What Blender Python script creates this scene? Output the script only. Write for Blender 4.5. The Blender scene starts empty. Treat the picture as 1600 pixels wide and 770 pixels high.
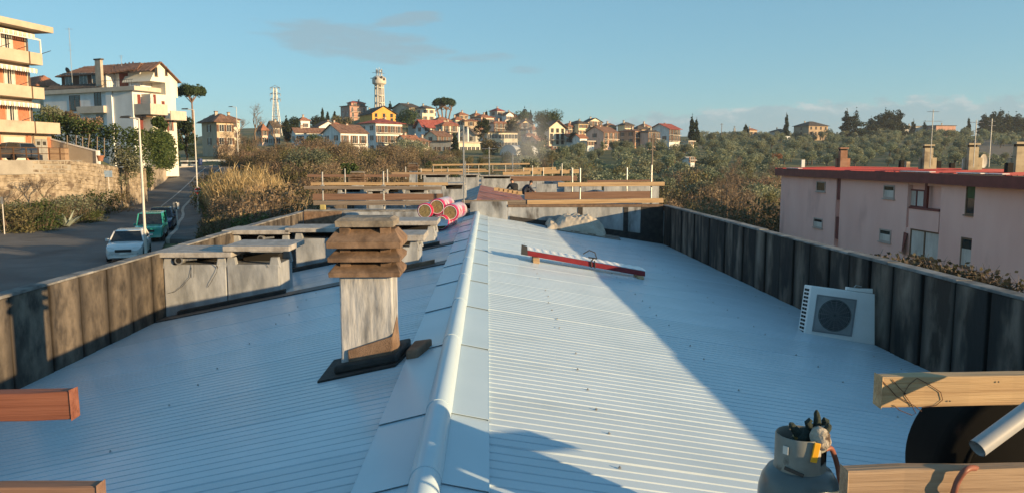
import bpy, bmesh, math, random
import numpy as np
from mathutils import Vector, Matrix, Euler

# ------------------------------------------------------------------ camera, sky, sun, exposure
S = bpy.context.scene
COL = S.collection
FPX, HV = 1200.0, 250.0                 # focal length in pixels of the 1600 px frame, horizon row
PITCH = math.atan((385 - HV) / FPX)
YAW = math.atan(38 / FPX)               # camera looks a little to the right of the roof axis (+Y)
cam = bpy.data.objects.new('camera', bpy.data.cameras.new('camera'))
COL.objects.link(cam)
cam.data.sensor_width = 36.0
cam.data.lens = FPX * 36.0 / 1600.0
cam.data.clip_start, cam.data.clip_end = 0.1, 6000
cam.rotation_euler = (math.pi / 2 - PITCH, 0, -YAW)
S.camera = cam
S.view_settings.view_transform = 'Standard'
S.view_settings.look = 'None'
S.view_settings.exposure = EXPOSURE = 0.87
S.view_settings.gamma = 1.0
S.cycles.max_bounces = 6
S.cycles.diffuse_bounces = 3
S.cycles.glossy_bounces = 3
S.cycles.transparent_max_bounces = 6

SUN_AZ, SUN_EL = math.radians(120), math.radians(9.1)      # clockwise from +Y
SUN_DIR = Vector((math.sin(SUN_AZ) * math.cos(SUN_EL), math.cos(SUN_AZ) * math.cos(SUN_EL), math.sin(SUN_EL)))
sun = bpy.data.objects.new('sun', bpy.data.lights.new('sun', 'SUN'))
COL.objects.link(sun)
sun.data.energy = 5.0
sun.data.angle = math.radians(0.53)
sun.data.color = (1.0, 0.69, 0.36)
sun.rotation_euler = (-SUN_DIR).to_track_quat('-Z', 'Y').to_euler()

W = bpy.data.worlds.new('World')
S.world = W
W.use_nodes = True
def build_sky():
    nt = W.node_tree
    N, L = nt.nodes, nt.links
    N.clear()
    out = N.new('ShaderNodeOutputWorld'); bg = N.new('ShaderNodeBackground')
    sky = N.new('ShaderNodeTexSky')
    sky.sky_type = 'NISHITA'; sky.sun_disc = False
    sky.sun_elevation = SUN_EL; sky.sun_rotation = SUN_AZ
    sky.altitude = 100; sky.air_density = 1.0; sky.dust_density = 0.0; sky.ozone_density = 6.0
    bg.inputs['Strength'].default_value = 0.1
    def math_(op, a, b=None, c=None):
        n = N.new('ShaderNodeMath'); n.operation = op
        for i, x in enumerate((a, b, c)):
            if x is None: continue
            if isinstance(x, (int, float)): n.inputs[i].default_value = x
            else: L.new(x, n.inputs[i])
        return n.outputs[0]
    tc = N.new('ShaderNodeTexCoord')
    sp = N.new('ShaderNodeSeparateXYZ'); L.new(tc.outputs['Generated'], sp.inputs[0])
    az = math_('ARCTAN2', sp.outputs[0], sp.outputs[1])
    el = math_('ARCSINE', sp.outputs[2])
    def noise(sx, sy, off, detail=6, rough=0.55):
        cb = N.new('ShaderNodeCombineXYZ')
        L.new(math_('MULTIPLY', az, sx), cb.inputs[0]); L.new(math_('MULTIPLY', el, sy), cb.inputs[1])
        cb.inputs[2].default_value = off
        t = N.new('ShaderNodeTexNoise'); t.inputs['Scale'].default_value = 1
        t.inputs['Detail'].default_value = detail; t.inputs['Roughness'].default_value = rough
        L.new(cb.outputs[0], t.inputs['Vector'])
        return t.outputs['Fac']
    def smooth(x, a, b):
        n = N.new('ShaderNodeMapRange'); n.interpolation_type = 'SMOOTHSTEP'
        L.new(x, n.inputs[0]); n.inputs[1].default_value = a; n.inputs[2].default_value = b
        return n.outputs[0]
    def mix(fac, a, b):
        n = N.new('ShaderNodeMix'); n.data_type = 'RGBA'
        L.new(fac, n.inputs[0])
        for x, i in ((a, 6), (b, 7)):
            if isinstance(x, tuple): n.inputs[i].default_value = (*x, 1)
            else: L.new(x, n.inputs[i])
        return n.outputs[2]
    def ell(ca, ce, ra, re, tilt=0):
        da = math_('SUBTRACT', az, ca); de = math_('SUBTRACT', el, ce)
        de = math_('SUBTRACT', de, math_('MULTIPLY', da, tilt))
        q = math_('ADD', math_('POWER', math_('ABSOLUTE', math_('DIVIDE', da, ra)), 2.0),
                  math_('POWER', math_('ABSOLUTE', math_('DIVIDE', de, re)), 2.0))
        return smooth(q, 1.0, 0.0)
    gm = N.new('ShaderNodeGamma'); L.new(sky.outputs[0], gm.inputs[0]); gm.inputs[1].default_value = 0.5
    base = gm.outputs[0]
    tint = N.new('ShaderNodeMix'); tint.data_type = 'RGBA'; tint.blend_type = 'MULTIPLY'
    tint.inputs[0].default_value = 1; L.new(base, tint.inputs[6]); tint.inputs[7].default_value = SKY_TINT
    base = tint.outputs[2]
    D = math.radians
    # thin grey streaks high up, all round at the same height, thickest ahead
    wis = math_('MULTIPLY', ell(D(-9.5), D(8.3), D(9.5), D(1.9), -.09), 1.0)
    wis = math_('MAXIMUM', wis, ell(D(-5.6), D(9.9), D(3.6), D(.8), .12))
    wis = math_('MAXIMUM', wis, math_('MULTIPLY', ell(D(-0.5), D(7.3), D(4.8), D(.6), .05), .7))
    wis = math_('MAXIMUM', wis, math_('MULTIPLY', ell(D(3.2), D(6.5), D(2.4), D(.45), 0), .6))
    fac = smooth(math_('ADD', math_('MULTIPLY', wis, .55), math_('MULTIPLY', noise(16, 85, 2.0, 8, .62), 1.1)), .72, 1.12)
    base = mix(math_('MULTIPLY', fac, .62), base, CLOUD_GREY)
    # bank of low cumulus along the horizon, tops at about 4 degrees
    top = math_('ADD', math_('MULTIPLY', smooth(az, D(-4), D(26)), D(1.7)), D(2.35))
    h = math_('SUBTRACT', math_('ADD', top, math_('MULTIPLY', math_('SUBTRACT', noise(34, 60, 7.0), .5), D(2.4))), el)
    bank = smooth(h, 0, D(.5))
    bank = math_('MULTIPLY', bank, smooth(az, D(-8), D(6)))
    lit = math_('MULTIPLY', smooth(h, D(1.1), D(.1)), smooth(noise(24, 60, 3.0, 4), .40, .68))
    base = mix(math_('MULTIPLY', bank, .8), base, CLOUD_BANK)
    base = mix(math_('MULTIPLY', math_('MULTIPLY', bank, lit), .6), base, CLOUD_LIT)
    L.new(base, bg.inputs['Color']); L.new(bg.outputs[0], out.inputs[0])
SKY_TINT = (1.88, 2.14, 1.97, 1)
CLOUD_GREY, CLOUD_BANK, CLOUD_LIT = (1.9, 2.5, 2.8), (1.93, 2.7, 3.0), (4.6, 4.5, 4.3)
build_sky()

# ------------------------------------------------------------------ picking real points along the view
FW = Vector((math.sin(YAW) * math.cos(PITCH), math.cos(YAW) * math.cos(PITCH), -math.sin(PITCH)))
RT = Vector((math.cos(YAW), -math.sin(YAW), 0))
UP = RT.cross(FW)
def ray(u, v): return FW + RT * ((u - 800) / FPX) + UP * ((385 - v) / FPX)
def P(u, v, y):
    r = ray(u, v); return r * (y / r.y)
def PZ(u, v, z):
    r = ray(u, v); return r * (z / r.z)
def XU(u, y): return P(u, HV, y).x

# ------------------------------------------------------------------ mesh helpers
class MB:
    def __init__(s): s.v, s.f, s.m = [], [], []
    def add(s, vs, fs, mi=0):
        o = len(s.v); s.v += [tuple(v) for v in vs]
        s.f += [tuple(i + o for i in f) for f in fs]; s.m += [mi] * len(fs); return s
    def box(s, x0, x1, y0, y1, z0, z1, mi=0, M=None):
        vs = [Vector(p) for p in ((x0, y0, z0), (x1, y0, z0), (x1, y1, z0), (x0, y1, z0), (x0, y0, z1), (x1, y0, z1), (x1, y1, z1), (x0, y1, z1))]
        if M: vs = [M @ v for v in vs]
        return s.add(vs, [(0, 3, 2, 1), (4, 5, 6, 7), (0, 1, 5, 4), (1, 2, 6, 5), (2, 3, 7, 6), (3, 0, 4, 7)], mi)
    def hexa(s, b, t, mi=0):            # four bottom points, four top points
        return s.add(list(b) + list(t), [(0, 3, 2, 1), (4, 5, 6, 7), (0, 1, 5, 4), (1, 2, 6, 5), (2, 3, 7, 6), (3, 0, 4, 7)], mi)
    def poly(s, pts, mi=0): return s.add(pts, [tuple(range(len(pts)))], mi)
    def prism(s, pts, off, mi=0):       # polygon swept along a vector
        n = len(pts); a = [Vector(p) for p in pts]; b = [p + Vector(off) for p in a]
        fs = [tuple(reversed(range(n))), tuple(range(n, 2 * n))] + [(i, (i + 1) % n, (i + 1) % n + n, i + n) for i in range(n)]
        return s.add(a + b, fs, mi)
    def tube(s, pts, r, n=8, mi=0, caps=True):
        pts = [Vector(p) for p in pts]; k = len(pts)
        rs = r if isinstance(r, (list, tuple)) else [r] * k
        vs, fs, ref = [], [], None
        for i, p in enumerate(pts):
            d = (pts[min(i + 1, k - 1)] - pts[max(i - 1, 0)]).normalized()
            if ref is None: ref = Vector((0, 0, 1)) if abs(d.z) < .9 else Vector((1, 0, 0))
            a = (ref - d * ref.dot(d)).normalized(); b = d.cross(a); ref = a
            for j in range(n):
                t = 2 * math.pi * j / n
                vs.append(p + (a * math.cos(t) + b * math.sin(t)) * rs[i])
        for i in range(k - 1):
            for j in range(n):
                fs.append((i * n + j, i * n + (j + 1) % n, (i + 1) * n + (j + 1) % n, (i + 1) * n + j))
        if caps: fs += [tuple(reversed(range(n))), tuple(range((k - 1) * n, k * n))]
        return s.add(vs, fs, mi)
    def lathe(s, prof, n=24, c=(0, 0, 0), mi=0, a0=0, a1=2 * math.pi):
        full = abs(a1 - a0 - 2 * math.pi) < 1e-6; m = n if full else n + 1
        vs, fs = [], []
        for r, z in prof:
            for j in range(m):
                t = a0 + (a1 - a0) * j / n
                vs.append((c[0] + r * math.cos(t), c[1] + r * math.sin(t), c[2] + z))
        for i in range(len(prof) - 1):
            for j in range(n):
                k = (j + 1) % m
                fs.append((i * m + j, i * m + k, (i + 1) * m + k, (i + 1) * m + j))
        return s.add(vs, fs, mi)
    def mesh(s, name, mats, smooth=False):
        me = bpy.data.meshes.new(name)
        me.from_pydata(s.v, [], s.f)
        for m in (mats if isinstance(mats, (list, tuple)) else [mats]): me.materials.append(m)
        if max(s.m, default=0) > 0: me.polygons.foreach_set('material_index', s.m)
        if smooth:
            me.polygons.foreach_set('use_smooth', [True] * len(s.f))
        me.update()
        return me
    def build(s, name, mats, parent=None, smooth=False, bevel=0, **kw):
        return put(name, s.mesh(name, mats, smooth), parent, bevel=bevel, smooth=smooth, **kw)

ROOT_M = {}
def put(name, me, parent=None, loc=None, rot=None, bevel=0, smooth=False, world=False, label=None, cat=None, group=None, kind=None):
    o = bpy.data.objects.new(name, me); COL.objects.link(o)
    if loc is not None: o.location = loc
    if rot is not None: o.rotation_euler = rot if isinstance(rot, (tuple, list, Euler)) else (0, 0, rot)
    if parent:
        o.parent = parent
        if world and parent in ROOT_M: o.matrix_parent_inverse = ROOT_M[parent].inverted()
    if bevel:
        b = o.modifiers.new('bevel', 'BEVEL'); b.width = bevel; b.segments = 2; b.limit_method = 'ANGLE'; b.angle_limit = math.radians(40)
    if smooth:
        e = o.modifiers.new('split', 'EDGE_SPLIT'); e.split_angle = math.radians(38)
    tag(o, label, cat, group, kind)
    return o
def tag(o, label=None, cat=None, group=None, kind=None):
    if label: o['label'] = label
    if cat: o['category'] = cat
    if group: o['group'] = group
    if kind: o['kind'] = kind
    return o
def empty(name, loc, label, cat, group=None, rot=0):
    o = bpy.data.objects.new(name, None); COL.objects.link(o)
    o.location = loc; o.rotation_euler = (0, 0, rot); o.empty_display_size = .3
    ROOT_M[o] = Matrix.Translation(Vector(loc)) @ Matrix.Rotation(rot, 4, 'Z')
    return tag(o, label, cat, group)
def copy_tree(o, parent=None, kids=None):
    c = o.copy(); COL.objects.link(c)
    if parent: c.parent = parent
    for ch in [x for x in o.children]: copy_tree(ch, c)
    return c

# ------------------------------------------------------------------ materials
MATS = {}
def mat(name, a, b=None, rough=.75, scale=4.0, bump=0.0, bscale=None, spec=.4, metal=0.0, stretch=(1, 1, 1), detail=6, lo=.35, hi=.65, coat=0, objrand=0.0, third=None, tscale=1.0, tlo=.55, thi=.7, joint=None):
    m = bpy.data.materials.new(name); m.use_nodes = True
    nt = m.node_tree; N, L = nt.nodes, nt.links
    bs = N['Principled BSDF']
    bs.inputs['Roughness'].default_value = rough; bs.inputs['Metallic'].default_value = metal
    bs.inputs['Specular IOR Level'].default_value = spec; bs.inputs['Coat Weight'].default_value = coat
    if b is None: b = tuple(min(1, x * 1.18) for x in a); a = tuple(x * .84 for x in a)
    tc = N.new('ShaderNodeTexCoord'); mp = N.new('ShaderNodeMapping'); mp.inputs['Scale'].default_value = stretch
    L.new(tc.outputs['Object'], mp.inputs[0])
    t = N.new('ShaderNodeTexNoise'); t.inputs['Scale'].default_value = scale; t.inputs['Detail'].default_value = detail
    t.inputs['Roughness'].default_value = .6
    L.new(mp.outputs[0], t.inputs['Vector'])
    cr = N.new('ShaderNodeValToRGB'); cr.color_ramp.elements[0].position = lo; cr.color_ramp.elements[1].position = hi
    cr.color_ramp.elements[0].color = (*a, 1); cr.color_ramp.elements[1].color = (*b, 1)
    L.new(t.outputs['Fac'], cr.inputs[0]); colr = cr.outputs[0]
    if third:
        t3 = N.new('ShaderNodeTexNoise'); t3.inputs['Scale'].default_value = tscale; t3.inputs['Detail'].default_value = 5
        L.new(mp.outputs[0], t3.inputs['Vector'])
        mr = N.new('ShaderNodeMapRange'); mr.inputs[1].default_value = tlo; mr.inputs[2].default_value = thi; mr.interpolation_type = 'SMOOTHSTEP'
        L.new(t3.outputs['Fac'], mr.inputs[0])
        mx = N.new('ShaderNodeMix'); mx.data_type = 'RGBA'; L.new(mr.outputs[0], mx.inputs[0]); L.new(colr, mx.inputs[6]); mx.inputs[7].default_value = (*third, 1)
        colr = mx.outputs[2]
    if joint:                       # dirt caught along the upright joints at both edges of a cast panel
        sg = N.new('ShaderNodeSeparateXYZ'); L.new(tc.outputs['Generated'], sg.inputs[0])
        def mm(op, a_, b_):
            n = N.new('ShaderNodeMath'); n.operation = op
            for i_, x_ in enumerate((a_, b_)):
                if isinstance(x_, (int, float)): n.inputs[i_].default_value = x_
                else: L.new(x_, n.inputs[i_])
            return n.outputs[0]
        ed = mm('MULTIPLY', mm('ABSOLUTE', mm('SUBTRACT', sg.outputs[1], .5), 0), 2.0)
        ed = mm('ADD', ed, mm('MULTIPLY', mm('SUBTRACT', t.outputs['Fac'], .5), 1.3))
        mr = N.new('ShaderNodeMapRange'); mr.inputs[1].default_value = joint; mr.inputs[2].default_value = 1.12; mr.interpolation_type = 'SMOOTHSTEP'
        L.new(ed, mr.inputs[0])
        mx = N.new('ShaderNodeMix'); mx.data_type = 'RGBA'; L.new(mr.outputs[0], mx.inputs[0]); L.new(colr, mx.inputs[6]); mx.inputs[7].default_value = (*[c_ * .9 for c_ in (third or a)], 1)
        colr = mx.outputs[2]
    if objrand:
        oi = N.new('ShaderNodeObjectInfo'); hs = N.new('ShaderNodeHueSaturation')
        mr = N.new('ShaderNodeMapRange'); mr.inputs[3].default_value = 1 - objrand; mr.inputs[4].default_value = 1 + objrand
        L.new(oi.outputs['Random'], mr.inputs[0]); L.new(mr.outputs[0], hs.inputs['Value'])
        L.new(colr, hs.inputs['Color']); colr = hs.outputs[0]
    L.new(colr, bs.inputs['Base Color'])
    if bump:
        t2 = N.new('ShaderNodeTexNoise'); t2.inputs['Scale'].default_value = bscale or scale * 4; t2.inputs['Detail'].default_value = 5
        L.new(mp.outputs[0], t2.inputs['Vector'])
        bp = N.new('ShaderNodeBump'); bp.inputs['Strength'].default_value = bump; bp.inputs['Distance'].default_value = .02
        L.new(t2.outputs['Fac'], bp.inputs['Height']); L.new(bp.outputs[0], bs.inputs['Normal'])
    MATS[name] = m
    return m
def flat(name, c, rough=.6, spec=.4, metal=0.0): return mat(name, c, None, rough=rough, spec=spec, metal=metal, scale=3)
def leaf_mat(name, cols, rough=.65, trans=.25, objrand=.25, hue=.03):
    m = bpy.data.materials.new(name); m.use_nodes = True
    N, L = m.node_tree.nodes, m.node_tree.links
    bs = N['Principled BSDF']; bs.inputs['Roughness'].default_value = rough; bs.inputs['Specular IOR Level'].default_value = .25
    g = N.new('ShaderNodeNewGeometry'); cr = N.new('ShaderNodeValToRGB')
    els = cr.color_ramp.elements
    while len(els) < len(cols): els.new(.5)
    for i, c in enumerate(cols): els[i].position = i / max(1, len(cols) - 1); els[i].color = (*c, 1)
    L.new(g.outputs['Random Per Island'], cr.inputs[0])
    oi = N.new('ShaderNodeObjectInfo'); hs = N.new('ShaderNodeHueSaturation')
    mr = N.new('ShaderNodeMapRange'); mr.inputs[3].default_value = 1 - objrand; mr.inputs[4].default_value = 1 + objrand
    L.new(oi.outputs['Random'], mr.inputs[0]); L.new(mr.outputs[0], hs.inputs['Value'])
    m2 = N.new('ShaderNodeMath'); m2.operation = 'MULTIPLY'; m2.inputs[1].default_value = 37.7
    fr = N.new('ShaderNodeMath'); fr.operation = 'FRACT'; L.new(oi.outputs['Random'], m2.inputs[0]); L.new(m2.outputs[0], fr.inputs[0])
    mh = N.new('ShaderNodeMapRange'); mh.inputs[3].default_value = .5 - hue; mh.inputs[4].default_value = .5 + hue
    L.new(fr.outputs[0], mh.inputs[0]); L.new(mh.outputs[0], hs.inputs['Hue'])
    L.new(cr.outputs[0], hs.inputs['Color']); L.new(hs.outputs[0], bs.inputs['Base Color'])
    if trans:
        tr = N.new('ShaderNodeBsdfTranslucent'); L.new(hs.outputs[0], tr.inputs[0])
        ms = N.new('ShaderNodeMixShader'); ms.inputs[0].default_value = trans
        L.new(bs.outputs[0], ms.inputs[1]); L.new(tr.outputs[0], ms.inputs[2])
        L.new(ms.outputs[0], N['Material Output'].inputs[0])
    MATS[name] = m
    return m
def glass_mat(name, c=(.02, .025, .03), rough=.06):
    m = flat(name, c, rough, .6); return m

roof_white = mat('painted_sheet_white', (.475, .575, .65), (.535, .635, .71), rough=.26, scale=1.4, spec=.08, objrand=.045, third=(.42, .505, .56), tscale=.7, tlo=.6, thi=.8)
flash_white = mat('painted_flashing', (.46, .58, .66), (.50, .62, .70), rough=.3, scale=1.2, spec=.15)
silver_paint = mat('aluminium_bitumen_paint', (.20, .215, .23), (.40, .425, .45), rough=.48, scale=3.4, stretch=(1, 1, .4), bump=.55, bscale=8, spec=.5, third=(.07, .065, .06), tscale=2.6, tlo=.57, thi=.72)
conc_left = mat('stained_concrete_tan', (.03, .026, .023), (.17, .142, .112), rough=.9, scale=4.5, bump=.6, bscale=12, stretch=(1, 1.1, .7), lo=.34, hi=.70, detail=9, third=(.032, .027, .023), tscale=1.7, tlo=.48, thi=.68, objrand=.25, joint=.62)
conc_right = mat('stained_concrete_dark', (.030, .022, .017), (.20, .158, .125), rough=.9, scale=2.0, bump=.5, bscale=14, stretch=(1, 1.3, .5), lo=.40, hi=.66, third=(.016, .015, .014), tscale=1.3, tlo=.46, thi=.60, objrand=.35, joint=.5)
coping = mat('weathered_coping', (.10, .098, .095), (.27, .265, .255), rough=.85, scale=4, bump=.4, objrand=.15)
peel_paint = mat('peeling_white_plaster', (.19, .195, .20), (.41, .42, .43), rough=.6, scale=5.5, stretch=(1.6, 1.6, .4), bump=1.0, bscale=8, lo=.34, hi=.56, third=(.075, .062, .052), tscale=2.0, tlo=.58, thi=.72)
felt = mat('bitumen_felt', (.020, .020, .021), (.045, .042, .04), rough=.8, scale=8, bump=.3, bscale=60)
felt_brown = mat('mineral_felt_brown', (.13, .085, .058), (.22, .15, .105), rough=.95, scale=9, bump=.5, bscale=120)
cowl = mat('chimney_concrete_brown', (.11, .07, .046), (.23, .155, .105), rough=.9, scale=9, bump=.2, bscale=40, third=(.045, .033, .026), tscale=3.5, tlo=.54, thi=.74)
cowl_top = mat('chimney_lid_grey', (.13, .115, .095), (.27, .24, .20), rough=.9, scale=7, bump=.4, bscale=25)
soot = flat('soot_black', (.012, .011, .010), .95)
lead = mat('lead_strip', (.05, .052, .056), (.10, .10, .105), rough=.55, scale=4, bump=.2)
def wood(name, a, b, s=2.2):
    return mat(name, a, b, rough=.75, scale=s, stretch=(.35, 14, 14), bump=.45, bscale=7, lo=.36, hi=.62, third=tuple(x * .55 for x in a), tscale=1.6, tlo=.63, thi=.75)
wood_tan = wood('pine_board', (.33, .215, .115), (.51, .37, .215))
wood_red = wood('red_stained_board', (.15, .050, .030), (.24, .095, .06))
wood_grey = wood('weathered_board', (.13, .105, .085), (.24, .20, .165))
wood_old = wood('aged_pine_board', (.24, .16, .10), (.38, .27, .18))
wood_brown = wood('brown_board', (.15, .085, .06), (.23, .14, .10))
steel = mat('galvanised_steel', (.28, .29, .29), (.45, .46, .46), rough=.45, metal=.6, scale=12)
steel_dark = flat('dark_steel', (.06, .06, .06), .5, metal=.5)
white_pl = mat('white_enamel', (.72, .72, .71), (.79, .79, .78), rough=.35, scale=3, spec=.5)
black_pl = mat('black_plastic', (.003, .003, .003), (.006, .006, .006), rough=.9, spec=.15, scale=3)
rubber_red = flat('red_brown_hose', (.21, .075, .05), .5)
# ------------------------------------------------------------------ the terraced block we stand on and the ones beyond it
RX, RZ, SL, SLL = -.30, -1.55, .16, .20   # ridge line and the slopes right and left of it
XL, XR = -5.19, 5.03                     # inner faces of the side parapets
PT, PTL = -1.275, -1.437                 # parapet tops right and left
def roof_z(x): return RZ - (SL if x > RX else SLL) * abs(x - RX)
def on_roof(u, v):                       # where a view ray meets the roof
    r = ray(u, v); best = None
    for s in (-1, 1):
        k = SL if s > 0 else SLL
        den = r.z + k * s * r.x
        t = (RZ + k * s * RX) / den
        p = r * t
        if (p.x - RX) * s >= -1e-6: best = p
    return best
GROUND = -8.5
def corrugated(side, y0, y1, pitch=.11, amp=.0105, x_in=None):
    prof = [(0, 0), (.11, 0), (.155, 1), (.955, 1)]     # narrow troughs, wide crowns
    m = MB(); xa = RX if x_in is None else x_in; xb = XL if side < 0 else XR
    ys = []
    n = int((y1 - y0) / pitch)
    for i in range(n):
        for t, h in prof: ys.append((y0 + (i + t) * pitch, h * amp))
    ys.append((y0 + n * pitch, 0))
    for y, h in ys:
        for x in (xa, xb): m.v.append((x, y, roof_z(x) + h))
    for i in range(len(ys) - 1):
        a = 2 * i; m.f.append((a, a + 1, a + 3, a + 2) if side > 0 else (a, a + 2, a + 3, a + 1)); m.m.append(0)
    return m
def box_part(name, b, mt, par, **kw):
    return MB().box(*b).build(name, mt, par, world=True, **kw)

bld = empty('terraced_house', (0, 11, GROUND), 'flat terraced block in front with white corrugated metal roof and stained parapets', 'building', 'terraced blocks in a row')
Y0, Y1 = 1.2, 21.7
# a plain slab under the sheets and the outer walls below
MB().hexa([(XL - .25, Y0 - .3, GROUND), (XR + .25, Y0 - .3, GROUND), (XR + .25, Y1 + .3, GROUND), (XL - .25, Y1 + .3, GROUND)],
          [(XL - .25, Y0 - .3, -2.72), (XR + .25, Y0 - .3, -2.72), (XR + .25, Y1 + .3, -2.72), (XL - .25, Y1 + .3, -2.72)]).build('wall', coping, bld, world=True)
rnd = random.Random(4)
PITCH_C = .11; NP = 9; SHW = PITCH_C * NP
for side in (1, -1):
    base_me = corrugated(side, 0, SHW + .060).mesh('roof_sheet', roof_white)
    y = Y0
    while y < Y1 - .02:
        w = min(SHW, Y1 - y)
        me_ = base_me if w > SHW - .01 else corrugated(side, 0, w).mesh('roof_sheet', roof_white)
        o = put('roof_sheet', me_, bld, loc=(0, y, 0), world=True)
        # each sheet laps 4 mm over the next and sits a touch differently
        tilt = -.0036 + rnd.uniform(-.0007, .0007)
        o.rotation_euler = (tilt, 0, 0); o.location.z = .004 + rnd.uniform(-.0008, .0008)
        y += w
rr = MB().box(XL + .02, XR - .02, Y0, Y1, -2.71, -2.66).build('roof_deck', coping, bld, world=True)
sc = MB()
for side, xs in ((1, (.75, 2.1, 3.4, 4.6)), (-1, (-2.6,))):
    for x in xs:
        y = Y0 + .4
        while y < Y1 - .3:
            xx = x + rnd.uniform(-.03, .03)
            z = roof_z(xx) + .015
            sc.lathe([(.010, 0), (.010, .004), (.005, .005), (.005, .013), (.0, .014)], 6, (xx, y, z)); y += rnd.choice((.46, .552, 1.012))
tag(sc.build('screw', steel, rr, world=True), kind='stuff')
# ridge flashing: a round cap on flat wings, laid in overlapping lengths
def wing(side, ya, yb, lift):
    xa, xb = RX, (-.62 - .03 if side < 0 else -.035 + .03)
    xb = -.66 if side < 0 else .0
    m = MB(); t = .003
    a = [(xa, ya, RZ + .04 + lift), (xb, ya, roof_z(xb) + .026 + lift), (xb, yb, roof_z(xb) + .024), (xa, yb, RZ + .04)]
    m.hexa([(p[0], p[1], p[2] - t) for p in a], a)
    m.hexa([(xb, ya, roof_z(xb) - .004), (xb + side * .004, ya, roof_z(xb) - .004), (xb + side * .004, yb, roof_z(xb) - .004), (xb, yb, roof_z(xb) - .004)],
           [(xb, ya, a[1][2]), (xb + side * .004, ya, a[1][2]), (xb + side * .004, yb, a[2][2]), (xb, yb, a[2][2])])
    return m
y = Y0; i = 0
lens = [1.3, 1.0, 1.02, 1.75, 1.7, 1.75, 1.7, 1.75, 1.7, 1.75, 1.7, 1.75, 1.7, 1.75]
while y < Y1 - .1:
    ln = min(lens[i % len(lens)], Y1 - y)
    for s in (-1, 1): wing(s, y, y + ln + (.06 if y + ln < Y1 - .1 else 0), .010 if True else 0).build('ridge_flashing', flash_white, bld, world=True)
    m = MB()
    prof = []
    for k in range(13):
        a = math.pi * k / 12; prof.append((RX + .075 * math.cos(a), RZ + .030 + .085 * math.sin(a)))
    n = len(prof); ye = y + ln + .05 if y + ln < Y1 - .1 else y + ln
    for q, (yy, g) in enumerate(((y, .004), (ye, 0))):
        for (px, pz) in prof: m.v.append((px + (px - RX) * g * 12, yy, pz + g))
    for k in range(n - 1): m.f.append((k, k + 1, n + k + 1, n + k)); m.m.append(0)
    m.f.append(tuple(range(n))); m.m.append(0)
    m.build('ridge_cap', flash_white, bld, world=True, smooth=True)
    y += ln; i += 1
# parapets, made of upright cast panels with open joints
def panel(side, ya, yb, mt, par, seed, proud=0, bot=None):
    r = random.Random(seed)
    x = XL if side < 0 else XR
    b = -2.7 if bot is None else bot; pt_ = PT if side > 0 else PTL
    xo = x + side * .11; m = MB()
    g = .02
    j = [r.uniform(-.006, .006) for _ in range(4)]
    xi = x - side * proud
    bt = [(xi + j[0], ya + g, b), (xi + j[1], yb - g, b), (xo, yb - g, b), (xo, ya + g, b)]
    tp = [(xi + j[2], ya + g, pt_ - .035), (xi + j[3], yb - g, pt_ - .035), (xo, yb - g, pt_ - .035), (xo, ya + g, pt_ - .035)]
    if side > 0: bt.reverse(); tp.reverse()
    m.hexa(bt, tp)
    return m.build('parapet_panel', mt, par, world=True, bevel=.012)
def parapet(side, par, ya, yb, mt, step, coping_mat):
    w = MB(); x = XL if side < 0 else XR; pt_ = PT if side > 0 else PTL
    x1, x2 = sorted((x + side * .112, x + side * .15)); w.box(x1, x2, ya, yb, -2.7, pt_ - .04)
    core = w.build('parapet', mt, par, world=True)
    y, i = ya, 0
    r = random.Random(int(ya * 7) + side)
    while y < yb - .01:
        e = min(y + step * r.uniform(.9, 1.1), yb)
        if yb - e < .3: e = yb
        panel(side, y, e, mt, core, i * 3 + side + 11, proud=(.012 if i % 2 else 0))
        y = e; i += 1
    c = MB(); x1, x2 = sorted((x - side * .02, x + side * .165))
    y = ya
    while y < yb - .01:
        e = min(y + r.uniform(.9, 1.5), yb)
        MB().box(x1, x2, y + .006, e - .006, pt_ - .033, pt_ + r.uniform(-.012, .008)).build('coping_slab', coping_mat, core, world=True, bevel=.01)
        y = e
    return core
parapet(-1, bld, Y0 - .3, Y1 + .3, conc_left, .72, coping)
parapet(1, bld, Y0 - .3, Y1 + .3, conc_right, .62, coping)
# end walls
endw = MB()
endw.box(XL - .02, XR + .02, Y1 + .005, Y1 + .22, -2.7, -1.45)
endw.build('end_wall', silver_paint, bld, world=True)
for (xa, xb, z1, mt) in ((XL + .03, -4.1, -1.44, cowl), (-4.05, -.55, -1.47, silver_paint), (-.5, .56, -1.17, silver_paint), (.565, 4.345, -1.335, silver_paint), (4.35, 5.0, -1.335, felt)):
    MB().box(xa, xb, Y1 - .03, Y1, -2.65, z1).build('wall_panel', mt, bld, world=True, bevel=.01)
for xx in (2.55, 3.85): MB().box(xx, xx + .14, Y1 - .045, Y1 - .031, -2.5, -1.34).build('wall_pilaster', felt, bld, world=True)
MB().hexa([(.62, Y1 - .055, -1.72), (5.0, Y1 - .055, -2.44), (5.0, Y1 - .046, -2.44), (.62, Y1 - .046, -1.72)], [(.62, Y1 - .055, -1.58), (5.0, Y1 - .055, -2.16), (5.0, Y1 - .046, -2.16), (.62, Y1 - .046, -1.58)]).build('felt_upstand', felt, bld, world=True)
MB().box(.56, 4.98, Y1 - .05, Y1 + .26, -1.332, -1.26).build('coping_slab', felt_brown, bld, world=True, bevel=.01)
MB().box(XL + .03, -.55, Y1 + .0, Y1 + .26, -1.448, -1.40).build('coping_slab', coping, bld, world=True, bevel=.01)
box_part('end_wall', (XL - .02, XR + .02, Y0 - .25, Y0 - .01, -2.7, -1.50), coping, bld)

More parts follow.
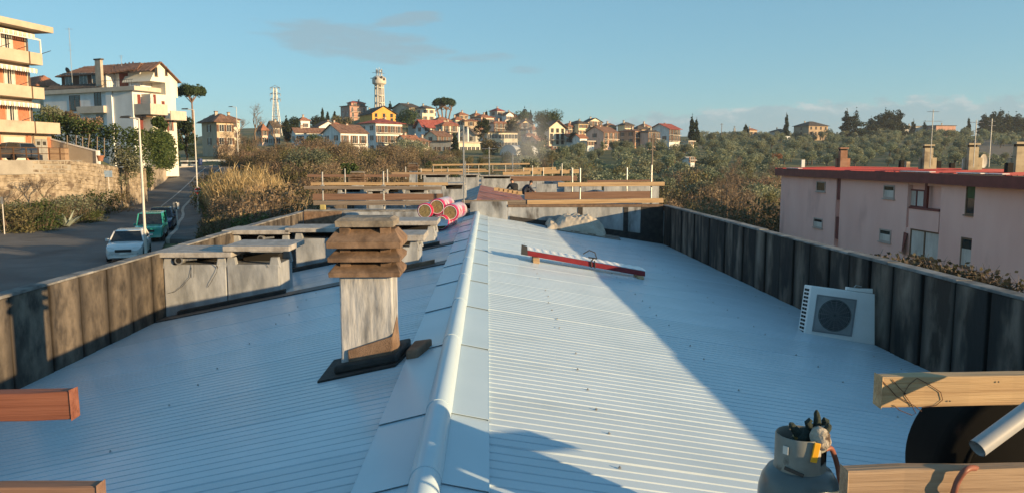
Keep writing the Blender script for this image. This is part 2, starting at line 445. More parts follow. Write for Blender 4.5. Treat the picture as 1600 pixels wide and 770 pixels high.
# chimney with a stacked concrete cowl
def chimney(par, cx, cy, w, d, z0, zs, cap_w, shaft_mat, patch=True):
    ch = MB()
    ch.box(cx - w / 2, cx + w / 2, cy, cy + d, z0, zs)
    shaft = ch.build('chimney', shaft_mat, par, world=True, bevel=.012)
    MB().box(cx - w * .36, cx + w * .36, cy + .06, cy + d - .06, zs, zs + .37).build('flue', soot, shaft, world=True)
    def ring(zb, hb, hs, w0, w1, d0, d1, mt, nm):
        m = MB(); cyy = cy + d / 2
        def rect(wx, dy, z): return [(cx - wx / 2, cyy - dy / 2, z), (cx + wx / 2, cyy - dy / 2, z), (cx + wx / 2, cyy + dy / 2, z), (cx - wx / 2, cyy + dy / 2, z)]
        m.hexa(rect(w0 - .006, d0 - .006, zb), rect(w0, d0, zb + hb))
        m.hexa(rect(w0, d0, zb + hb + .0005), rect(w1, d1, zb + hb + hs))
        return m.build(nm, mt, shaft, world=True, bevel=.003)
    cd = d + (cap_w - w)
    ring(zs - .005, .036, .062, cap_w, cap_w - .09, cd, cd - .26, cowl, 'cowl_ring')
    ring(zs + .115, .034, .055, cap_w + .01, cap_w - .09, cd, cd - .26, cowl, 'cowl_ring')
    ring(zs + .224, .050, .088, cap_w + .02, cap_w - .10, cd + .02, cd - .26, cowl, 'cowl_ring')
    ring(zs + .384, .048, .024, cap_w - .10, cap_w - .17, cd - .10, cd - .2, cowl_top, 'cowl_lid')
    for sx in (-1, 1):
        for sy in (-1, 1):
            MB().box(cx + sx * (w / 2 - .05) - .04, cx + sx * (w / 2 - .05) + .04, cy + d / 2 + sy * (d / 2 - .04) - .03, cy + d / 2 + sy * (d / 2 - .04) + .03, zs + .02, zs + .386).build('cowl_post', cowl, shaft, world=True)
    return shaft
pb = on_roof(533, 588); pr = on_roof(613, 572)
CY = 6.1
cx0, cx1 = P(529, 400, CY).x, P(612, 400, CY).x
zs = P(570, 430, CY).z
shaft = chimney(bld, (cx0 + cx1) / 2, CY, cx1 - cx0, .36, roof_z(cx0) - .05, zs, .565, peel_paint)
shaft['label'] = 'big chimney with four stacked brown concrete cowl slabs'
# felt skirt round its foot and the loose mineral patch on its corner
def roofquad(pts, z0, z1):
    return [(x, y, roof_z(x) + z0) for x, y in pts], [(x, y, roof_z(x) + z1) for x, y in pts]
MB().hexa(*roofquad([(cx0 - .16, CY - .16), (cx1 + .03, CY - .14), (cx1 + .16, CY + .50), (cx0 - .16, CY + .50)], .014, .030)).build('felt_skirt', felt, shaft, world=True)
MB().hexa(*roofquad([(cx0 - .05, CY - .07), (cx1 + .04, CY - .08), (cx1 + .10, CY + .45), (cx0 - .05, CY + .43)], .030, .10)).build('felt_skirt', felt, shaft, world=True, bevel=.02)
m = MB()
zz = lambda v: P(570, v, CY).z
fx = lambda u: P(u, 560, CY).x
yf = CY - .014
m.hexa([(fx(548), yf - .03, zz(593)), (fx(614), yf - .04, zz(588)), (fx(614), yf + .006, zz(588)), (fx(548), yf + .006, zz(593))],
       [(fx(544), yf - .006, zz(546)), (fx(614), yf - .012, zz(524)), (fx(614), yf + .006, zz(524)), (fx(544), yf + .006, zz(546))])
m.hexa([(fx(614), yf - .04, zz(588)), (fx(622) + .03, yf + .05, zz(580)), (fx(616), CY + .34, zz(572)), (fx(613), yf + .02, zz(588))],
       [(fx(614), yf - .012, zz(524)), (fx(616), yf + .03, zz(516)), (fx(615), CY + .30, zz(500)), (fx(613), yf + .02, zz(524))])
m.build('felt_patch', felt_brown, shaft, world=True, bevel=.008)
m = MB(); m.hexa(*roofquad([(cx1 + .10, CY - .02), (cx1 + .2, CY - .06), (cx1 + .30, CY + .25), (cx1 + .14, CY + .3)], .01, .10))
m.build('felt_flap', felt_brown, shaft, world=True, bevel=.02)

# roof vents: silver painted boxes with concrete lids on stub piers
def vent_box(par, xa, xb, ya, yb, ztop, z_lid, lids, label=None, front_split=None, mt=silver_paint, pipe=None):
    """ztop: top of the box wall, z_lid: underside of the lid slabs"""
    bx = MB()
    z0a = min(roof_z(xa), roof_z(xb)) - .05
    segs = [(xa, xb)] if front_split is None else [(xa, front_split - .006), (front_split + .006, xb)]
    root = None
    for (sa, sb) in segs:
        o = MB().box(sa, sb, ya, yb, z0a, ztop).build('vent_box', mt, par, world=True, bevel=.015)
        if root is None: root = o
        for (px, w) in ((sa + .07, .12), (sb - .07, .12)):
            for yy in (ya + .06, yb - .06):
                m = MB(); h = z_lid - ztop
                m.hexa([(px - w * .8, yy - .055, ztop - .06), (px + w * .8, yy - .055, ztop - .06), (px + w * .8, yy + .055, ztop - .06), (px - w * .8, yy + .055, ztop - .06)],
                       [(px - w / 2, yy - .055, z_lid), (px + w / 2, yy - .055, z_lid), (px + w / 2, yy + .055, z_lid), (px - w / 2, yy + .055, z_lid)])
                m.build('lid_pier', mt, o, world=True, bevel=.012)
        MB().box(sa + .13, sb - .13, (ya + yb) / 2 + .02, yb - .1, ztop - .05, z_lid - .005).build('vent_opening', soot, o, world=True)
    for (la, lb, lz, th, mt2) in lids:
        MB().box(la, lb, ya - .10, yb + .08, lz, lz + th).build('lid_slab', mt2, root, world=True, bevel=.014)
    if pipe:
        px, pz = pipe
        m = MB(); m.tube([(px, ya + .12, pz), (px, ya - .01, pz), (px, ya - .04, pz)], [.06, .06, .068], 14)
        m.tube([(px + .02, ya + .03, pz + .0), (px + .25, ya + .05, pz + .02)], .022, 8)
        m.build('vent_pipe', steel, root, world=True, smooth=True)
        MB().lathe([(0, 0), (.045, 0)], 12, (0, 0, 0)).build('pipe_mouth', soot, root, rot=(math.pi / 2, 0, 0), loc=(px, ya - .043, pz))
    if label: root['label'] = label
    return root
BY = 12.3
bx = lambda u: P(u, 430, BY).x
bz = lambda v: P(350, v, BY).z
lid_m = mat('lid_slab_grey', (.24, .23, .22), (.40, .39, .375), rough=.85, scale=6, bump=.35, bscale=20)
vent_box(bld, bx(256), bx(436), BY, BY + .85, bz(413), bz(402), [(bx(241), bx(366), bz(401), .085, lid_m), (bx(352), bx(456), bz(392), .085, lid_m)],
         'large double silver vent box beside the left parapet, wires hanging on it', front_split=bx(354), pipe=(bx(282), bz(406)))
B2 = 15.8
bx = lambda u: P(u, 400, B2).x
bz = lambda v: P(400, v, B2).z
vent_box(bld, bx(364), bx(452), B2, B2 + .85, bz(379), bz(368), [(bx(350), bx(455), bz(366), .09, lid_m)], 'silver vent box with a round pipe under its lid', pipe=(bx(409), bz(373)))
vent_box(bld, bx(462), bx(533), B2, B2 + .85, bz(373), bz(364), [(bx(448), bx(545), bz(363), .09, lid_m)], 'second silver vent box of the far pair')
vent_box(bld, bx(600), bx(683), B2 - .7, B2 + .15, bz(360), bz(350), [(bx(588), bx(688), bz(348), .09, lid_m)], 'silver vent box right behind the big chimney')
B3 = 12.2
bx = lambda u: P(u, 400, B3).x
bz = lambda v: P(640, v, B3).z
vent_box(bld, bx(560), bx(654), B3, B3 + .7, bz(386), bz(377), [(bx(548), bx(664), bz(376), .10, lid_m)], 'silver vent box half hidden by the big chimney')
def strip(xa, xb, ya, yb, z0=.016, z1=.032, mt=lead, nm='lead_strip'):
    return MB().hexa(*roofquad([(xa, ya), (xb, ya), (xb, yb), (xa, yb)], z0, z1)).build(nm, mt, bld, world=True)
strip(XL + .02, -.66, BY - .42, BY - .02)
strip(XL + .25, -3.25, BY - .12, BY + .02, .022, .09, felt, 'felt_skirt')
strip(-1.66, -.66, B2 - 1.1, B2 - .72)
strip(-4.1, -3.05, B2 - .18, B2 + .02, .012, .09, felt, 'felt_skirt')
strip(-1.7, -.85, B3 - .10, B3 + .02, .012, .09, felt_brown, 'felt_skirt')
strip(-1.9, -.95, B2 - .84, B2 - .68, .022, .09, felt, 'felt_skirt')
# loose wires hanging on the big vent box
m = MB()
bx = lambda u: P(u, 430, BY).x
bz = lambda v: P(350, v, BY).z
yy = BY - .012
def wire(pts, r=.003): m.tube([(bx(u), yy - d, bz(v)) for u, v, d in pts], r, 5)
wire([(300, 417, .0), (298, 432, .01), (285, 446, .01), (272, 455, .008), (262, 457, 0)])
wire([(341, 415, 0), (340, 424, .02), (329, 442, .02), (324, 448, 0)])
wire([(336, 398, .03), (338, 410, .03), (342, 418, .01)], .005)
wire([(306, 400, .03), (304, 432, .02)])
wire([(416, 410, 0), (420, 418, 0)])
m.build('loose_wire', soot, bld, world=True)
# ------------------------------------------------------------------ guard rails of scaffold boards
def plank(par, a, b, h, mt, th=.045, seed=0, world=True, name='plank', **kw):
    """a, b: lower front corners of the two ends; own local X along the board so the grain follows it"""
    a, b = Vector(a), Vector(b); d = b - a; L_ = d.length
    r = random.Random(seed)
    m = MB(); n = 6
    for i in range(n + 1):
        t = i / n; w = r.uniform(-.004, .004)
        for (yy, zz_) in ((0, 0), (th, 0), (th, h), (0, h)): m.v.append((L_ * t, yy + w, zz_ + r.uniform(-.003, .003)))
    for i in range(n):
        o = i * 4
        for k in range(4): m.f.append((o + k, o + (k + 1) % 4, o + 4 + (k + 1) % 4, o + 4 + k)); m.m.append(0)
    m.f.append((0, 1, 2, 3)); m.f.append((n * 4 + 3, n * 4 + 2, n * 4 + 1, n * 4)); m.m += [0, 0]
    m.f = [tuple(reversed(f)) for f in m.f]
    o = put(name, m.mesh(name, mt), par, bevel=.004, **kw)
    q = d.to_track_quat('X', 'Z')
    Mw = Matrix.Translation(a) @ q.to_matrix().to_4x4()
    o.matrix_basis = (ROOT_M[par].inverted() @ Mw) if par in ROOT_M else Mw
    return o
def post(par, u, y, vt, vb, r=.024, clamps=()):
    a, b = P(u, vb, y), P(u, vt, y); b.x = a.x
    m = MB(); m.tube([a, b], r, 8)
    p = m.build('post', steel, par, world=True, smooth=True)
    for v in clamps:
        c = P(u, v, y)
        MB().box(a.x - .05, a.x + .05, y - .05, y + .04, c.z - .05, c.z + .05).build('clamp', steel, p, world=True, bevel=.01)
    return p
def rail(label, y, z0, planks, posts, group='guard rails of boards on steel posts'):
    e = empty('guard_rail', (XU(765, y), y, z0), label, 'guard rail', group)
    for i, (u0, u1, v0a, v0b, v1, mt, dy) in enumerate(planks):   # lower edge left/right, upper edge at left
        yy = y + dy
        a, b = P(u0, v0a, yy), P(u1, v0b, yy); t = P(u0, v1, yy)
        plank(e, a, b, t.z - a.z, mt, seed=int(u0 + v1))
    for (u, vt, vb, cl) in posts: post(e, u, y + .06, vt, vb, clamps=cl)
    return e
R1 = rail('nearest guard rail of grey and tan boards on the end parapet of the white roof', 21.95, -1.3,
     [(490, 689, 321, 321, 314, wood_grey, -.1), (475, 690, 296, 297, 291, wood_grey, -.1), (722, 826, 320, 320, 313, wood_grey, -.08),
      (824, 1037, 320, 317, 313, wood_tan, -.1), (872, 1039, 292, 291, 285.5, wood_tan, -.1)],
     [(505, 269, 325, (292, 318)), (600, 268, 327, (292, 318)), (906, 263, 328, (288, 316)), (1017, 258, 322, (288, 315))])
c = P(506, 331, 21.9)
MB().box(c.x - .10, c.x + .06, 21.83, 21.93, c.z - .17, c.z + .2).build('rail_bracket', flat('yellow_bracket', (.35, .30, .12)), R1, world=True, bevel=.02)
rail('second guard rail with red brown boards just behind the end parapet', 24.6, -1.5,
     [(489, 692, 313, 313, 303, wood_brown, -.1), (486, 700, 290, 290, 285.5, wood_tan, -.1), (820, 1018, 312, 310, 301, wood_brown, -.1), (918, 1022, 285, 284, 282, wood_brown, -.1)],
     [(540, 264, 316, (288, 308)), (606, 265, 316, (288, 308)), (894, 263, 314, (288, 306)), (979, 262, 312, (288, 306))])
# rail next to the camera: boards sticking in from both sides
e = empty('guard_rail', (2.0, 2.5, -1.9), 'boards of the nearest rail on the right, a tan board above a grey one', 'guard rail', 'guard rails of boards on steel posts')
def pk(e, u0, v0, u1, v1, vt0, y, mt, th=.05):
    a, t = P(u0, v0, y), P(u0, vt0, y); b = Vector((2.25, y, a.z + .005))
    return plank(e, a, b, t.z - a.z, mt, th=th, seed=int(u0))
pk(e, 1376, 636, 1760, 630, 589, 2.5, wood_tan)['label'] = 'tan board end with curls of wire nailed on it'
pk(e, 1322, 792, 1780, 790, 735, 2.3, wood_old)
xr = 2.18
MB().tube([(xr, 2.62, -2.7), (xr, 2.62, -.3)], .024, 10).build('post', steel, e, world=True, smooth=True)
plank(e, (2.14, 2.66, -1.16), (3.3, 2.66, -1.15), .10, wood_old, th=.05, seed=3)  # unseen board, added to throw the shadow streaks across the ridge
wm = MB()
def wr(pts): wm.tube([P(u, v, 2.4975) for u, v in pts], .0014, 4)
wr([(1378, 594), (1390, 606), (1400, 618), (1412, 624), (1430, 634), (1440, 642)])
wr([(1394, 592), (1404, 604), (1413, 613), (1420, 601), (1433, 590), (1455, 602), (1470, 612), (1473, 624), (1462, 633), (1440, 636)])
wr([(1412, 614), (1422, 628), (1431, 645), (1425, 648), (1405, 640), (1396, 632)])
wm.build('wire_tie', flat('rusty_wire', (.10, .05, .03), metal=.3), e, world=True)
for (u, v) in ((1414, 614), (1484, 626), (1560, 596)):
    c = P(u, v, 2.497); MB().lathe([(0, .002), (.0025, .002), (.003, 0)], 8).build('nail_head', steel_dark, e, rot=(math.pi / 2, 0, 0), loc=c - ROOT_M[e].translation)
e = empty('guard_rail', (-2.0, 2.5, -1.9), 'boards of the nearest rail on the left, a red brown board above a grey one', 'guard rail', 'guard rails of boards on steel posts')
for (ua, va, ub, vb, vt, y, mt) in ((-300, 668, 113, 655, 611, 2.6, wood_red), (-300, 812, 154, 806, 759, 2.3, wood_brown)):
    a, b, t = P(ua, va, y), P(ub, vb, y), P(ub, vt, y)
    plank(e, a, b, t.z - b.z, mt, th=.05, seed=ub)
xl = XU(-180, 2.67); MB().tube([(xl, 2.67, -2.7), (xl, 2.67, -.3)], .024, 10).build('post', steel, e, world=True, smooth=True)

# ------------------------------------------------------------------ outdoor unit of an air conditioner lying against the right parapet
AY = 9.75
al = on_roof(1257, 527)
aw = .86; ah = .66; ad = .30
a0 = P(1256, 527, AY); a1 = P(1371, 543, AY - .12)
ac = empty('air_conditioner', a0, 'white air conditioner outdoor unit standing on the roof by the right parapet', 'air conditioner')
dirx = (a1 - a0); aw = dirx.length; ax_ = dirx.normalized()
upv = (P(1268, 446, AY + .06) - a0); upv = (upv - ax_ * upv.dot(ax_)).normalized()
ah = (P(1268, 446, AY + .06) - a0).length
bk = ax_.cross(upv) * -1
if bk.y < 0: bk = -bk
Ra = Matrix((ax_, bk, upv)).transposed().to_4x4()
ac.matrix_basis = Matrix.Translation(a0) @ Ra
ROOT_M[ac] = ac.matrix_basis.copy()
def acp(nm, m, mt, **kw): return m.build(nm, mt, ac, **kw)
case = acp('casing', MB().box(0, aw, 0, ad, .03, ah), white_pl, bevel=.012)
fx0, fx1, fz0, fz1 = .09, aw * .635, .10, ah - .10
grey_g = flat('grille_grey', (.20, .21, .22), .5)
fr = MB()
for b in ((fx0, fx0 + .02, fz0, fz1), (fx1 - .02, fx1, fz0, fz1), (fx0 + .02, fx1 - .02, fz0, fz0 + .02), (fx0 + .02, fx1 - .02, fz1 - .02, fz1)):
    fr.box(b[0], b[1], -.012, .004, b[2], b[3])
g = acp('fan_grille', fr, grey_g)
MB().box(fx0 + .02, fx1 - .02, -.004, .004, fz0 + .02, fz1 - .02).build('grille_plate', flat('grille_plate', (.26, .275, .28), .6), g)
fcx, fcz = (fx0 + fx1) / 2 + .005, (fz0 + fz1) / 2
R_ = (fz1 - fz0) / 2 - .035
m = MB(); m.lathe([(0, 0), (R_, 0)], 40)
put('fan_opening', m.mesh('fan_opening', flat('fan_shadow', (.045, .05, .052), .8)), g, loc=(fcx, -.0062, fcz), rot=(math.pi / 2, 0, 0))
m = MB()
for k in range(9): m.tube([(fcx + R_ * (k + 1) / 9.5 * math.cos(t * math.pi / 18), -.013, fcz + R_ * (k + 1) / 9.5 * math.sin(t * math.pi / 18)) for t in range(37)], .0028, 4, caps=False)
for k in range(16):
    t = k * math.pi / 8; m.tube([(fcx + .03 * math.cos(t), -.014, fcz + .03 * math.sin(t)), (fcx + R_ * math.cos(t), -.012, fcz + R_ * math.sin(t))], .0028, 4)
m.build('grille_wire', flat('wire_grey', (.17, .18, .185), .5), g)
for k in range(3):
    t = k * 2.09 + .4
    m = MB(); m.poly([(fcx, -.008, fcz), (fcx + R_ * .9 * math.cos(t), -.008, fcz + R_ * .9 * math.sin(t)), (fcx + R_ * .92 * math.cos(t + .7), -.0072, fcz + R_ * .92 * math.sin(t + .7))])
    m.build('fan_blade', flat('fan_blade', (.05, .05, .05)), g)
sv = MB()
n = 12
for k in range(n):
    z = .07 + (ah - .13) * k / (n - 1)
    for j in range(2): sv.box(-.004, .004, .05 + j * .105, .135 + j * .105, z - .016, z + .014)
acp('side_louvre', sv, soot)
acp('foot', MB().box(.12, .19, -.01, ad + .01, 0, .03), steel_dark); acp('foot', MB().box(aw - .2, aw - .13, -.01, ad + .01, 0, .03), steel_dark)
acp('pipe_cover', MB().box(aw, aw + .05, .08, .24, .06, .26), white_pl, bevel=.015)
# bits lying on top of it
br = empty('wall_bracket', ROOT_M[ac] @ Vector((aw * .5, .06, ah)), 'folded white metal bracket lying on top of the air conditioner', 'bracket')
br.matrix_basis = ROOT_M[ac] @ Matrix.Translation((aw * .5, .05, ah)); ROOT_M[br] = br.matrix_basis.copy()
MB().hexa([(0, 0, .005), (aw * .44, 0, .005), (aw * .44, .05, .005), (0, .05, .005)], [(0, 0, .03), (aw * .44, 0, .075), (aw * .44, .05, .075), (0, .05, .03)]).build('arm', white_pl, br, bevel=.004)
MB().box(.06, aw * .42, .07, .19, .005, .045).build('plate', white_pl, br, rot=.08, bevel=.004)
MB().box(aw * .40, aw * .47, .04, .10, .008, .085).build('clip', steel, br, bevel=.004)
MB().tube([(.10, .03, .05), (.12, .02, .085), (.16, .04, .08), (.2, .05, .075)], .008, 6).build('screw', steel, br)

# ------------------------------------------------------------------ gas bottle with gloves and a hose
GY = 2.75
gc = P(1251, 690, GY); gx = gc.x
gzb = roof_z(gx) + .012
bot = empty('gas_bottle', (gx, GY, gzb), 'grey gas bottle with a collar guard, near the boards on the right', 'gas bottle')
H = P(1251, 676, GY).z - gzb             # top of the collar
zs_ = P(1251, 727, GY).z - gzb           # shoulder where the collar sits
Rb = .148
bm = mat('bottle_paint', (.075, .095, .10), (.10, .125, .13), rough=.32, scale=6, spec=.5, third=(.16, .17, .16), tscale=9, tlo=.66, thi=.72, bump=.06, bscale=30)
bcol = mat('bottle_collar_paint', (.16, .165, .15), (.22, .225, .205), rough=.5, scale=9, third=(.10, .10, .09), tscale=12, tlo=.62, thi=.7)
MB().lathe([(0, .03), (.10, .025), (.13, .04), (Rb, .09), (Rb, .30), (Rb + .002, .305), (Rb + .002, .315), (Rb, .32), (Rb, zs_ - .115), (Rb * .985, zs_ - .085), (Rb * .92, zs_ - .045), (Rb * .78, zs_ - .012), (Rb * .55, zs_ + .004), (0, zs_ + .01)], 48).build('body', bm, bot, smooth=True)
MB().lathe([(.115, 0), (.12, .0), (.12, .06), (.115, .06)], 32).build('foot_ring', bm, bot, smooth=True)
# collar: open towards the right front with a window cut in it
cr_ = .092; m = MB()
a_open0, a_open1 = math.radians(-62), math.radians(-22)     # window facing the camera's right
zc0, zc1 = zs_ - .012, H
m.lathe([(cr_ + .006, zc0), (cr_, zc0 + .02), (cr_, zc1 - .006), (cr_ - .004, zc1), (cr_ - .007, zc1 - .006), (cr_ - .007, zc0)], 40, a0=a_open1, a1=a_open0 + 2 * math.pi)
hh = zc1 - zc0
for (za, zb_) in ((zc0, zc0 + hh * .28), (zc0 + hh * .66, zc1)):
    m.lathe([(cr_ + .001, za), (cr_, zb_), (cr_ - .007, zb_), (cr_ - .006, za), (cr_ + .001, za)], 10, a0=a_open0, a1=a_open1)
m.build('collar', bcol, bot, smooth=True)
MB().lathe([(0, zs_), (.018, zs_), (.018, zs_ + .05), (.026, zs_ + .05), (.026, zs_ + .075), (.012, zs_ + .08), (.012, zs_ + .1), (.03, zs_ + .1), (.03, zs_ + .115), (0, zs_ + .12)], 14).build('valve', flat('brass', (.30, .20, .07), .4, metal=.7), bot, smooth=True)
MB().box(-.012, .012, -.004, .004, 0, .075).build('tag', flat('yellow_tag', (.75, .38, .02), .5), bot, loc=P(1271, 722, GY - .1) - ROOT_M[bot].translation + Vector((0, 0, .0)), rot=(0, .16, -.1), bevel=.003)
MB().box(-.011, .011, -.002, .002, 0, .03).build('sticker', flat('paper_sticker', (.55, .55, .52)), bot, loc=P(1233, 700, GY) - ROOT_M[bot].translation + Vector((-.035, -.055, 0)), rot=(0, 0, -1.0))
MB().box(-.035, .035, -.0025, .0025, 0, .012).build('weld_seam', steel_dark, bot, loc=(-.055, -.078, zs_ + .004), rot=(0, .25, -.55))
# gloves stuffed in the collar
glove_g = mat('glove_dark_green', (.012, .022, .02), (.03, .045, .04), rough=.85, scale=30, bump=.4, bscale=90)
glove_w = mat('glove_dirty_cloth', (.30, .27, .22), (.50, .46, .40), rough=.95, scale=22, bump=.5, bscale=80, third=(.07, .05, .04), tscale=18, tlo=.5, thi=.62)
GT = Vector((gx, GY, gzb))
def pt(u, v, dy=0.0): return P(u, v, GY + dy)
def glove(label, palm, fingers, cuff):
    g = empty('work_glove', pt(*palm[0]) , label, 'glove', 'work gloves on the gas bottle')
    m = MB(); pts = [pt(*p) for p in palm]
    m.tube(pts, [.020, .034, .038, .030], 12)
    m.build('palm', glove_w if cuff else glove_g, g, world=True, smooth=True)
    for f in fingers:
        m = MB(); m.tube([pt(*p) for p in f], [.0145, .0145, .0125, .0105, .004], 10)
        m.build('finger', glove_g, g, world=True, smooth=True)
    if cuff:
        m = MB(); m.tube([pt(*p) for p in cuff], [.026, .034, .037, .034, .020], 14); m.build('cuff', glove_w, g, world=True, smooth=True)
    return g
glove('dark green fingered work glove standing up out of the collar, dirty cuff', [(1281, 692), (1279, 682), (1278, 672), (1277, 664)],
      [[(1277, 668), (1277, 659), (1277, 651), (1276, 645), (1276, 640)], [(1268, 670), (1264, 664), (1262, 659), (1265, 656), (1269, 658)],
       [(1286, 668), (1290, 661), (1291, 657), (1288, 655), (1284, 658)], [(1283, 676, -.03), (1291, 672, -.03), (1294, 668, -.03), (1295, 664, -.03), (1294, 661, -.03)],
       [(1270, 680, -.03), (1272, 676, -.04), (1276, 673, -.05), (1280, 676, -.06), (1282, 680, -.06)]],
      [(1290, 695, -.07), (1285, 690, -.07), (1282, 684, -.06), (1279, 677, -.05), (1277, 671, -.03)])
glove('dark work glove lying over the left rim of the collar', [(1264, 688), (1258, 684), (1252, 681), (1247, 677)],
      [[(1249, 678), (1243, 671), (1239, 666), (1236, 662), (1234, 660)], [(1250, 682), (1246, 677), (1242, 673), (1239, 670), (1237, 668)], [(1255, 686), (1251, 684), (1247, 681), (1243, 677), (1240, 675)],
       [(1262, 682), (1260, 677), (1260, 673), (1262, 670), (1265, 669)], [(1243, 686), (1238, 689), (1233, 691), (1228, 693), (1223, 695)]], None)
# hose: out of the collar, down, then up over the grey board
hp = [pt(1284, 705, -.02), pt(1297, 699, .0), pt(1304, 712, .02), pt(1309, 730, .03), pt(1313, 752, .05), pt(1330, 800, .02)]
hp += [P(1400, 850, 2.6), P(1470, 815, 2.36), P(1488, 775, 2.275), P(1497, 750, 2.27), P(1510, 733, 2.27), P(1524, 731, 2.31), P(1534, 742, 2.37), P(1560, 800, 2.5)]
def smooth_path(pts, k=6):
    out = []
    for i in range(len(pts) - 1):
        p0, p1, p2, p3 = pts[max(i - 1, 0)], pts[i], pts[i + 1], pts[min(i + 2, len(pts) - 1)]
        for j in range(k):
            t = j / k
            out.append(.5 * ((2 * p1) + (p2 - p0) * t + (2 * p0 - 5 * p1 + 4 * p2 - p3) * t * t + (3 * p1 - p0 - 3 * p2 + p3) * t ** 3))
    return out + [pts[-1]]
tag(MB().tube(smooth_path(hp), .0098, 10).build('gas_hose', rubber_red, smooth=True), 'red brown rubber gas hose from the bottle over the grey board', 'hose')
# black round tub, grey tube
DY = 2.66
dc = P(1618, 752, DY); dr = .365
tub = empty('round_tub', (dc.x, DY, dc.z - dr), 'big black round plastic tub tipped on its side behind the boards', 'tub')
m = MB(); m.lathe([(0, 0), (dr - .03, 0), (dr - .01, .012), (dr, .03), (dr, .06), (dr - .02, .065), (dr - .04, .30), (dr - .06, .30), (dr - .06, .28), (0, .27)], 56)
put('tub_shell', m.mesh('tub_shell', black_pl, True), tub, loc=(0, 0, dr), rot=(-math.pi / 2, 0, 0), smooth=True)
m = MB(); m.lathe([(dr - .10, .0), (dr - .095, -.006), (dr - .085, -.006), (dr - .08, 0)], 48); put('base_ring', m.mesh('base_ring', black_pl, True), tub, loc=(0, 0, dr), rot=(-math.pi / 2, 0, 0))
MB().box(-.2, .2, .03, .30, -.48, .012).build('prop_block', wood_old, tub)
t0, t1 = P(1527, 700, 2.2), P(1700, 573, 2.3)
m = MB(); dvec = (t1 - t0).normalized()
m.tube([t0, t1], .028, 24, caps=False); m.tube([t0 - dvec * .0, t0 + dvec * .3], .025, 24, caps=False)
tb = m.build('scaffold_tube', mat('grey_tube_paint', (.30, .31, .32), (.40, .41, .42), rough=.45, scale=5), smooth=True)
tag(tb, 'grey round tube end slanting over the black tub', 'tube')

# ------------------------------------------------------------------ insulation rolls
pink = mat('red_film', (.42, .012, .07), (.52, .02, .10), rough=.25, scale=9, spec=.6)
film = mat('pale_pink_film', (.50, .30, .34), (.68, .56, .58), rough=.22, scale=5, spec=.6, third=(.52, .06, .14), tscale=3.2, tlo=.5, thi=.58, bump=.3, bscale=14)
wool = mat('mineral_wool', (.24, .18, .08), (.42, .34, .17), rough=1, scale=16, bump=.7, bscale=50, third=(.13, .09, .05), tscale=14, tlo=.55, thi=.66)
IY = 18.8
def insul(u, v, ru, label, dy=0, turn=0.0):
    c = P(u, v, IY + dy); r = ru / FPX * (IY + dy)
    e = empty('insulation_roll', (c.x, IY + dy, c.z - r), label, 'insulation roll', 'insulation rolls in a heap')
    L_ = 1.25; rot = (-math.pi / 2, 0, math.radians(-9) + turn)
    m = MB(); m.lathe([(r * .82, -.012), (r * .93, -.015), (r, .01), (r, .08), (r * .995, .5), (r, L_ - .06), (r * .9, L_), (0, L_)], 28)
    put('film_wrap', m.mesh('film_wrap', film, True), e, loc=(0, 0, r), rot=rot, smooth=True)
    m = MB(); m.lathe([(r * .80, .0), (r * .83, -.02), (r * .97, -.018), (r * 1.012, .005), (r * 1.012, .10), (r * 1.0, .11)], 28)
    put('red_band', m.mesh('red_band', pink, True), e, loc=(0, 0, r), rot=rot, smooth=True)
    m = MB(); m.lathe([(r * .80, -.026), (r * .86, -.026), (r * .86, -.01), (r * .80, -.01)], 28)
    put('film_edge', m.mesh('film_edge', white_pl), e, loc=(0, 0, r), rot=rot)
    # the spiral of wool at the end
    m = MB(); pts = []
    for k in range(70):
        t = k / 69; rad = r * .76 * (1 - t * .93); a = t * 5 * 2 * math.pi
        pts.append((rad * math.cos(a), rad * math.sin(a), -.006))
    m.tube(pts, r * .075, 5)
    m.lathe([(0, 0), (r * .82, 0)], 28)
    put('wool_core', m.mesh('wool_core', wool), e, loc=(0, 0, r), rot=rot)
    return e
insul(664, 330, 12.2, 'wrapped insulation roll with wool end, leftmost of the heap')
insul(683, 323.5, 12.6, 'wrapped insulation roll with wool end, topmost of the heap', .1)
insul(703.5, 332.5, 12.8, 'wrapped insulation roll with wool end, rightmost of the heap', .05)
insul(689, 348, 11.8, 'wrapped insulation roll with wool end, lowest of the heap', -.15)
for (ux, vx, rr_) in ((672, 352, 11),):
    insul(ux, vx, rr_, 'insulation roll at the back, mostly behind a vent lid', .3)
tarp_b = mat('blue_tarp', (.05, .14, .28), (.10, .24, .42), rough=.45, scale=6, bump=.4, bscale=12)
m = MB(); c = P(640, 345, 18.2)
n = 12
for i in range(n + 1):
    for j in range(n + 1):
        x = -1.1 + 2.0 * i / n; y = j / n * 1.6
        e_ = max(0, 1 - (x / 1.1) ** 2) * math.sin(math.pi * min(1, y / 1.6 + .15))
        m.v.append((c.x + x, 18.2 + y, roof_z(c.x + x) + .02 + .42 * e_ ** .7 + .03 * math.sin(7 * x + 3 * y)))
for i in range(n):
    for j in range(n):
        a = i * (n + 1) + j; m.f.append((a, a + n + 1, a + n + 2, a + 1)); m.m.append(0)
tag(m.build('blue_tarp', tarp_b, smooth=True), 'blue tarpaulin over a heap behind the insulation rolls', 'tarpaulin')

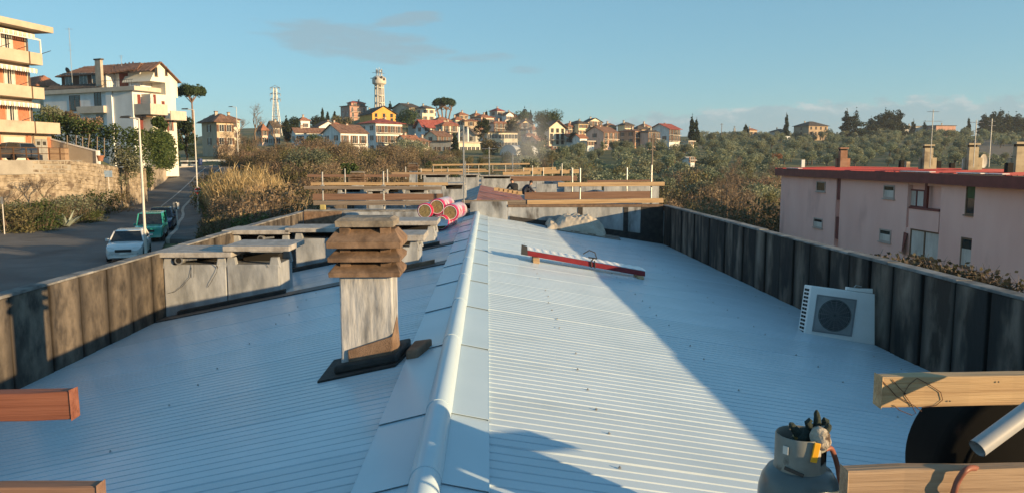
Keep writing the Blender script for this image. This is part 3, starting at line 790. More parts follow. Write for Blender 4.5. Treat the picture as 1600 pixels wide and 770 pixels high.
# ------------------------------------------------------------------ tarpaulin bundle on the right slope near the end wall
TY = 18.3
bc = on_roof(895, 362)
beige = mat('beige_tarp', (.33, .30, .25), (.47, .43, .365), rough=.6, scale=5, bump=.7, bscale=7)
bun = empty('covered_pile', (bc.x, bc.y, roof_z(bc.x)), 'pile under a crumpled beige tarpaulin near the end wall', 'covered pile')
yb = bc.y
pa, pb_ = P(853, 357, yb), P(944, 366, yb)
nu, nv = 70, 44
from mathutils import noise as mn
m = MB()
topv = [(0, .10), (.05, .38), (.10, .30), (.16, .26), (.22, .46), (.30, .62), (.5, .74), (.70, .78), (.80, .70), (.90, .48), (.97, .30), (1, .06)]
def hprof(t):
    for (a, ha), (b, hb) in zip(topv, topv[1:]):
        if a <= t <= b: return ha + (hb - ha) * (t - a) / (b - a)
    return 0
for i in range(nu + 1):
    t = i / nu
    for j in range(nv + 1):
        s = j / nv
        x = pa.x + (pb_.x - pa.x) * t
        h = hprof(t) * .60
        arch = math.sin(math.pi * min(1, max(0, s))) ** .55
        fold = mn.noise(Vector((x * 3.1, s * 5.0, 1.3))) * .13 + abs(mn.noise(Vector((x * 5.0 + s * 3, s * 2.0, 4.1)))) * .20 + (abs(mn.noise(Vector((x * 8 - s * 6, s * 4.0 + x * 2, 9.1)))) - .2) * .09 + (abs(mn.noise(Vector((x * 17 + s * 9, s * 8.0 - x * 6, 2.7)))) - .2) * .035
        y = yb - .55 + 1.25 * s + fold * .5 * (.5 - s)
        m.v.append((x + fold * .3, y, roof_z(x) + .015 + h * arch * (1 + fold * .8) + (fold * .25 if 0 < j < nv else 0)))
for i in range(nu):
    for j in range(nv):
        a = i * (nv + 1) + j; m.f.append((a, a + nv + 1, a + nv + 2, a + 1)); m.m.append(0)
m.build('tarp_cover', beige, bun, world=True, smooth=True)
m = MB()
a, b = on_roof(872, 361), on_roof(952, 372)
for k in range(3):
    y_ = a.y - .05 + .12 * k
    m.hexa([(a.x, y_, roof_z(a.x) + .01 + .03 * k), (b.x + .25, y_, roof_z(b.x + .25) + .01 + .03 * k), (b.x + .25, y_ + .1, roof_z(b.x + .25) + .01 + .03 * k), (a.x, y_ + .1, roof_z(a.x) + .01 + .03 * k)],
           [(a.x, y_, roof_z(a.x) + .035 + .03 * k), (b.x + .25, y_, roof_z(b.x + .25) + .035 + .03 * k), (b.x + .25, y_ + .1, roof_z(b.x + .25) + .035 + .03 * k), (a.x, y_ + .1, roof_z(a.x) + .035 + .03 * k)])
m.build('batten', wood_grey, bun, world=True)

# ------------------------------------------------------------------ red channel with a strip of sheeting on blocks
redm = mat('dark_red_steel', (.16, .014, .02), (.22, .022, .03), rough=.4, scale=5)
q0, q1 = on_roof(818, 408), on_roof(1008, 437)
sy = q0.y
lift0, lift1 = .11, .06
def ch_pt(t, up=0, back=0):
    x = q0.x + (q1.x - q0.x) * t; y = sy + (q1.y - sy) * t + back
    return Vector((x, y, roof_z(x) + lift0 + (lift1 - lift0) * t + up))
st = empty('steel_channel', ch_pt(0), 'dark red steel channel with a strip of corrugated sheet, propped on the right slope', 'steel channel')
m = MB(); m.hexa([ch_pt(0), ch_pt(1), ch_pt(1, 0, .05), ch_pt(0, 0, .05)], [ch_pt(0, .085), ch_pt(1, .085), ch_pt(1, .085, .05), ch_pt(0, .085, .05)])
m.build('channel', redm, st, world=True, bevel=.005)
m = MB(); n = 60
for i in range(n + 1):
    t = .02 + .99 * i / n
    w = .004 * (1 if i % 4 in (1, 2) else -1)
    m.v += [tuple(ch_pt(t, .100 + w, .012)), tuple(ch_pt(t, .112 + w, .36))]
for i in range(n): m.f.append((2 * i, 2 * i + 2, 2 * i + 3, 2 * i + 1)); m.m.append(0)
m.build('sheet_strip', white_pl, st, world=True)
m = MB(); m.hexa([ch_pt(-.02, .0, -.01), ch_pt(.035, .0, -.01), ch_pt(.035, .0, .08), ch_pt(-.02, 0, .08)], [ch_pt(-.015, .16, -.01), ch_pt(.03, .15, -.01), ch_pt(.03, .15, .08), ch_pt(-.015, .16, .08)])
m.build('end_plate', steel_dark, st, world=True)
m = MB()
m.tube([ch_pt(.555, -.01, -.012), ch_pt(.55, .09, -.014), ch_pt(.575, .16, .0), ch_pt(.60, .155, .02)], .012, 6); m.tube([ch_pt(.585, -.01, -.012), ch_pt(.58, .12, -.01)], .010, 6)
m.tube([ch_pt(.60, .155, .02), ch_pt(.585, .25, .05), ch_pt(.54, .27, .06), ch_pt(.49, .19, .06)], .010, 6); m.tube([ch_pt(.60, .155, 0), ch_pt(.53, .15, .02)], .012, 6)
m.build('tie_wire', steel_dark, st, world=True)
def wblock(t, w, nm, dx=0, label=''):
    x = ch_pt(t).x; y = ch_pt(t).y; z = roof_z(x)
    e = MB(); top = ch_pt(t).z - z - .002
    e.hexa([(x - w, y - .12, z + .009), (x + w, y - .12, z + .009), (x + w, y + .3, z + .009), (x - w, y + .3, z + .009)], [(x - w, y - .12, z + top), (x + w, y - .12, z + top), (x + w, y + .3, z + top), (x - w, y + .3, z + top)])
    tag(e.build(nm, wood_tan, bevel=.006), label, 'wood block')
wblock(.10, .055, 'wood_block', label='short pale wood block under the left end of the red channel')
wblock(.955, .05, 'wood_block', label='wood block poking out under the right end of the red channel')

# ------------------------------------------------------------------ thin aerial mast on the end wall
def mast(label, u, vt, vb, y, arms=(), r=.02):
    a = P(u, vb, y); b = P(u, vt, y)
    e = empty('aerial_mast', a, label, 'aerial mast', 'aerial masts on the roofs')
    MB().tube([(a.x, y, a.z), (a.x, y, b.z)], r, 6).build('pole', steel, e, world=True)
    for (v, du, n) in arms:
        c = P(u, v, y); w = du / FPX * y
        m = MB(); m.tube([(a.x - w, y, c.z), (a.x + w, y, c.z)], r * .5, 5)
        for k in range(n):
            xx = a.x - w + 2 * w * k / max(1, n - 1); l = w * .35
            m.tube([(xx, y - l, c.z), (xx, y + l, c.z)], r * .35, 4)
        m.build('aerial', steel, e, world=True)
    return e
mast('tall thin steel pole at the ridge end of the white roof', 725, 196, 334, 21.6, (), .022)
mast('aerial mast with two short crossbars behind the ridge end', 727.5, 252, 310, 30, ((261, 9, 4), (263.5, 6, 3)))
mast('tall aerial mast with two long crossbars above the roofs', 764.5, 230, 276, 44, ((233, 11, 6), (247.5, 9, 4)), .035)
mast('bare steel mast near the smoke', 801, 240, 272, 58, (), .04)

# ------------------------------------------------------------------ the other blocks of the row
tile_red = mat('old_red_sheet', (.22, .085, .075), (.34, .16, .14), rough=.85, scale=3, bump=.3, third=(.10, .06, .055), tscale=2)
shade_paint = mat('blue_grey_roof', (.17, .18, .19), (.30, .31, .32), rough=.6, scale=3, bump=.2)
def block(label, ya, yb, x_shift=0.0, dz=0.0, roofm=(shade_paint, shade_paint)):
    e = empty('terraced_house', (x_shift, (ya + yb) / 2, GROUND), label, 'building', 'terraced blocks in a row')
    xl, xr = XL + x_shift, XR + x_shift
    MB().box(xl - .2, xr + .2, ya, yb, GROUND, -2.85 + dz).build('wall', coping, e, world=True)
    rx = RX + x_shift
    for s, mt in ((-1, roofm[0]), (1, roofm[1])):
        xb = xl if s < 0 else xr
        a = [(rx, ya, RZ + dz), (xb, ya, RZ + dz - SL * abs(xb - rx)), (xb, yb, RZ + dz - SL * abs(xb - rx)), (rx, yb, RZ + dz)]
        if s < 0: a.reverse()
        MB().hexa([(p[0], p[1], p[2] - .05) for p in a], a).build('roof', mt, e, world=True)
    for s in (-1, 1):
        x = xl if s < 0 else xr
        x1, x2 = sorted((x, x + s * .2))
        pp = MB().box(x1, x2, ya, yb, -2.75 + dz, (PT if s > 0 else PTL) + dz).build('parapet', silver_paint if s > 0 else conc_left, e, world=True)
    for yy in (ya, yb - .2):
        MB().box(xl + .003, xr - .003, yy, yy + .2, -2.75 + dz, PTL - .03 + dz).build('end_wall', silver_paint, e, world=True)
    return e
b2 = block('second terraced block beyond the end parapet, old red sheeting on one roof slope', 24.9, 43.0, 0, -.12)
b3 = block('third terraced block with grey roof beyond the workers', 46.0, 62.0, .2, -.30)
b4 = block('last terraced block of the row, before the trees', 65.0, 84.0, .4, -.45)
# old red sheets still on part of the second roof, with a row of battens showing
def r2(x, dz=0): return RZ - .12 - SL * abs(x - RX) + dz
yA, yB = 25.2, 39.0
xa_ = RX; xb_ = P(815, 312, 27).x
for i in range(5):
    y0_, y1_ = yA + (yB - yA) * i / 5, yA + (yB - yA) * (i + 1) / 5
    a = [(xa_ - .06, y0_, r2(xa_) + .40), (xb_ + .3, y0_, r2(xb_ + .3) + .32), (xb_ + .3, y1_ + .1, r2(xb_ + .3) + .31), (xa_ - .06, y1_ + .1, r2(xa_) + .39)]
    MB().hexa([(p[0], p[1], p[2] - .04) for p in a], a).build('old_roof_sheet', tile_red, b2, world=True)
    a = [(xa_ - .9, y0_, r2(xa_ - .9) + .22), (xa_ - .06, y0_, r2(xa_) + .4), (xa_ - .06, y1_ + .1, r2(xa_) + .39), (xa_ - .9, y1_ + .1, r2(xa_ - .9) + .21)]
    MB().hexa([(p[0], p[1], p[2] - .04) for p in a], a).build('old_roof_sheet', shade_paint, b2, world=True)
for k in range(6):
    c = P(776 + 7 * k, 297 + 1.2 * k, 31.0)
    MB().box(c.x - .11, c.x + .11, 30.7, 31.0, c.z - .03, c.z + .10).build('batten_end', wood_tan, b2, world=True)
# silver cross walls on its right slope
for (ua, ub, va, vb, y) in ((838, 870, 288, 302, 38.0), (882, 940, 287, 300, 36.0), (944, 1030, 290, 302, 33.0)):
    pa_, pc_ = P(ua, vb, y), P(ub, va, y)
    MB().box(pa_.x, pc_.x, y, y + .2, -2.6, pc_.z).build('cross_wall', silver_paint, b2, world=True)
# vent boxes and chimneys on these roofs
V2 = 27.2
bx = lambda u: P(u, 300, V2).x
bz = lambda v: P(700, v, V2).z
vent_box(b2, bx(690), bx(728), V2, V2 + .9, bz(296), bz(290), [(bx(690), bx(726), bz(289.5), .07, lid_m)], 'large silver vent box behind the insulation rolls')
for (ua, ub, v0, y) in ((528, 568, 296, 30), (592, 628, 296, 29), (634, 668, 297, 30), (575, 600, 299, 28)):
    bx2 = lambda u: P(u, 300, y).x
    zt = P(ua, v0, y).z
    vent_box(b2, bx2(ua), bx2(ub), y, y + .8, zt - .12, zt, [(bx2(ua) - .1, bx2(ub) + .1, zt, .08, lid_m)])
c2 = P(558, 286, 33)
chimney(b2, c2.x, 33, .48, .36, -2.3, P(558, 285, 33).z, .66, silver_paint)['label'] = 'chimney with pale stacked cowl standing above the upper board'
c3 = P(645.5, 286, 46.5)
chimney(b3, c3.x, 46.5, .46, .4, -2.5, P(645, 267, 46.5).z, .62, silver_paint)['label'] = 'tall silver chimney with dark stacked cowl'
for (ua, ub, v0, y) in ((662, 700, 274, 50), (720, 748, 274, 50), (752, 800, 276, 52), (800, 850, 277, 54)):
    bx2 = lambda u: P(u, 300, y).x
    zt = P(ua, v0, y).z
    vent_box(b3, bx2(ua), bx2(ub), y, y + .8, zt - .15, zt, [(bx2(ua) - .1, bx2(ub) + .1, zt, .08, lid_m)])
rail('third guard rail of tan boards over the second roof', 44.0, -1.6,
     [(612, 725, 273, 273, 269.5, wood_old, 0), (480, 640, 277, 277, 273, wood_brown, 0), (798, 902, 284, 283, 276, wood_brown, 0), (786, 905, 274, 271, 269, wood_tan, .1), (826, 905, 268.5, 268, 265.5, wood_tan, .2)],
     [(634, 261, 280, ()), (658, 263, 280, ()), (832, 259, 283, ()), (849, 262, 283, ()), (878, 256, 281, ()), (893, 262, 281, ())])
rail('far guard rail with one long high tan board', 63.5, -1.7,
     [(676, 828, 259.5, 257.5, 257, wood_tan, 0), (657, 724, 268.5, 268.5, 265.5, wood_tan, .1), (722, 766, 270, 269, 267.5, wood_tan, 0), (818, 869, 267, 265.5, 263, wood_tan, .1), (786, 870, 272.5, 271.5, 270, wood_tan, .2)],
     [(677, 257, 274, ()), (700, 262, 274, ()), (732, 258, 275, ()), (748, 258, 275, ()), (790, 258, 274, ()), (818, 262, 275, ()), (863, 263, 275, ())])
rail('farthest guard rail of pale boards at the end of the row', 82, -1.8,
     [(640, 760, 266, 266, 264.3, wood_tan, 0), (770, 880, 267.5, 267, 265.5, wood_old, 0)], [(650, 260, 270, ()), (690, 260, 270, ()), (770, 259, 270, ()), (840, 260, 271, ()), (875, 261, 271, ())])

# ------------------------------------------------------------------ two workers crouching on the far roof
cloth_dark = mat('dark_workwear', (.010, .011, .014), (.022, .024, .030), rough=.85, scale=20)
cloth_navy = mat('navy_workwear', (.012, .016, .03), (.025, .032, .055), rough=.85, scale=20)
skin = mat('skin', (.42, .24, .17), (.50, .30, .22), rough=.6, scale=20)
hairm = flat('dark_hair', (.012, .010, .008), .8)
def person(label, loc, face, joints, edges, radii, mt, head, hands):
    e = empty('person', loc, label, 'person', 'workers on the far roof', rot=face)
    me = bpy.data.meshes.new('body'); me.from_pydata(joints, edges, []); me.materials.append(mt)
    o = put('body', me, e)
    sk = o.modifiers.new('skin', 'SKIN'); sk.use_smooth_shade = True
    ss = o.modifiers.new('sub', 'SUBSURF'); ss.levels = 1; ss.render_levels = 2
    lay = me.skin_vertices[0].data if me.skin_vertices else None
    if lay is None:
        bm_ = bmesh.new(); bm_.from_mesh(me); bm_.verts.layers.skin.verify(); bm_.to_mesh(me); bm_.free(); lay = me.skin_vertices[0].data
    for i, r in enumerate(radii): lay[i].radius = (r, r)
    lay[0].use_root = True
    h = Vector(head)
    m = MB(); m.lathe([(0, -.125), (.04, -.12), (.065, -.08), (.078, -.02), (.082, .03), (.075, .08), (.05, .115), (0, .128)], 16)
    m.tube([(.0, .075, -.01), (.0, .105, -.03), (0, .08, -.045)], [.012, .016, .012], 6)
    for s in (-1, 1): m.tube([(s * .076, -.01, .02), (s * .092, -.015, .0), (s * .078, -.01, -.025)], [.012, .014, .01], 6)
    hd = m.build('head', skin, e, loc=h, rot=(-.5, 0, 0), smooth=True)
    for s in (-1, 1): MB().lathe([(0, -.01), (.011, 0), (0, .01)], 8).build('eye', hairm, hd, loc=(s * .03, .072, .02))
    MB().box(-.025, .025, .07, .081, -.066, -.058).build('mouth', flat('lip', (.3, .12, .1)), hd)
    m = MB(); m.lathe([(.083, .0), (.09, .03), (.083, .09), (.055, .125), (0, .14)], 16, (0, -.008, .0)); m.build('hair', hairm, hd, smooth=True)
    for hp_, dr_ in hands:
        m = MB(); p = Vector(hp_); d = Vector(dr_)
        m.tube([p, p + d * .05, p + d * .09], [.03, .042, .036], 8)
        side = d.cross(Vector((0, 0, 1))).normalized()
        for k in range(4):
            b = p + d * .085 + side * (.03 - .02 * k); l = (.06, .072, .068, .052)[k]
            m.tube([b, b + d * l * .6 + Vector((0, 0, -.012)), b + d * l * .8 + Vector((0, 0, -.04))], [.009, .009, .007], 6)
        b = p + d * .02 + side * .04
        m.tube([b, b + side * .03 + d * .03, b + side * .035 + d * .06], [.011, .011, .008], 6)
        m.build('hand', skin, e, smooth=True)
    return e
# joints: pelvis, waist, chest, neck, then arms and legs; crouched and bent forward (+Y is the way they face)
J1 = [(0, 0, .42), (0, .06, .62), (0, .20, .84), (0, .30, .96), (-.20, .22, .86), (-.28, .36, .62), (-.18, .56, .48), (.20, .22, .86), (.28, .36, .62), (.16, .56, .46),
      (-.13, .02, .40), (-.19, .40, .50), (-.17, .20, .10), (-.17, .36, .04), (.13, .02, .40), (.19, .40, .46), (.17, .22, .10), (.17, .38, .04)]
J1 = [(x, y, z * .72 if z > .12 else z) for x, y, z in J1]
E1 = [(0, 1), (1, 2), (2, 3), (2, 4), (4, 5), (5, 6), (2, 7), (7, 8), (8, 9), (0, 10), (10, 11), (11, 12), (12, 13), (0, 14), (14, 15), (15, 16), (16, 17)]
Rr1 = [.15, .15, .17, .06, .085, .06, .042, .085, .06, .042, .11, .085, .055, .05, .11, .085, .055, .05]
wy = 40.5
w1 = P(804.5, 299, wy); w2 = P(818, 300, wy + .2)
b2z = lambda x: RZ - .12 - SL * abs(x - RX) + .002
person('worker in black clothes crouching on the far roof, left of the two', (w1.x, wy, b2z(w1.x)), math.radians(20), J1, E1, Rr1, cloth_dark, (.0, .42, .80), (((-.18, .56, .34), (.2, .9, -.3)), ((.16, .56, .33), (-.2, .9, -.3))))
person('worker in navy clothes bending to the right on the far roof', (w2.x, wy + .2, b2z(w2.x)), math.radians(-70), J1, E1, Rr1, cloth_navy, (.0, .42, .80), (((-.18, .56, .34), (.2, .9, -.3)), ((.16, .56, .33), (-.2, .9, -.3))))
# ------------------------------------------------------------------ terrain
T_U = [-150, 100, 250, 400, 500, 600, 765, 950, 1100, 1300, 1600]
T_R = [0, 30, 50, 57, 70, 74, 100, 130, 150, 200, 250, 300, 350, 400, 500, 600, 700, 900, 1500]
T_Z = [[-5.4, -5.4, -5.4, -4.9, -2.0, -.1, 1, 2, 3, 5, 6, 7, 8, 8, 8, 8, 8, 0, -20],
       [-5.4, -5.4, -5.4, -5.1, -2.6, -.6, 1.5, 3, 3.5, 5, 6, 7, 8, 8, 8, 8, 8, 0, -20],
       [-5.4, -5.4, -5.4, -5.3, -5.1, -5.0, -3.5, -2.2, -1, 2, 4, 6, 7, 8, 9, 9, 9, 0, -20],
       [-5.6, -5.4, -5.1, -4.9, -4.4, -4.3, -3, -1.5, 0, 2.5, 5, 9, 13, 16, 20, 22, 22, 15, -20],
       [-6, -6, -5.5, -5.2, -4.5, -4.2, -2.5, -.5, 1, 2.8, 4.3, 9, 14, 17, 22, 24, 22, 15, -20],
       [-7, -7, -7, -7, -6.5, -6.4, -4.5, -2, -1, 1, 2.8, 9, 16, 22, 26.5, 26, 22, 15, -20],
       [-8, -8, -8, -8, -7.5, -7.5, -6, -4, -3, -.3, 3, 6.5, 12, 17, 23, 23, 20, 10, -20],
       [-8.5, -8.5, -8.5, -8.5, -8.3, -8.2, -7.5, -6.5, -5.5, -2.5, 1, 5, 8, 10.5, 14, 16, 17, 12, -20],
       [-9, -9, -9, -9, -9, -9, -8.5, -7, -6, -3.5, -1, 2, 5, 8.5, 13.5, 18.5, 19.5, 12, -20],
       [-10, -10, -10, -10, -10, -10, -9.5, -8.5, -8, -5, -2, 1.5, 5, 9.8, 13.5, 17.5, 19, 12, -20],
       [-10, -10, -10, -10, -10, -10, -9.5, -8.5, -8, -5, -1, 3, 7, 11, 15.5, 19, 20, 12, -20]]
T_A = [math.atan((u - 762) / FPX) for u in T_U]
T_Z = np.array(T_Z, float)
RD = [(5, -41, 27, -5.25), (30, -41, 24, -5.25), (45, -40.5, 21.5, -5.2), (52, -42, 20.5, -5.2), (57, -29.2, 6.2, -5.18), (63, -29.8, 4.6, -5.15), (70, -31.9, 4.4, -5.12), (78, -35, 4.2, -5.0), (94, -39.6, 3.9, -4.6), (103, -42, 3.8, -4.1),
      (112, -43.8, 3.6, -3.1), (118, -45, 3.4, -2.3), (123, -45.5, 3.5, -1.25), (131, -44, 3.7, -1.15), (140, -43.5, 3.8, -1.12), (165, -45, 3.8, -1.1), (190, -47, 3.8, -.6)]
def road_at(y):
    for a, b in zip(RD, RD[1:]):
        if a[0] <= y <= b[0]:
            t = (y - a[0]) / (b[0] - a[0]); return [a[i] + (b[i] - a[i]) * t for i in (1, 2, 3)]
    return None
def base_gz(x, y):
    r = max(y, .64 * math.hypot(x, y)); a = math.atan2(x, max(y, 1e-3)) if y > 0 else (T_A[-1] if x > 0 else T_A[0])
    a = min(max(a, T_A[0]), T_A[-1]); r = min(r, T_R[-1] - 1e-3)
    i = max(k for k in range(len(T_A)) if T_A[k] <= a + 1e-12); i = min(i, len(T_A) - 2)
    j = max(k for k in range(len(T_R)) if T_R[k] <= r); j = min(j, len(T_R) - 2)
    s = (a - T_A[i]) / (T_A[i + 1] - T_A[i]); t = (r - T_R[j]) / (T_R[j + 1] - T_R[j])
    s = s * s * (3 - 2 * s)
    return (T_Z[i, j] * (1 - s) + T_Z[i + 1, j] * s) * (1 - t) + (T_Z[i, j + 1] * (1 - s) + T_Z[i + 1, j + 1] * s) * t
def gz(x, y):
    z = base_gz(x, y); r = road_at(y)
    if r:
        d = abs(x - r[0]) - r[1]
        t = min(1, max(0, (d - .3) / 4.5)); t = t * t * (3 - 2 * t)
        z = (r[2] - .16) * (1 - t) + z * t
    return z
def GP(u, y):
    x = XU(u, y); return Vector((x, y, gz(x, y)))
ground_m = mat('winter_grass', (.065, .08, .03), (.14, .14, .06), rough=1, scale=.05, detail=10, third=(.17, .145, .08), tscale=.035, tlo=.50, thi=.64, bump=.5, bscale=.8, lo=.4, hi=.6)
m = MB()
angs = [math.radians(a) for a in (list(range(-180, -46, 9)) + [x * .75 for x in range(-60, 61)] + list(range(48, 180, 9)))]
rads = [0.0, 6, 12, 18, 24, 30, 36, 42, 48, 54, 58, 62, 66, 70, 74, 78, 84, 90, 96, 102, 110, 118, 126, 134, 142, 150, 160, 170, 180, 192, 205, 218, 232, 246, 260, 275, 290, 305, 320, 340, 360, 380, 400, 425, 450, 480, 520, 560, 600, 650, 700, 800, 900, 1100, 1500, 2200, 3500]
na, nr = len(angs), len(rads)
m.v.append((0, 0, gz(0, 0)))
for r in rads[1:]:
    for a in angs:
        x, y = r * math.sin(a), r * math.cos(a)
        m.v.append((x, y, gz(x, y) if r < 1500 else -20 - (r - 1500) * .01))
for j in range(na): m.f.append((0, 1 + (j + 1) % na, 1 + j)); m.m.append(0)
for i in range(nr - 2):
    for j in range(na):
        k = (j + 1) % na; o = 1 + i * na
        m.f.append((o + j, o + k, o + na + k, o + na + j)); m.m.append(0)
m.build('ground', ground_m, smooth=False, kind='structure')

# ------------------------------------------------------------------ road, kerbs, pavement, markings
asphalt = mat('asphalt', (.095, .092, .09), (.15, .145, .14), rough=.85, scale=.35, bump=.2, bscale=9, third=(.07, .07, .07), tscale=.25, tlo=.55, thi=.7)
kerb_m = mat('kerb_stone', (.34, .32, .28), (.48, .45, .40), rough=.9, scale=1.5)
paint = mat('road_paint', (.32, .32, .31), (.50, .50, .48), rough=.7, scale=3)
ys = [5, 15, 25, 35, 42, 45, 48, 50, 52, 54, 57, 60, 63, 64, 68, 72, 76, 80, 86, 94, 100, 103, 108, 112, 116, 118, 120.5, 123, 127, 133, 140, 148, 155, 163, 170, 180, 190]
m = MB()
ys = sorted(set(ys))
for y in ys:
    c, w, z = road_at(y)
    m.v += [(c - w, y, z), (c - w / 3, y, z + .03), (c + w / 3, y, z + .03), (c + w, y, z)]
for i in range(len(ys) - 1):
    for k in range(3):
        a = i * 4 + k; m.f.append((a, a + 1, a + 5, a + 4)); m.m.append(0)
m.build('road', asphalt, kind='structure')
def edge_strip(nm, side, off0, off1, h0, h1, mt, ya, yb, **kw):
    m = MB(); yy = [y for y in ys if ya <= y <= yb]
    for y in yy:
        c, w, z = road_at(y); a, b = c + side * (w + off0), c + side * (w + off1)
        m.v += [(a, y, z + h0), (b, y, z + h0), (b, y, z + h1), (a, y, z + h1)]
    for i in range(len(yy) - 1):
        for k in range(4):
            p, q = i * 4 + k, i * 4 + (k + 1) % 4; m.f.append((p, p + 4, q + 4, q) if side > 0 else (p, q, q + 4, p + 4)); m.m.append(0)
    m.f.append((0, 1, 2, 3)); m.m.append(0)
    return m.build(nm, mt, **kw)
edge_strip('kerb', -1, 0, .28, -.2, .14, kerb_m, 63, 190, kind='structure')
edge_strip('kerb', 1, 0, .25, -.2, .13, kerb_m, 50, 190, kind='structure')
edge_strip('pavement', 1, .254, 1.9, -.2, .125, mat('pavement_grey', (.10, .095, .09), (.17, .16, .15), rough=.9, scale=.8), 50, 170, kind='structure')
m = MB()       # kerb sweeping round the corner at the left
cv = [PZ(u, v, -5.2) for u, v in ((-170, 372), (-90, 369), (0, 364), (30, 361.5), (60, 358.5), (90, 353), (104, 348.8))]
for i, p in enumerate(cv):
    for (dx, dy, z) in ((0, 0, -.2), (0, .35, -.2), (0, .35, .14), (0, 0, .14)): m.v.append((p.x - dx, p.y + dy, p.z + z + .0))
for i in range(len(cv) - 1):
    for k in range(4): a, b = i * 4 + k, i * 4 + (k + 1) % 4; m.f.append((a, b, b + 4, a + 4)); m.m.append(0)
m.build('kerb', kerb_m, kind='structure')
m = MB()
for side, off in ((-1, -.75), (1, -2.35)):
    yy = [y for y in ys if 64 <= y <= 170]
    for i, (a, b) in enumerate(zip(yy, yy[1:])):
        (c0, w0, z0), (c1, w1, z1) = road_at(a), road_at(b)
        xa, xb = c0 + side * (w0 + off), c1 + side * (w1 + off)
        if side > 0 and a < 72: continue
        zl = .03 if side > 0 else .012
        m.poly([(xa - .07, a, z0 + zl + .012), (xa + .07, a, z0 + zl + .012), (xb + .07, b, z1 + zl + .012), (xb - .07, b, z1 + zl + .012)])
m.build('road_marking', paint, kind='structure')

# ------------------------------------------------------------------ generic building pieces
def win_mesh(nm, w, h, frame, pane, shutter=None, sh_open=True, depth=.10, mull=1):
    """window with its own frame, panes set back in it, sill, and shutters folded open beside it; front faces -Y, y=0 on the wall"""
    b = MB(); f = .07
    b.box(-w / 2, w / 2, -.02, .02, 0, h, 1)                 # pane
    for k in range(mull): x = -w / 2 + w * (k + 1) / (mull + 1); b.box(x - .03, x + .03, -.05, -.021, f, h - f, 0)
    b.box(-w / 2 - f, -w / 2, -.07, .02, -f, h + f, 0); b.box(w / 2, w / 2 + f, -.07, .02, -f, h + f, 0)
    b.box(-w / 2, w / 2, -.07, .02, h, h + f, 0); b.box(-w / 2 - .12, w / 2 + .12, -.14, .02, -f - .05, -f, 0)
    b.box(-w / 2, w / 2, -.06, .02, -f + .001, 0, 0)
    if shutter:
        for s in (-1, 1):
            x0, x1 = sorted((s * (w / 2 + f + .01), s * (w / 2 + f + w * .5)))
            b.box(x0, x1, -.075, -.025, -.02, h, 2)
            for q in range(5): b.box(x0 + .05, x1 - .05, -.087, -.076, h * (q + .3) / 5, h * (q + .75) / 5, 2)
    me = b.mesh(nm, [frame, pane] + ([shutter] if shutter else []))
    return me
pane_m = glass_mat('dark_pane', (.022, .028, .034), .08)
frame_w = flat('white_frame', (.62, .60, .56), .6)
frame_b = flat('brown_frame', (.10, .055, .03), .6)
sh_green = flat('green_shutter', (.03, .06, .04), .7); sh_brown = flat('brown_shutter', (.10, .045, .025), .7); sh_red = flat('maroon_shutter', (.15, .03, .025), .7)
chim_m = mat('plaster_chimney', (.34, .30, .25), (.46, .42, .36), rough=.95, scale=2)
slab_m = mat('balcony_concrete', (.46, .41, .35), (.56, .51, .44), rough=.9, scale=1.2)
def wallm(nm, c): return mat('render_' + nm, tuple(x * .86 for x in c), tuple(min(.85, x * 1.06) for x in c), rough=.92, scale=.6, third=tuple(x * .72 for x in c), tscale=.35, tlo=.58, thi=.74, stretch=(1, 1, .45))
def tile_mat(nm, a, b):
    m = mat('roof_tiles_' + nm, a, b, rough=.9, scale=1.3, third=tuple(x * .6 for x in a), tscale=.9, tlo=.55, thi=.72)
    return m
tile_or = tile_mat('terracotta', (.23, .095, .055), (.36, .165, .10))
tile_br = tile_mat('brown', (.15, .08, .055), (.25, .145, .10))
tile_rd = tile_mat('red', (.25, .055, .045), (.36, .105, .085))
tile_dk = tile_mat('dark', (.06, .048, .042), (.12, .10, .085))
WM = {}
def win(kind, w, h):
    k = (kind, round(w, 1), round(h, 1))
    if k not in WM:
        fr, sh = {'white': (frame_w, None), 'brown': (frame_b, None), 'green': (frame_w, sh_green), 'sbrown': (frame_w, sh_brown), 'red': (frame_w, sh_red), 'plain': (frame_b, None)}[kind]
        WM[k] = win_mesh('window', k[1], k[2], fr, pane_m, sh)
    return WM[k]
def place_win(par, me, x, y, z, rot=0, nm='window', label=None):
    return put(nm, me, par, loc=(x, y, z), rot=(0, 0, rot), label=label)
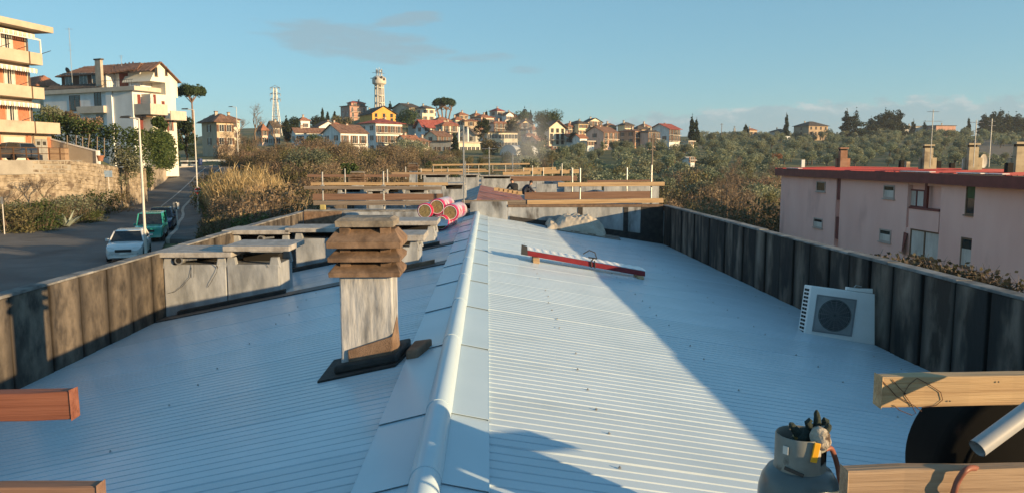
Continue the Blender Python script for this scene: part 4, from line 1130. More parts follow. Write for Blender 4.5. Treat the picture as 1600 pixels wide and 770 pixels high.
def tiled_roof(e, pts_list, mt, step=.9, nm='roof'):
    """each roof slope: eave a-b, ridge c-d (c above b, d above a); built with raised tile courses running down the slope"""
    m = MB()
    for (a, b, c, d) in pts_list:
        a, b, c, d = map(Vector, (a, b, c, d))
        nrm = (b - a).cross(d - a) if (d - a).length > .01 else (b - a).cross(c - a)
        nrm.normalize()
        if nrm.z < 0: nrm = -nrm
        m.add([a - nrm * .12, b - nrm * .12, c - nrm * .12, d - nrm * .12, a, b, c, d], [(3, 2, 1, 0), (4, 5, 6, 7), (0, 1, 5, 4), (1, 2, 6, 5), (2, 3, 7, 6), (3, 0, 4, 7)])
        n = max(2, int((b - a).length / step))
        w = (b - a).normalized() * step * .22
        for k in range(n):
            t = (k + .5) / n
            p = a + (b - a) * t
            lo, hi = 0.0, 1.0
            # upper end: walk along the eave direction limits of the ridge
            tt0 = (d - a).dot((b - a).normalized()) / (b - a).length; tt1 = (c - a).dot((b - a).normalized()) / (b - a).length
            up = (d - a) - (b - a).normalized() * (d - a).dot((b - a).normalized())
            if tt0 > 1e-3 and t < tt0: hi = t / tt0
            if tt1 < 1 - 1e-3 and t > tt1: hi = min(hi, (1 - t) / (1 - tt1))
            q = p + up * hi
            if hi < .08: continue
            h = nrm * .06
            m.add([p - w, p + w, q + w, q - w, p + h, q + h], [(0, 4, 5, 3), (4, 1, 2, 5), (0, 1, 4)])
    return m.build(nm, mt, e)
def house(label, u, vb, ve, d, lit, shade, storeys, wall, roof, kind='hip', rise=1.6, theta=40, wk='sbrown', cat='house', ov=.5, balc=(), chim=1, ncol=None, nside=None, ridge='x', dm=None, lift=True):
    """u: picture column of the corner nearest the camera; lit/shade: widths in pixels of the right and left faces at distance d"""
    th = math.radians(theta); px = d / FPX
    w = lit * px / math.cos(th); dp = max(4.0, shade * px / math.sin(th)) if shade else 7.0
    h = (vb - ve) * px
    c = P(u, vb, d)
    e = empty('house', c, label, cat, 'houses of the hill village', rot=th)
    MB().box(0, w, 0, dp, -5, h).build('wall', wall, e)
    o = ov
    if kind == 'hip':
        k = min(w, dp) / 2 + o
        if w >= dp: r0, r1 = (k - o, dp / 2, h + rise), (w - k + o, dp / 2, h + rise)
        else: r0, r1 = (w / 2, k - o, h + rise), (w / 2, dp - k + o, h + rise)
        A, B, C_, D_ = (-o, -o, h), (w + o, -o, h), (w + o, dp + o, h), (-o, dp + o, h)
        if w >= dp: sl = [(A, B, r1, r0), (B, C_, r1, r1), (C_, D_, r0, r1), (D_, A, r0, r0)]
        else: sl = [(A, B, r0, r0), (B, C_, r1, r0), (C_, D_, r1, r1), (D_, A, r0, r1)]
        rf = tiled_roof(e, sl, roof)
    elif kind == 'gable':
        if ridge == 'x':
            sl = [((-o, -o, h - .15), (w + o, -o, h - .15), (w + o, dp / 2, h + rise), (-o, dp / 2, h + rise)), ((w + o, dp + o, h - .15), (-o, dp + o, h - .15), (-o, dp / 2, h + rise), (w + o, dp / 2, h + rise))]
            for x in (.002, w - .002): MB().prism([(x, 0, h), (x, dp, h), (x, dp / 2, h + rise - .15)], (.001 if x < 1 else -.001, 0, 0)).build('gable', wall, e)
        else:
            sl = [((-o, dp + o, h - .15), (-o, -o, h - .15), (w / 2, -o, h + rise), (w / 2, dp + o, h + rise)), ((w + o, -o, h - .15), (w + o, dp + o, h - .15), (w / 2, dp + o, h + rise), (w / 2, -o, h + rise))]
            for y in (.0, dp): MB().prism([(0, y, h), (w, y, h), (w / 2, y, h + rise - .15)], (0, .01 if y < 1 else -.01, 0)).build('gable', wall, e)
        rf = tiled_roof(e, sl, roof)
    else:
        rf = MB().box(-o, w + o, -o, dp + o, h, h + .35).build('roof', roof, e)
    r = random.Random(int(u * 13 + vb))
    for k in range(chim):
        cx, cy = w * r.uniform(.2, .8), dp * r.uniform(.35, .65); hz = h + rise * .55
        cc = MB().box(cx - .3, cx + .3, cy - .25, cy + .25, hz - 1, hz + 1.25).build('chimney', chim_m, rf)
        MB().box(cx - .38, cx + .38, cy - .33, cy + .33, hz + 1.25, hz + 1.4).build('chimney_cap', roof, cc)
    sh = h / storeys
    nf = ncol if ncol is not None else max(1, int(w / 2.9)); ns = nside if nside is not None else max(0, int(dp / 3.6))
    for s in range(storeys):
        z = s * sh + sh * .28
        bal = s in balc
        for k in range(nf):
            x = w * (k + .5) / nf + r.uniform(-.2, .2)
            if bal: place_win(e, win(wk, 1.1, 2.1), x, -.02, s * sh + .12)
            else: place_win(e, win(wk, 1.0, 1.4), x, -.02, z)
        for k in range(ns):
            if r.random() < .85: place_win(e, win(wk, .9, 1.4), -.02, dp * (k + .5) / ns, z, -math.pi / 2)
        if bal:
            bl = MB().box(w * .06, w * .94, -1.25, -.003, s * sh - .16, s * sh).build('balcony', slab_m, e)
            rr_ = MB(); n = int(w * .88 / .55)
            for k in range(n + 1): x = w * .06 + .02 + (w * .88 - .04) * k / n; rr_.box(x - .02, x + .02, -1.24, -1.20, s * sh, s * sh + .95)
            rr_.box(w * .06, w * .94, -1.25, -1.19, s * sh + .95, s * sh + 1.0)
            rr_.build('railing', steel_dark, bl)
    return e
# ------------------------------------------------------------------ apartment block at the left edge
AX, AY0, AY1 = -43.55, 44.0, 75.6
beige_c = mat('beige_concrete', (.42, .35, .27), (.52, .44, .345), rough=.9, scale=.7, third=(.36, .30, .24), tscale=.4)
brick_o = mat('orange_brick', (.38, .15, .085), (.48, .20, .12), rough=.9, scale=5, bump=.3)
apt = empty('apartment_block', (AX, 60, 0), 'beige apartment block with orange brick panels and long balconies at the left edge', 'apartment block')
def ab(nm, x0, x1, y0, y1, z0, z1, mt, par=apt, **kw): return MB().box(x0, x1, y0, y1, z0, z1).build(nm, mt, par, world=True, **kw)
ab('wall', AX - 12, AX, AY0, AY1, -1, 12.0, beige_c)
ab('roof_slab', AX - 12.5, AX + 2.2, AY0 - 1, AY1 + .9, 11.95, 12.5, beige_c)
awn_m = mat('awning_cloth', (.55, .48, .38), (.66, .60, .50), rough=.9, scale=3, stretch=(.3, 6, .3))
door_m = mat('white_shutter_door', (.55, .53, .48), (.62, .60, .55), rough=.7, scale=2)
ry = math.pi / 2
dw = win_mesh('window', 1.1, 2.2, frame_w, pane_m)
LV = ((2.48, 1.35, AY1 + 1.95), (5.72, 1.3, AY1 + .30), (8.92, 1.25, AY1 + .40))
for fl, (zb, xo, ye) in enumerate(LV):
    s = ab('balcony', AX + .002, AX + xo, AY0, ye, zb, zb + .22, beige_c)
    ab('parapet', AX + xo - .14, AX + xo, AY0, ye, zb + .221, zb + 1.08, beige_c, s)
    ab('parapet', AX + .002, AX + xo - .141, ye - .14, ye, zb + .221, zb + 1.08, beige_c, s)
    top = zb + 3.2
    # brick panels between pale pilasters, narrow windows with white shutters folded beside them
    y = AY1 - .35; k = 0
    while y > AY0 + 4:
        ab('pilaster', AX - .01, AX + .08, y + .003, y + .25, zb + .23, top - .3, beige_c)
        ab('brick_panel', AX - .01, AX + .03, y - 1.3, y, zb + .25, top - .35, brick_o)
        for q in (1.62, 2.40): ab('shutter', AX + .02, AX + .07, y - q - .18, y - q + .16, zb + .25, zb + 2.6, door_m)
        put('window', dw, apt, loc=(.03, y - 2.0 - 60, zb + .27), rot=(0, 0, ry))
        ab('brick_panel', AX - .01, AX + .031, y - 4.0, y - 2.7, zb + .25, top - .35, brick_o)
        y -= 4.3; k += 1
    # rolled striped awning with a scalloped edge under the slab above
    yy = AY1 - .4
    for a, b in ((yy - 6, yy), (yy - 12.5, yy - 6.4), (yy - 20, yy - 12.9), (yy - 28, yy - 20.4)):
        m = MB(); xf = AX + xo + .02
        m.hexa([(AX + .3, a, top - .30), (xf, a, top - .52), (xf, b, top - .52), (AX + .3, b, top - .30)], [(AX + .3, a, top - .24), (xf, a, top - .44), (xf, b, top - .44), (AX + .3, b, top - .24)])
        aw_ = m.build('awning', awn_m, apt, world=True)
        m = MB(); n = int((b - a) / .26); xx = xf + .005
        for q in range(n):
            c0, c1 = a + (b - a) * q / n, a + (b - a) * (q + 1) / n
            m.poly([(xx, c0, top - .44), (xx, c1, top - .44), (xx, c1 - .03, top - .80), (xx, (c0 + c1) / 2, top - .88), (xx, c0 + .03, top - .80)], q % 2)
        m.build('valance', [awn_m, white_pl], aw_, world=True)
# the white frame of an awning on the top balcony
m = MB(); zt = 11.3
x_, y_ = AX + 1.2, AY1 + .3
m.box(x_ - .05, x_ + .05, y_ - .05, y_ + .05, 10.0, zt); m.box(x_ - .05, x_ + .05, y_ - 4.6, y_ - .051, zt - .1, zt); m.box(x_ - .05, x_ + .05, y_ - 4.7, y_ - 4.6, 10.0, zt)
m.tube([(x_, y_, zt), (AX + .1, y_ - .8, zt + .45)], .035, 6)
m.build('awning_frame', white_pl, apt, world=True)
m = MB()
for zb, xo, ye in LV: m.tube([(AX + xo + .06, AY1 - 1.2, zb - .1), (AX + xo + .06, AY1 - 1.2, zb + 1.1)], .05, 6)
m.tube([(AX + .25, AY1 - .2, -.2), (AX + .25, AY1 - .2, 12.0)], .05, 6)
m.build('downpipe', frame_b, apt, world=True)
# ground floor, longer than the storeys above: garage doors, brick strips, a pair of steel doors
G1 = AY1 + 2.3
ab('ground_floor', AX - 8, AX + .004, AY1 + .003, G1, -1, 2.479, beige_c)
def gd(nm, a, b, z1, mt, o=.05, par=apt): return ab(nm, AX - .012, AX + o, G1 - b, G1 - a, -.1, z1, mt, par)
dgrey = flat('grey_steel_door', (.26, .27, .27))
gd('brick_panel', .1, .55, 2.2, brick_o)
for (a, b) in ((.65, 1.35), (1.40, 2.1)):
    d_ = gd('steel_door', a, b, 2.0, dgrey); ab('door_vent', AX + .051, AX + .06, G1 - b + .15, G1 - a - .15, 1.4, 1.75, steel_dark, d_)
gd('brick_panel', 2.6, 3.2, 2.3, brick_o)
g_d = gd('garage_door', 3.4, 5.8, 2.1, door_m, .03)
m = MB()
for k in range(7): m.box(AX + .031, AX + .045, G1 - 5.7, G1 - 3.5, .05 + k * .29, .27 + k * .29)
m.build('door_slat', door_m, g_d, world=True)
gd('brick_panel', 6.1, 6.9, 2.3, brick_o); gd('garage_door', 7.4, 9.8, 2.1, door_m, .03); gd('brick_panel', 10.2, 11, 2.3, brick_o)
ab('roof_pipe', AX - .5, AX - .4, AY1 - 5, AY1 - 4.9, 12.5, 13.3, steel_dark)
for (zb, y) in ((10.0, AY1 + .35), (10.0, AY1 - 2.6), (6.8, AY1 - 2.6), (3.56, AY1 - 2.6), (10.0, AY1 - 4.4)):
    m = MB(); m.tube([(AX + 1.25, y, zb), (AX + 2.0, y + .3, zb + .3)], .03, 5); m.build('drying_rack', steel_dark, apt, world=True)
pv = Matrix.Translation((AX + 1.25, AY1 + .4, 0))
apt.matrix_basis = pv @ Matrix.Rotation(math.radians(-12), 4, 'Z') @ pv.inverted() @ ROOT_M[apt]

# terrace in front of it, retaining wall of stone, railing
stone_w = mat('rubble_wall', (.19, .155, .115), (.40, .345, .27), rough=.95, scale=1.6, bump=.8, bscale=2.5, third=(.13, .10, .075), tscale=1.2, tlo=.55, thi=.66)
rw = empty('retaining_wall', (-40, 70, -3), 'long rubble stone retaining wall under the railing, left of the road', 'wall')
WL = [P(-250, 251, 52), P(-60, 251, 60), P(0, 251, 63), P(60, 251, 66), P(110, 251, 69), P(150, 256, 72.5), P(185, 262, 79), P(228, 263, 88)]
WB = [P(u, v, y) for u, v, y in ((-250, 300, 52), (-60, 298, 60), (0, 298, 63), (60, 297, 66), (110, 300, 69), (150, 306, 72.5), (185, 306, 79), (228, 297, 88))]
r = random.Random(9)
m = MB()
for a, b, c, d in zip(WL, WL[1:], WB, WB[1:]):
    a0_, b0_ = Vector((a.x, a.y, c.z - 1.5)), Vector((b.x, b.y, d.z - 1.5))
    off = Vector((-.6, .25, 0))
    m.hexa([a0_, b0_, b0_ + off, a0_ + off], [a, b, b + off, a + off])
core = m.build('wall_core', stone_w, rw, world=True)
# rough stones on its face
sm = MB(); cnt = 0
from mathutils import noise as _n
for seg, (a, b, c, d) in enumerate(zip(WL, WL[1:], WB, WB[1:])):
    L_ = Vector((b.x - a.x, b.y - a.y, 0)).length; n = int(L_ / .55)
    dirv = Vector((b.x - a.x, b.y - a.y, 0)).normalized(); nr_ = Vector((dirv.y, -dirv.x, 0))
    for row in range(7):
        for k in range(n):
            t0, t1 = (k + (.5 if row % 2 else 0) + r.uniform(.02, .08)) / n, (k + 1 + (.5 if row % 2 else 0) - r.uniform(.02, .08)) / n
            if t1 > 1: continue
            za = lambda t: c.z + (d.z - c.z) * t; zt = lambda t: a.z + (b.z - a.z) * t
            f0, f1 = row / 7 + r.uniform(.005, .03), (row + 1) / 7 - r.uniform(.005, .03)
            pr_ = r.uniform(.03, .12)
            def pp(t, f, o): p = Vector((a.x + (b.x - a.x) * t, a.y + (b.y - a.y) * t, za(t) + (zt(t) - za(t)) * f)); return p + nr_ * o
            bq = [pp(t0, f0, .0), pp(t1, f0, .0), pp(t1, f1, .0), pp(t0, f1, .0)]
            e_ = (t1 - t0) * .12; g_ = (f1 - f0) * .15
            fq = [pp(t0 + e_, f0 + g_, pr_), pp(t1 - e_, f0 + g_, pr_), pp(t1 - e_, f1 - g_, pr_), pp(t0 + e_, f1 - g_, pr_)]
            sm.add(bq + fq, [(4, 5, 6, 7), (0, 1, 5, 4), (1, 2, 6, 5), (2, 3, 7, 6), (3, 0, 4, 7)]); cnt += 1
tag(sm.build('stone', stone_w, rw, world=True), kind='stuff')
rlg = empty('railing', P(60, 250, 66), 'thin brown two bar railing along the top of the stone wall', 'railing')
m = MB()
for zz_ in (.55, 1.05):
    for a, b in zip(WL[:5], WL[1:5]): m.tube([a + Vector((-.2, .1, zz_)), b + Vector((-.2, .1, zz_))], .035, 5)
m.build('rail', frame_b, rlg, world=True)
for a, b in zip(WL[:5], WL[1:5]):
    n = 3
    for k in range(n):
        p = a + (b - a) * ((k + .2) / n) + Vector((-.2, .1, 0))
        MB().box(p.x - .04, p.x + .04, p.y - .04, p.y + .04, p.z - .1, p.z + 1.1).build('railing_post', frame_b, rlg, world=True)
tag(MB().hexa([(p.x, p.y, -1.2) for p in (WL[0], WL[4], Vector((-43, 86, 0)), Vector((-80, 86, 0)))], [(p.x, p.y, -.04) for p in (WL[0], WL[4], Vector((-43, 86, 0)), Vector((-80, 86, 0)))]).build('terrace_paving', mat('terrace_concrete', (.24, .22, .19), (.34, .32, .28), rough=.9, scale=.6)), kind='structure')
# low side wall with a sloping top behind the railing
e = empty('garden_wall', P(110, 250, 78), 'beige garden wall with sloping white top beside the apartment block', 'wall')
a, b = P(76, 218, 78), P(152, 238, 76)
MB().hexa([(a.x, a.y, -.5), (b.x, b.y, -.5), (b.x, b.y + .25, -.5), (a.x, a.y + .25, -.5)], [a, b, b + Vector((0, .25, 0)), a + Vector((0, .25, 0))]).build('wall', beige_c, e, world=True)
MB().hexa([a + Vector((0, -.05, .003)), b + Vector((0, -.05, .003)), b + Vector((0, .3, .003)), a + Vector((0, .3, .003))], [a + Vector((0, -.05, .12)), b + Vector((0, -.05, .12)), b + Vector((0, .3, .12)), a + Vector((0, .3, .12))]).build('coping', white_pl, e, world=True)
MB().box(b.x - .12, b.x + .12, b.y - .06, b.y + .3, -.5, b.z + .14).build('end_post', white_pl, e, world=True)
c = P(90, 250, 74); tag(MB().box(c.x - .72, c.x + .72, 74, 74.7, -.05, 1.1).build('garden_cupboard', wood_old, bevel=.02), 'brown wooden cupboard standing behind the railing', 'cupboard')
c = P(157, 249, 71.5)
m = MB(); m.lathe([(0, 0), (.2, 0), (.3, .45), (.32, .45), (.32, .52), (.27, .52), (.24, .4), (0, .4)], 14); put('flower_pot', m.mesh('flower_pot', tile_or), None, loc=(c.x, 71.5, c.z - .2), label='round terracotta pot on the stone wall', cat='flower pot')

# ------------------------------------------------------------------ white villa behind the hedge
va = P(206, 225, 92); vth = math.radians(-26)
cream = wallm('cream', (.70, .64, .50)); white_r = wallm('white', (.70, .73, .75)); pale_y = wallm('pale_yellow', (.73, .71, .62))
vil = empty('villa', (P(206, 140, 112).x, 112, 1.0 * 112 / 92), 'large white villa with brown tiled roofs above the hedge on the left', 'villa', None, vth)
Z = lambda v, d=92: (HV - v) / FPX * d - 1.0
def vb(nm, x0, x1, y0, y1, z0, z1, mt, par=vil, **kw): return MB().box(x0, x1, y0, y1, z0, z1).build(nm, mt, par, **kw)
vb('wall', -15, 0, 0, 9, -3, Z(146), white_r)
vb('eave_slab', -15.5, .8, -.9, 9.3, Z(146), Z(139.5), slab_m)
# upper floor set back on the left, terrace on the right
vb('upper_wall', -12, -4.6, 1.2, 8, Z(139.5), Z(117), white_r)
vb('upper_wall', -4.6, -.6, 4.2, 8, Z(139.5), Z(112), white_r)
tiled_roof(vil, [((-13, .5, Z(117)), (-4.1, .5, Z(117)), (-4.6, 4.8, Z(101)), (-10.0, 4.8, Z(101))), ((-13, 9, Z(117)), (-13, .5, Z(117)), (-10, 4.8, Z(101)), (-10, 4.8, Z(101))),
                 ((-4.1, .5, Z(117)), (-.2, 2.6, Z(112)), (-.6, 4.9, Z(101)), (-4.6, 4.8, Z(101))), ((0, 9, Z(114)), (-13, 9, Z(117)), (-10, 4.8, Z(101)), (-.6, 4.8, Z(101)))], tile_br, .55)
tiled_roof(vil, [((-15.6, -.8, Z(138.5)), (-4.7, -.8, Z(138.5)), (-4.7, 1.18, Z(131)), (-14, 1.18, Z(131)))], tile_dk, .6, 'lower_roof')
vb('chimney', -5.6, -4.7, -.3, .55, Z(139), Z(97), chim_m); vb('chimney_cap', -5.75, -4.55, -.42, .67, Z(97), Z(95), tile_dk)
for x in (-10.9, -8.4, -6.3): put('window', win('sbrown', 1.2, 1.3), vil, loc=(x, 1.18, Z(132)))
vb('terrace_door', -3.9, -2.5, 4.1, 4.19, Z(139), Z(114), sh_red)
m = MB()
for k in range(14): m.box(-4.5 + k * .37, -4.47 + k * .37, -.75, -.72, Z(139.5), Z(130))
m.box(-4.55, .6, -.77, -.70, Z(130), Z(129.4)); m.build('terrace_railing', steel_dark, vil)
vb('shelf_unit', -1.9, -1.2, 3.3, 3.9, Z(139.5), Z(135), white_pl)
put('window', win_mesh('window', 1.7, 1.7, frame_b, pane_m, None, mull=1), vil, loc=(-9.5, -.02, Z(172))); put('window', win_mesh('window', 1.0, 2.0, frame_b, pane_m), vil, loc=(-5.6, -.02, Z(172)))
vb('balcony', -8.5, -4.0, -1.5, -.004, Z(178), Z(167.5), slab_m)
put('window', win('white', 1.2, 1.2), vil, loc=(-9.4, -.02, Z(195))); put('window', win('white', 1.2, 1.2), vil, loc=(-5.4, -.02, Z(195)))
vb('corner_pier', -4.05, -3.1, -.5, -.005, -2, Z(146), white_r)
# right (sunny) face with its own wing
vb('wing_wall', .005, 1.6, 3.0, 11.5, -3, Z(150), pale_y)
vb('wing_wall', -4.0, 1.55, 8.2, 12.5, Z(150) - .2, Z(131), pale_y)
MB().prism([(1.56, 2.9, Z(131)), (1.56, 12.5, Z(131)), (1.56, 12.5, Z(128)), (1.56, 6.2, Z(102.5))], (-4.5, 0, 0)).build('wing_gable', pale_y, vil)
tiled_roof(vil, [((-4.5, 13.1, Z(128.5)), (2.0, 13.1, Z(128.5)), (2.0, 6.2, Z(100.5)), (-4.5, 6.2, Z(100.5))), ((2.0, 2.2, Z(116)), (-4.5, 2.2, Z(116)), (-4.5, 6.2, Z(100.5)), (2.0, 6.2, Z(100.5)))], tile_br, .55, 'wing_roof')
for (y, z, w_, h_) in ((5.0, Z(122), .8, .9), (8.6, Z(119), .6, .9)): put('window', win('brown', w_, h_), vil, loc=(1.585, y, z), rot=(0, 0, ry))
f2 = Z(182)
b_ = vb('balcony', .004, 2.6, .3, 6.2, f2, f2 + .2, slab_m); vb('parapet', 2.48, 2.6, .3, 6.2, f2 + .201, Z(166), slab_m, b_); vb('parapet', .004, 2.479, .3, .42, f2 + .201, Z(166), slab_m, b_)
b_ = vb('balcony', 1.604, 3.0, 6.3, 12.0, Z(189), Z(187), slab_m); vb('parapet', 2.88, 3.0, 6.3, 12.0, Z(187) + .002, Z(175), slab_m, b_)
for (y, z0, z1, mt) in ((1.0, f2 + .2, Z(151), door_m), (2.1, f2 + .2, Z(151), sh_red), (3.0, f2 + .2, Z(151), door_m), (3.9, f2 + .2, Z(151), sh_red), (6.9, Z(186), Z(160), sh_red)):
    xf = 0 if y < 2.9 else 1.6
    vb('shutter', xf - .01, xf + .07, y - .5, y + .5, z0, z1, mt)
put('window', win('white', .9, 1.7), vil, loc=(1.63, 3.0, f2 + .25), rot=(0, 0, ry))
vb('awning_box', .2, 1.8, .5, 2.8, Z(186), Z(183.5), frame_b)
for (y, w_) in ((1.2, .5), (2.2, .9)): vb('shutter', -.01, .07, y - w_, y + w_, Z(214), Z(188), (white_pl if w_ < .6 else sh_red))
put('window', win('red', 1.0, 1.3), vil, loc=(1.63, 9.0, Z(205)), rot=(0, 0, ry))
m = MB(); m.lathe([(0, 0), (.28, .05), (.42, .16), (.44, .2)], 16); put('satellite_dish', m.mesh('satellite_dish', steel_dark), vil, loc=(-11.6, 2.0, Z(109)), rot=(-.9, .3, 0))
vil.scale = (1.26, .50, 1.217)
mast('tall thin aerial mast beside the villa roof', 113, 44, 130, 108, ((46, 5, 3), (71, 2.5, 3), (79, 3, 4)), .035)
mast('small aerial on the villa roof', 190, 87, 104, 101, ((88, 3, 3), (91, 2, 3)), .03)
house('red roofed house peeping out between apartment block and villa', 64, 190, 137, 122, 18, 60, 3, cream, tile_or, 'hip', 1.8, 50, cat='house', ncol=0, nside=0, chim=0)

# ------------------------------------------------------------------ houses further along the road
tan_r = wallm('tan', (.50, .40, .29)); pink_r = wallm('dusty_pink', (.52, .33, .27)); grey_r = wallm('cool_grey', (.46, .45, .42)); yel = wallm('ochre_yellow', (.70, .47, .16)); orange_r = wallm('orange', (.70, .38, .09)); lemon = wallm('lemon', (.70, .60, .38)); salmon = wallm('salmon', (.60, .34, .22)); stone_r = wallm('stone_house', (.36, .28, .20))
house('tan house with brown hip roof at the top end of the road', 340, 232, 192, 168, 20, 38, 2, tan_r, tile_br, 'hip', 1.9, 42, 'sbrown', nside=1, ncol=2, ov=.9)
house('low beige house just behind the tan house at the road end', 352, 220, 188, 205, 18, 10, 2, cream, tile_br, 'hip', 1.2, 40, chim=1)
tag(MB().box(*(lambda a, b: (a.x, b.x, 152, 152.3, a.z - 1, b.z))(P(314, 256, 152), P(352, 250, 152))).build('garden_wall', white_r), 'low white wall closing the far end of the road', 'wall')
# concrete garden wall and gate posts on the left of the road
gw = empty('garden_wall', GP(255, 118), 'pale concrete garden wall along the left of the road', 'wall')
pts = [P(234, 262, 103), P(254, 257, 111), P(262, 256, 116), P(271, 257, 122)]; bot_ = [P(234, 290, 103), P(254, 283, 111), P(262, 276, 116), P(271, 269, 122)]
for i, (a, b, c, d) in enumerate(zip(pts, pts[1:], bot_, bot_[1:])):
    o = Vector((-.3, .1, 0))
    MB().hexa([(a.x, a.y, c.z - 1), (b.x, b.y, d.z - 1), (b.x - .3, b.y + .1, d.z - 1), (a.x - .3, a.y + .1, c.z - 1)], [a, b, b + o, a + o]).build('wall_section', (stone_w, beige_c, white_r)[i], gw, world=True)
for i, u in enumerate((273, 289, 303)):
    y = 126 + i * 3; a, b = P(u, 264, y), P(u, 252, y)
    e = empty('gate_pier', (a.x, y, a.z), ('left', 'middle', 'right')[i] + ' one of three pale gate piers at the bend of the road', 'gate pier', 'gate piers by the road')
    MB().box(-.45, .45, -.3, .3, -1, b.z - a.z - .5).build('pier', white_r, e)
    MB().box(-.55, .55, -.4, .4, b.z - a.z - .1, b.z - a.z + .05).build('pier_cap', white_r, e)
    MB().box(-.3, .3, -.2, .2, b.z - a.z - .5, b.z - a.z - .1).build('letter_box', (sh_red if i == 0 else steel_dark), e)
c = P(313, 257, 143); tag(MB().tube([(c.x, 143, c.z - 1.2), (c.x, 143, c.z + 1.0)], [.32, .38], 10).build('litter_bin', flat('blue_bin', (.02, .05, .18))), 'dark blue bin at the far end of the road', 'bin')

# ------------------------------------------------------------------ lamp posts and signs
lamp_steel = mat('lamp_post_paint', (.50, .49, .46), (.60, .59, .56), rough=.5, scale=4)
def street_lamp(label, u, vt, ub, vbm, y, arm):
    b = P(ub, vbm, y); t = P(u, vt, y)
    e = empty('street_lamp', (b.x, y, b.z), label, 'street lamp', 'street lamps along the road'); h = t.z - b.z
    MB().tube([(0, 0, -.5), (0, 0, h * .5), (0, 0, h)], [.075, .06, .045], 10).build('pole', lamp_steel, e, smooth=True)
    a = MB(); a.tube([(0, 0, h), (arm, 0, h + .06)], .035, 6); a.build('arm', lamp_steel, e)
    MB().hexa([(arm * .75, -.13, h + .02), (arm * 1.6, -.13, h + .03), (arm * 1.6, .13, h + .03), (arm * .75, .13, h + .02)] if arm > 0 else [(arm * 1.6, -.13, h + .03), (arm * .75, -.13, h + .02), (arm * .75, .13, h + .02), (arm * 1.6, .13, h + .03)],
              [(arm * .8, -.1, h + .15), (arm * 1.5, -.1, h + .12), (arm * 1.5, .1, h + .12), (arm * .8, .1, h + .15)] if arm > 0 else [(arm * 1.5, -.1, h + .12), (arm * .8, -.1, h + .15), (arm * .8, .1, h + .15), (arm * 1.5, .1, h + .12)]).build('lantern', steel_dark, e)
    return e
street_lamp('tall pale street lamp in front of the white car', 218, 186, 228, 392, 39.0, -.55)
street_lamp('tall pale street lamp by the no entry sign', 302, 172, 309.5, 322, 74.0, -.7)
street_lamp('street lamp above the brown bushes at the far end of the road', 369, 168, 372, 240, 130, -.8)
ns = P(309.5, 299, 72.5)
e = empty('road_sign', (ns.x, 72.5, gz(ns.x, 72.5)), 'round red no entry sign on a leaning post at the road edge', 'road sign', 'road signs')
hgt = ns.z - gz(ns.x, 72.5)
MB().tube([(-.25, .05, -.3), (0.02, .06, hgt + .4)], .035, 8).build('post', lamp_steel, e)
m = MB(); m.lathe([(0, .02), (.36, .02), (.36, 0), (0, 0)], 28); put('disc', m.mesh('disc', flat('sign_red', (.50, .02, .025), .4)), e, loc=(0, 0, hgt), rot=(math.pi / 2, 0, .0)); 
MB().box(-.25, .25, -.032, -.022, hgt - .06, hgt + .06).build('bar', white_pl, e)
m = MB(); m.lathe([(.325, .0215), (.36, .0215), (.36, .024), (.325, .024)], 28); put('rim', m.mesh('rim', white_pl), e, loc=(0, 0, hgt), rot=(math.pi / 2, 0, 0))
bs_ = P(277, 350, 57.5)
e = empty('road_sign', (bs_.x, 57.5, bs_.z), 'small square sign seen from behind, beside the dark car', 'road sign', 'road signs')
hg = P(277, 318, 57.5).z - bs_.z
MB().tube([(0, 0, -.6), (0, 0, hg + .1)], .035, 8).build('post', lamp_steel, e)
MB().box(-.24, -.02, -.03, 0, hg - .45, hg + .05).build('plate', grey_g, e); MB().box(.02, .2, -.03, 0, hg - .42, hg + .05).build('plate', frame_w, e); MB().box(-.05, .05, -.045, -.031, hg - .47, hg + .02).build('bracket', steel_dark, e)
for (u, vt, vb_, y, lab) in ((7, 308, 363, 54.5, 'thin marker post with a narrow plate at the left edge'), (168, 290, 317, 86, 'thin marker post on the verge near the hedge')):
    a, b = P(u, vb_, y), P(u, vt, y)
    e = empty('marker_post', (a.x, y, a.z), lab, 'marker post'); MB().tube([(0, 0, -.5), (0, 0, b.z - a.z)], .035, 6).build('post', lamp_steel, e)
    MB().box(-.09, .09, -.04, -.035, b.z - a.z - .5, b.z - a.z).build('plate', grey_g, e)
s_ = P(169, 272, 74.5)
e = empty('notice_board', (s_.x, 74.5, s_.z - 1.5), 'small blue notice board in the garden below the stone wall', 'notice board')
MB().tube([(0, 0, -1), (0, 0, 1.9)], .04, 6).build('post', lamp_steel, e); MB().box(-.4, .4, -.05, -.041, 1.2, 1.8).build('panel', flat('pale_blue_panel', (.25, .36, .52)), e)

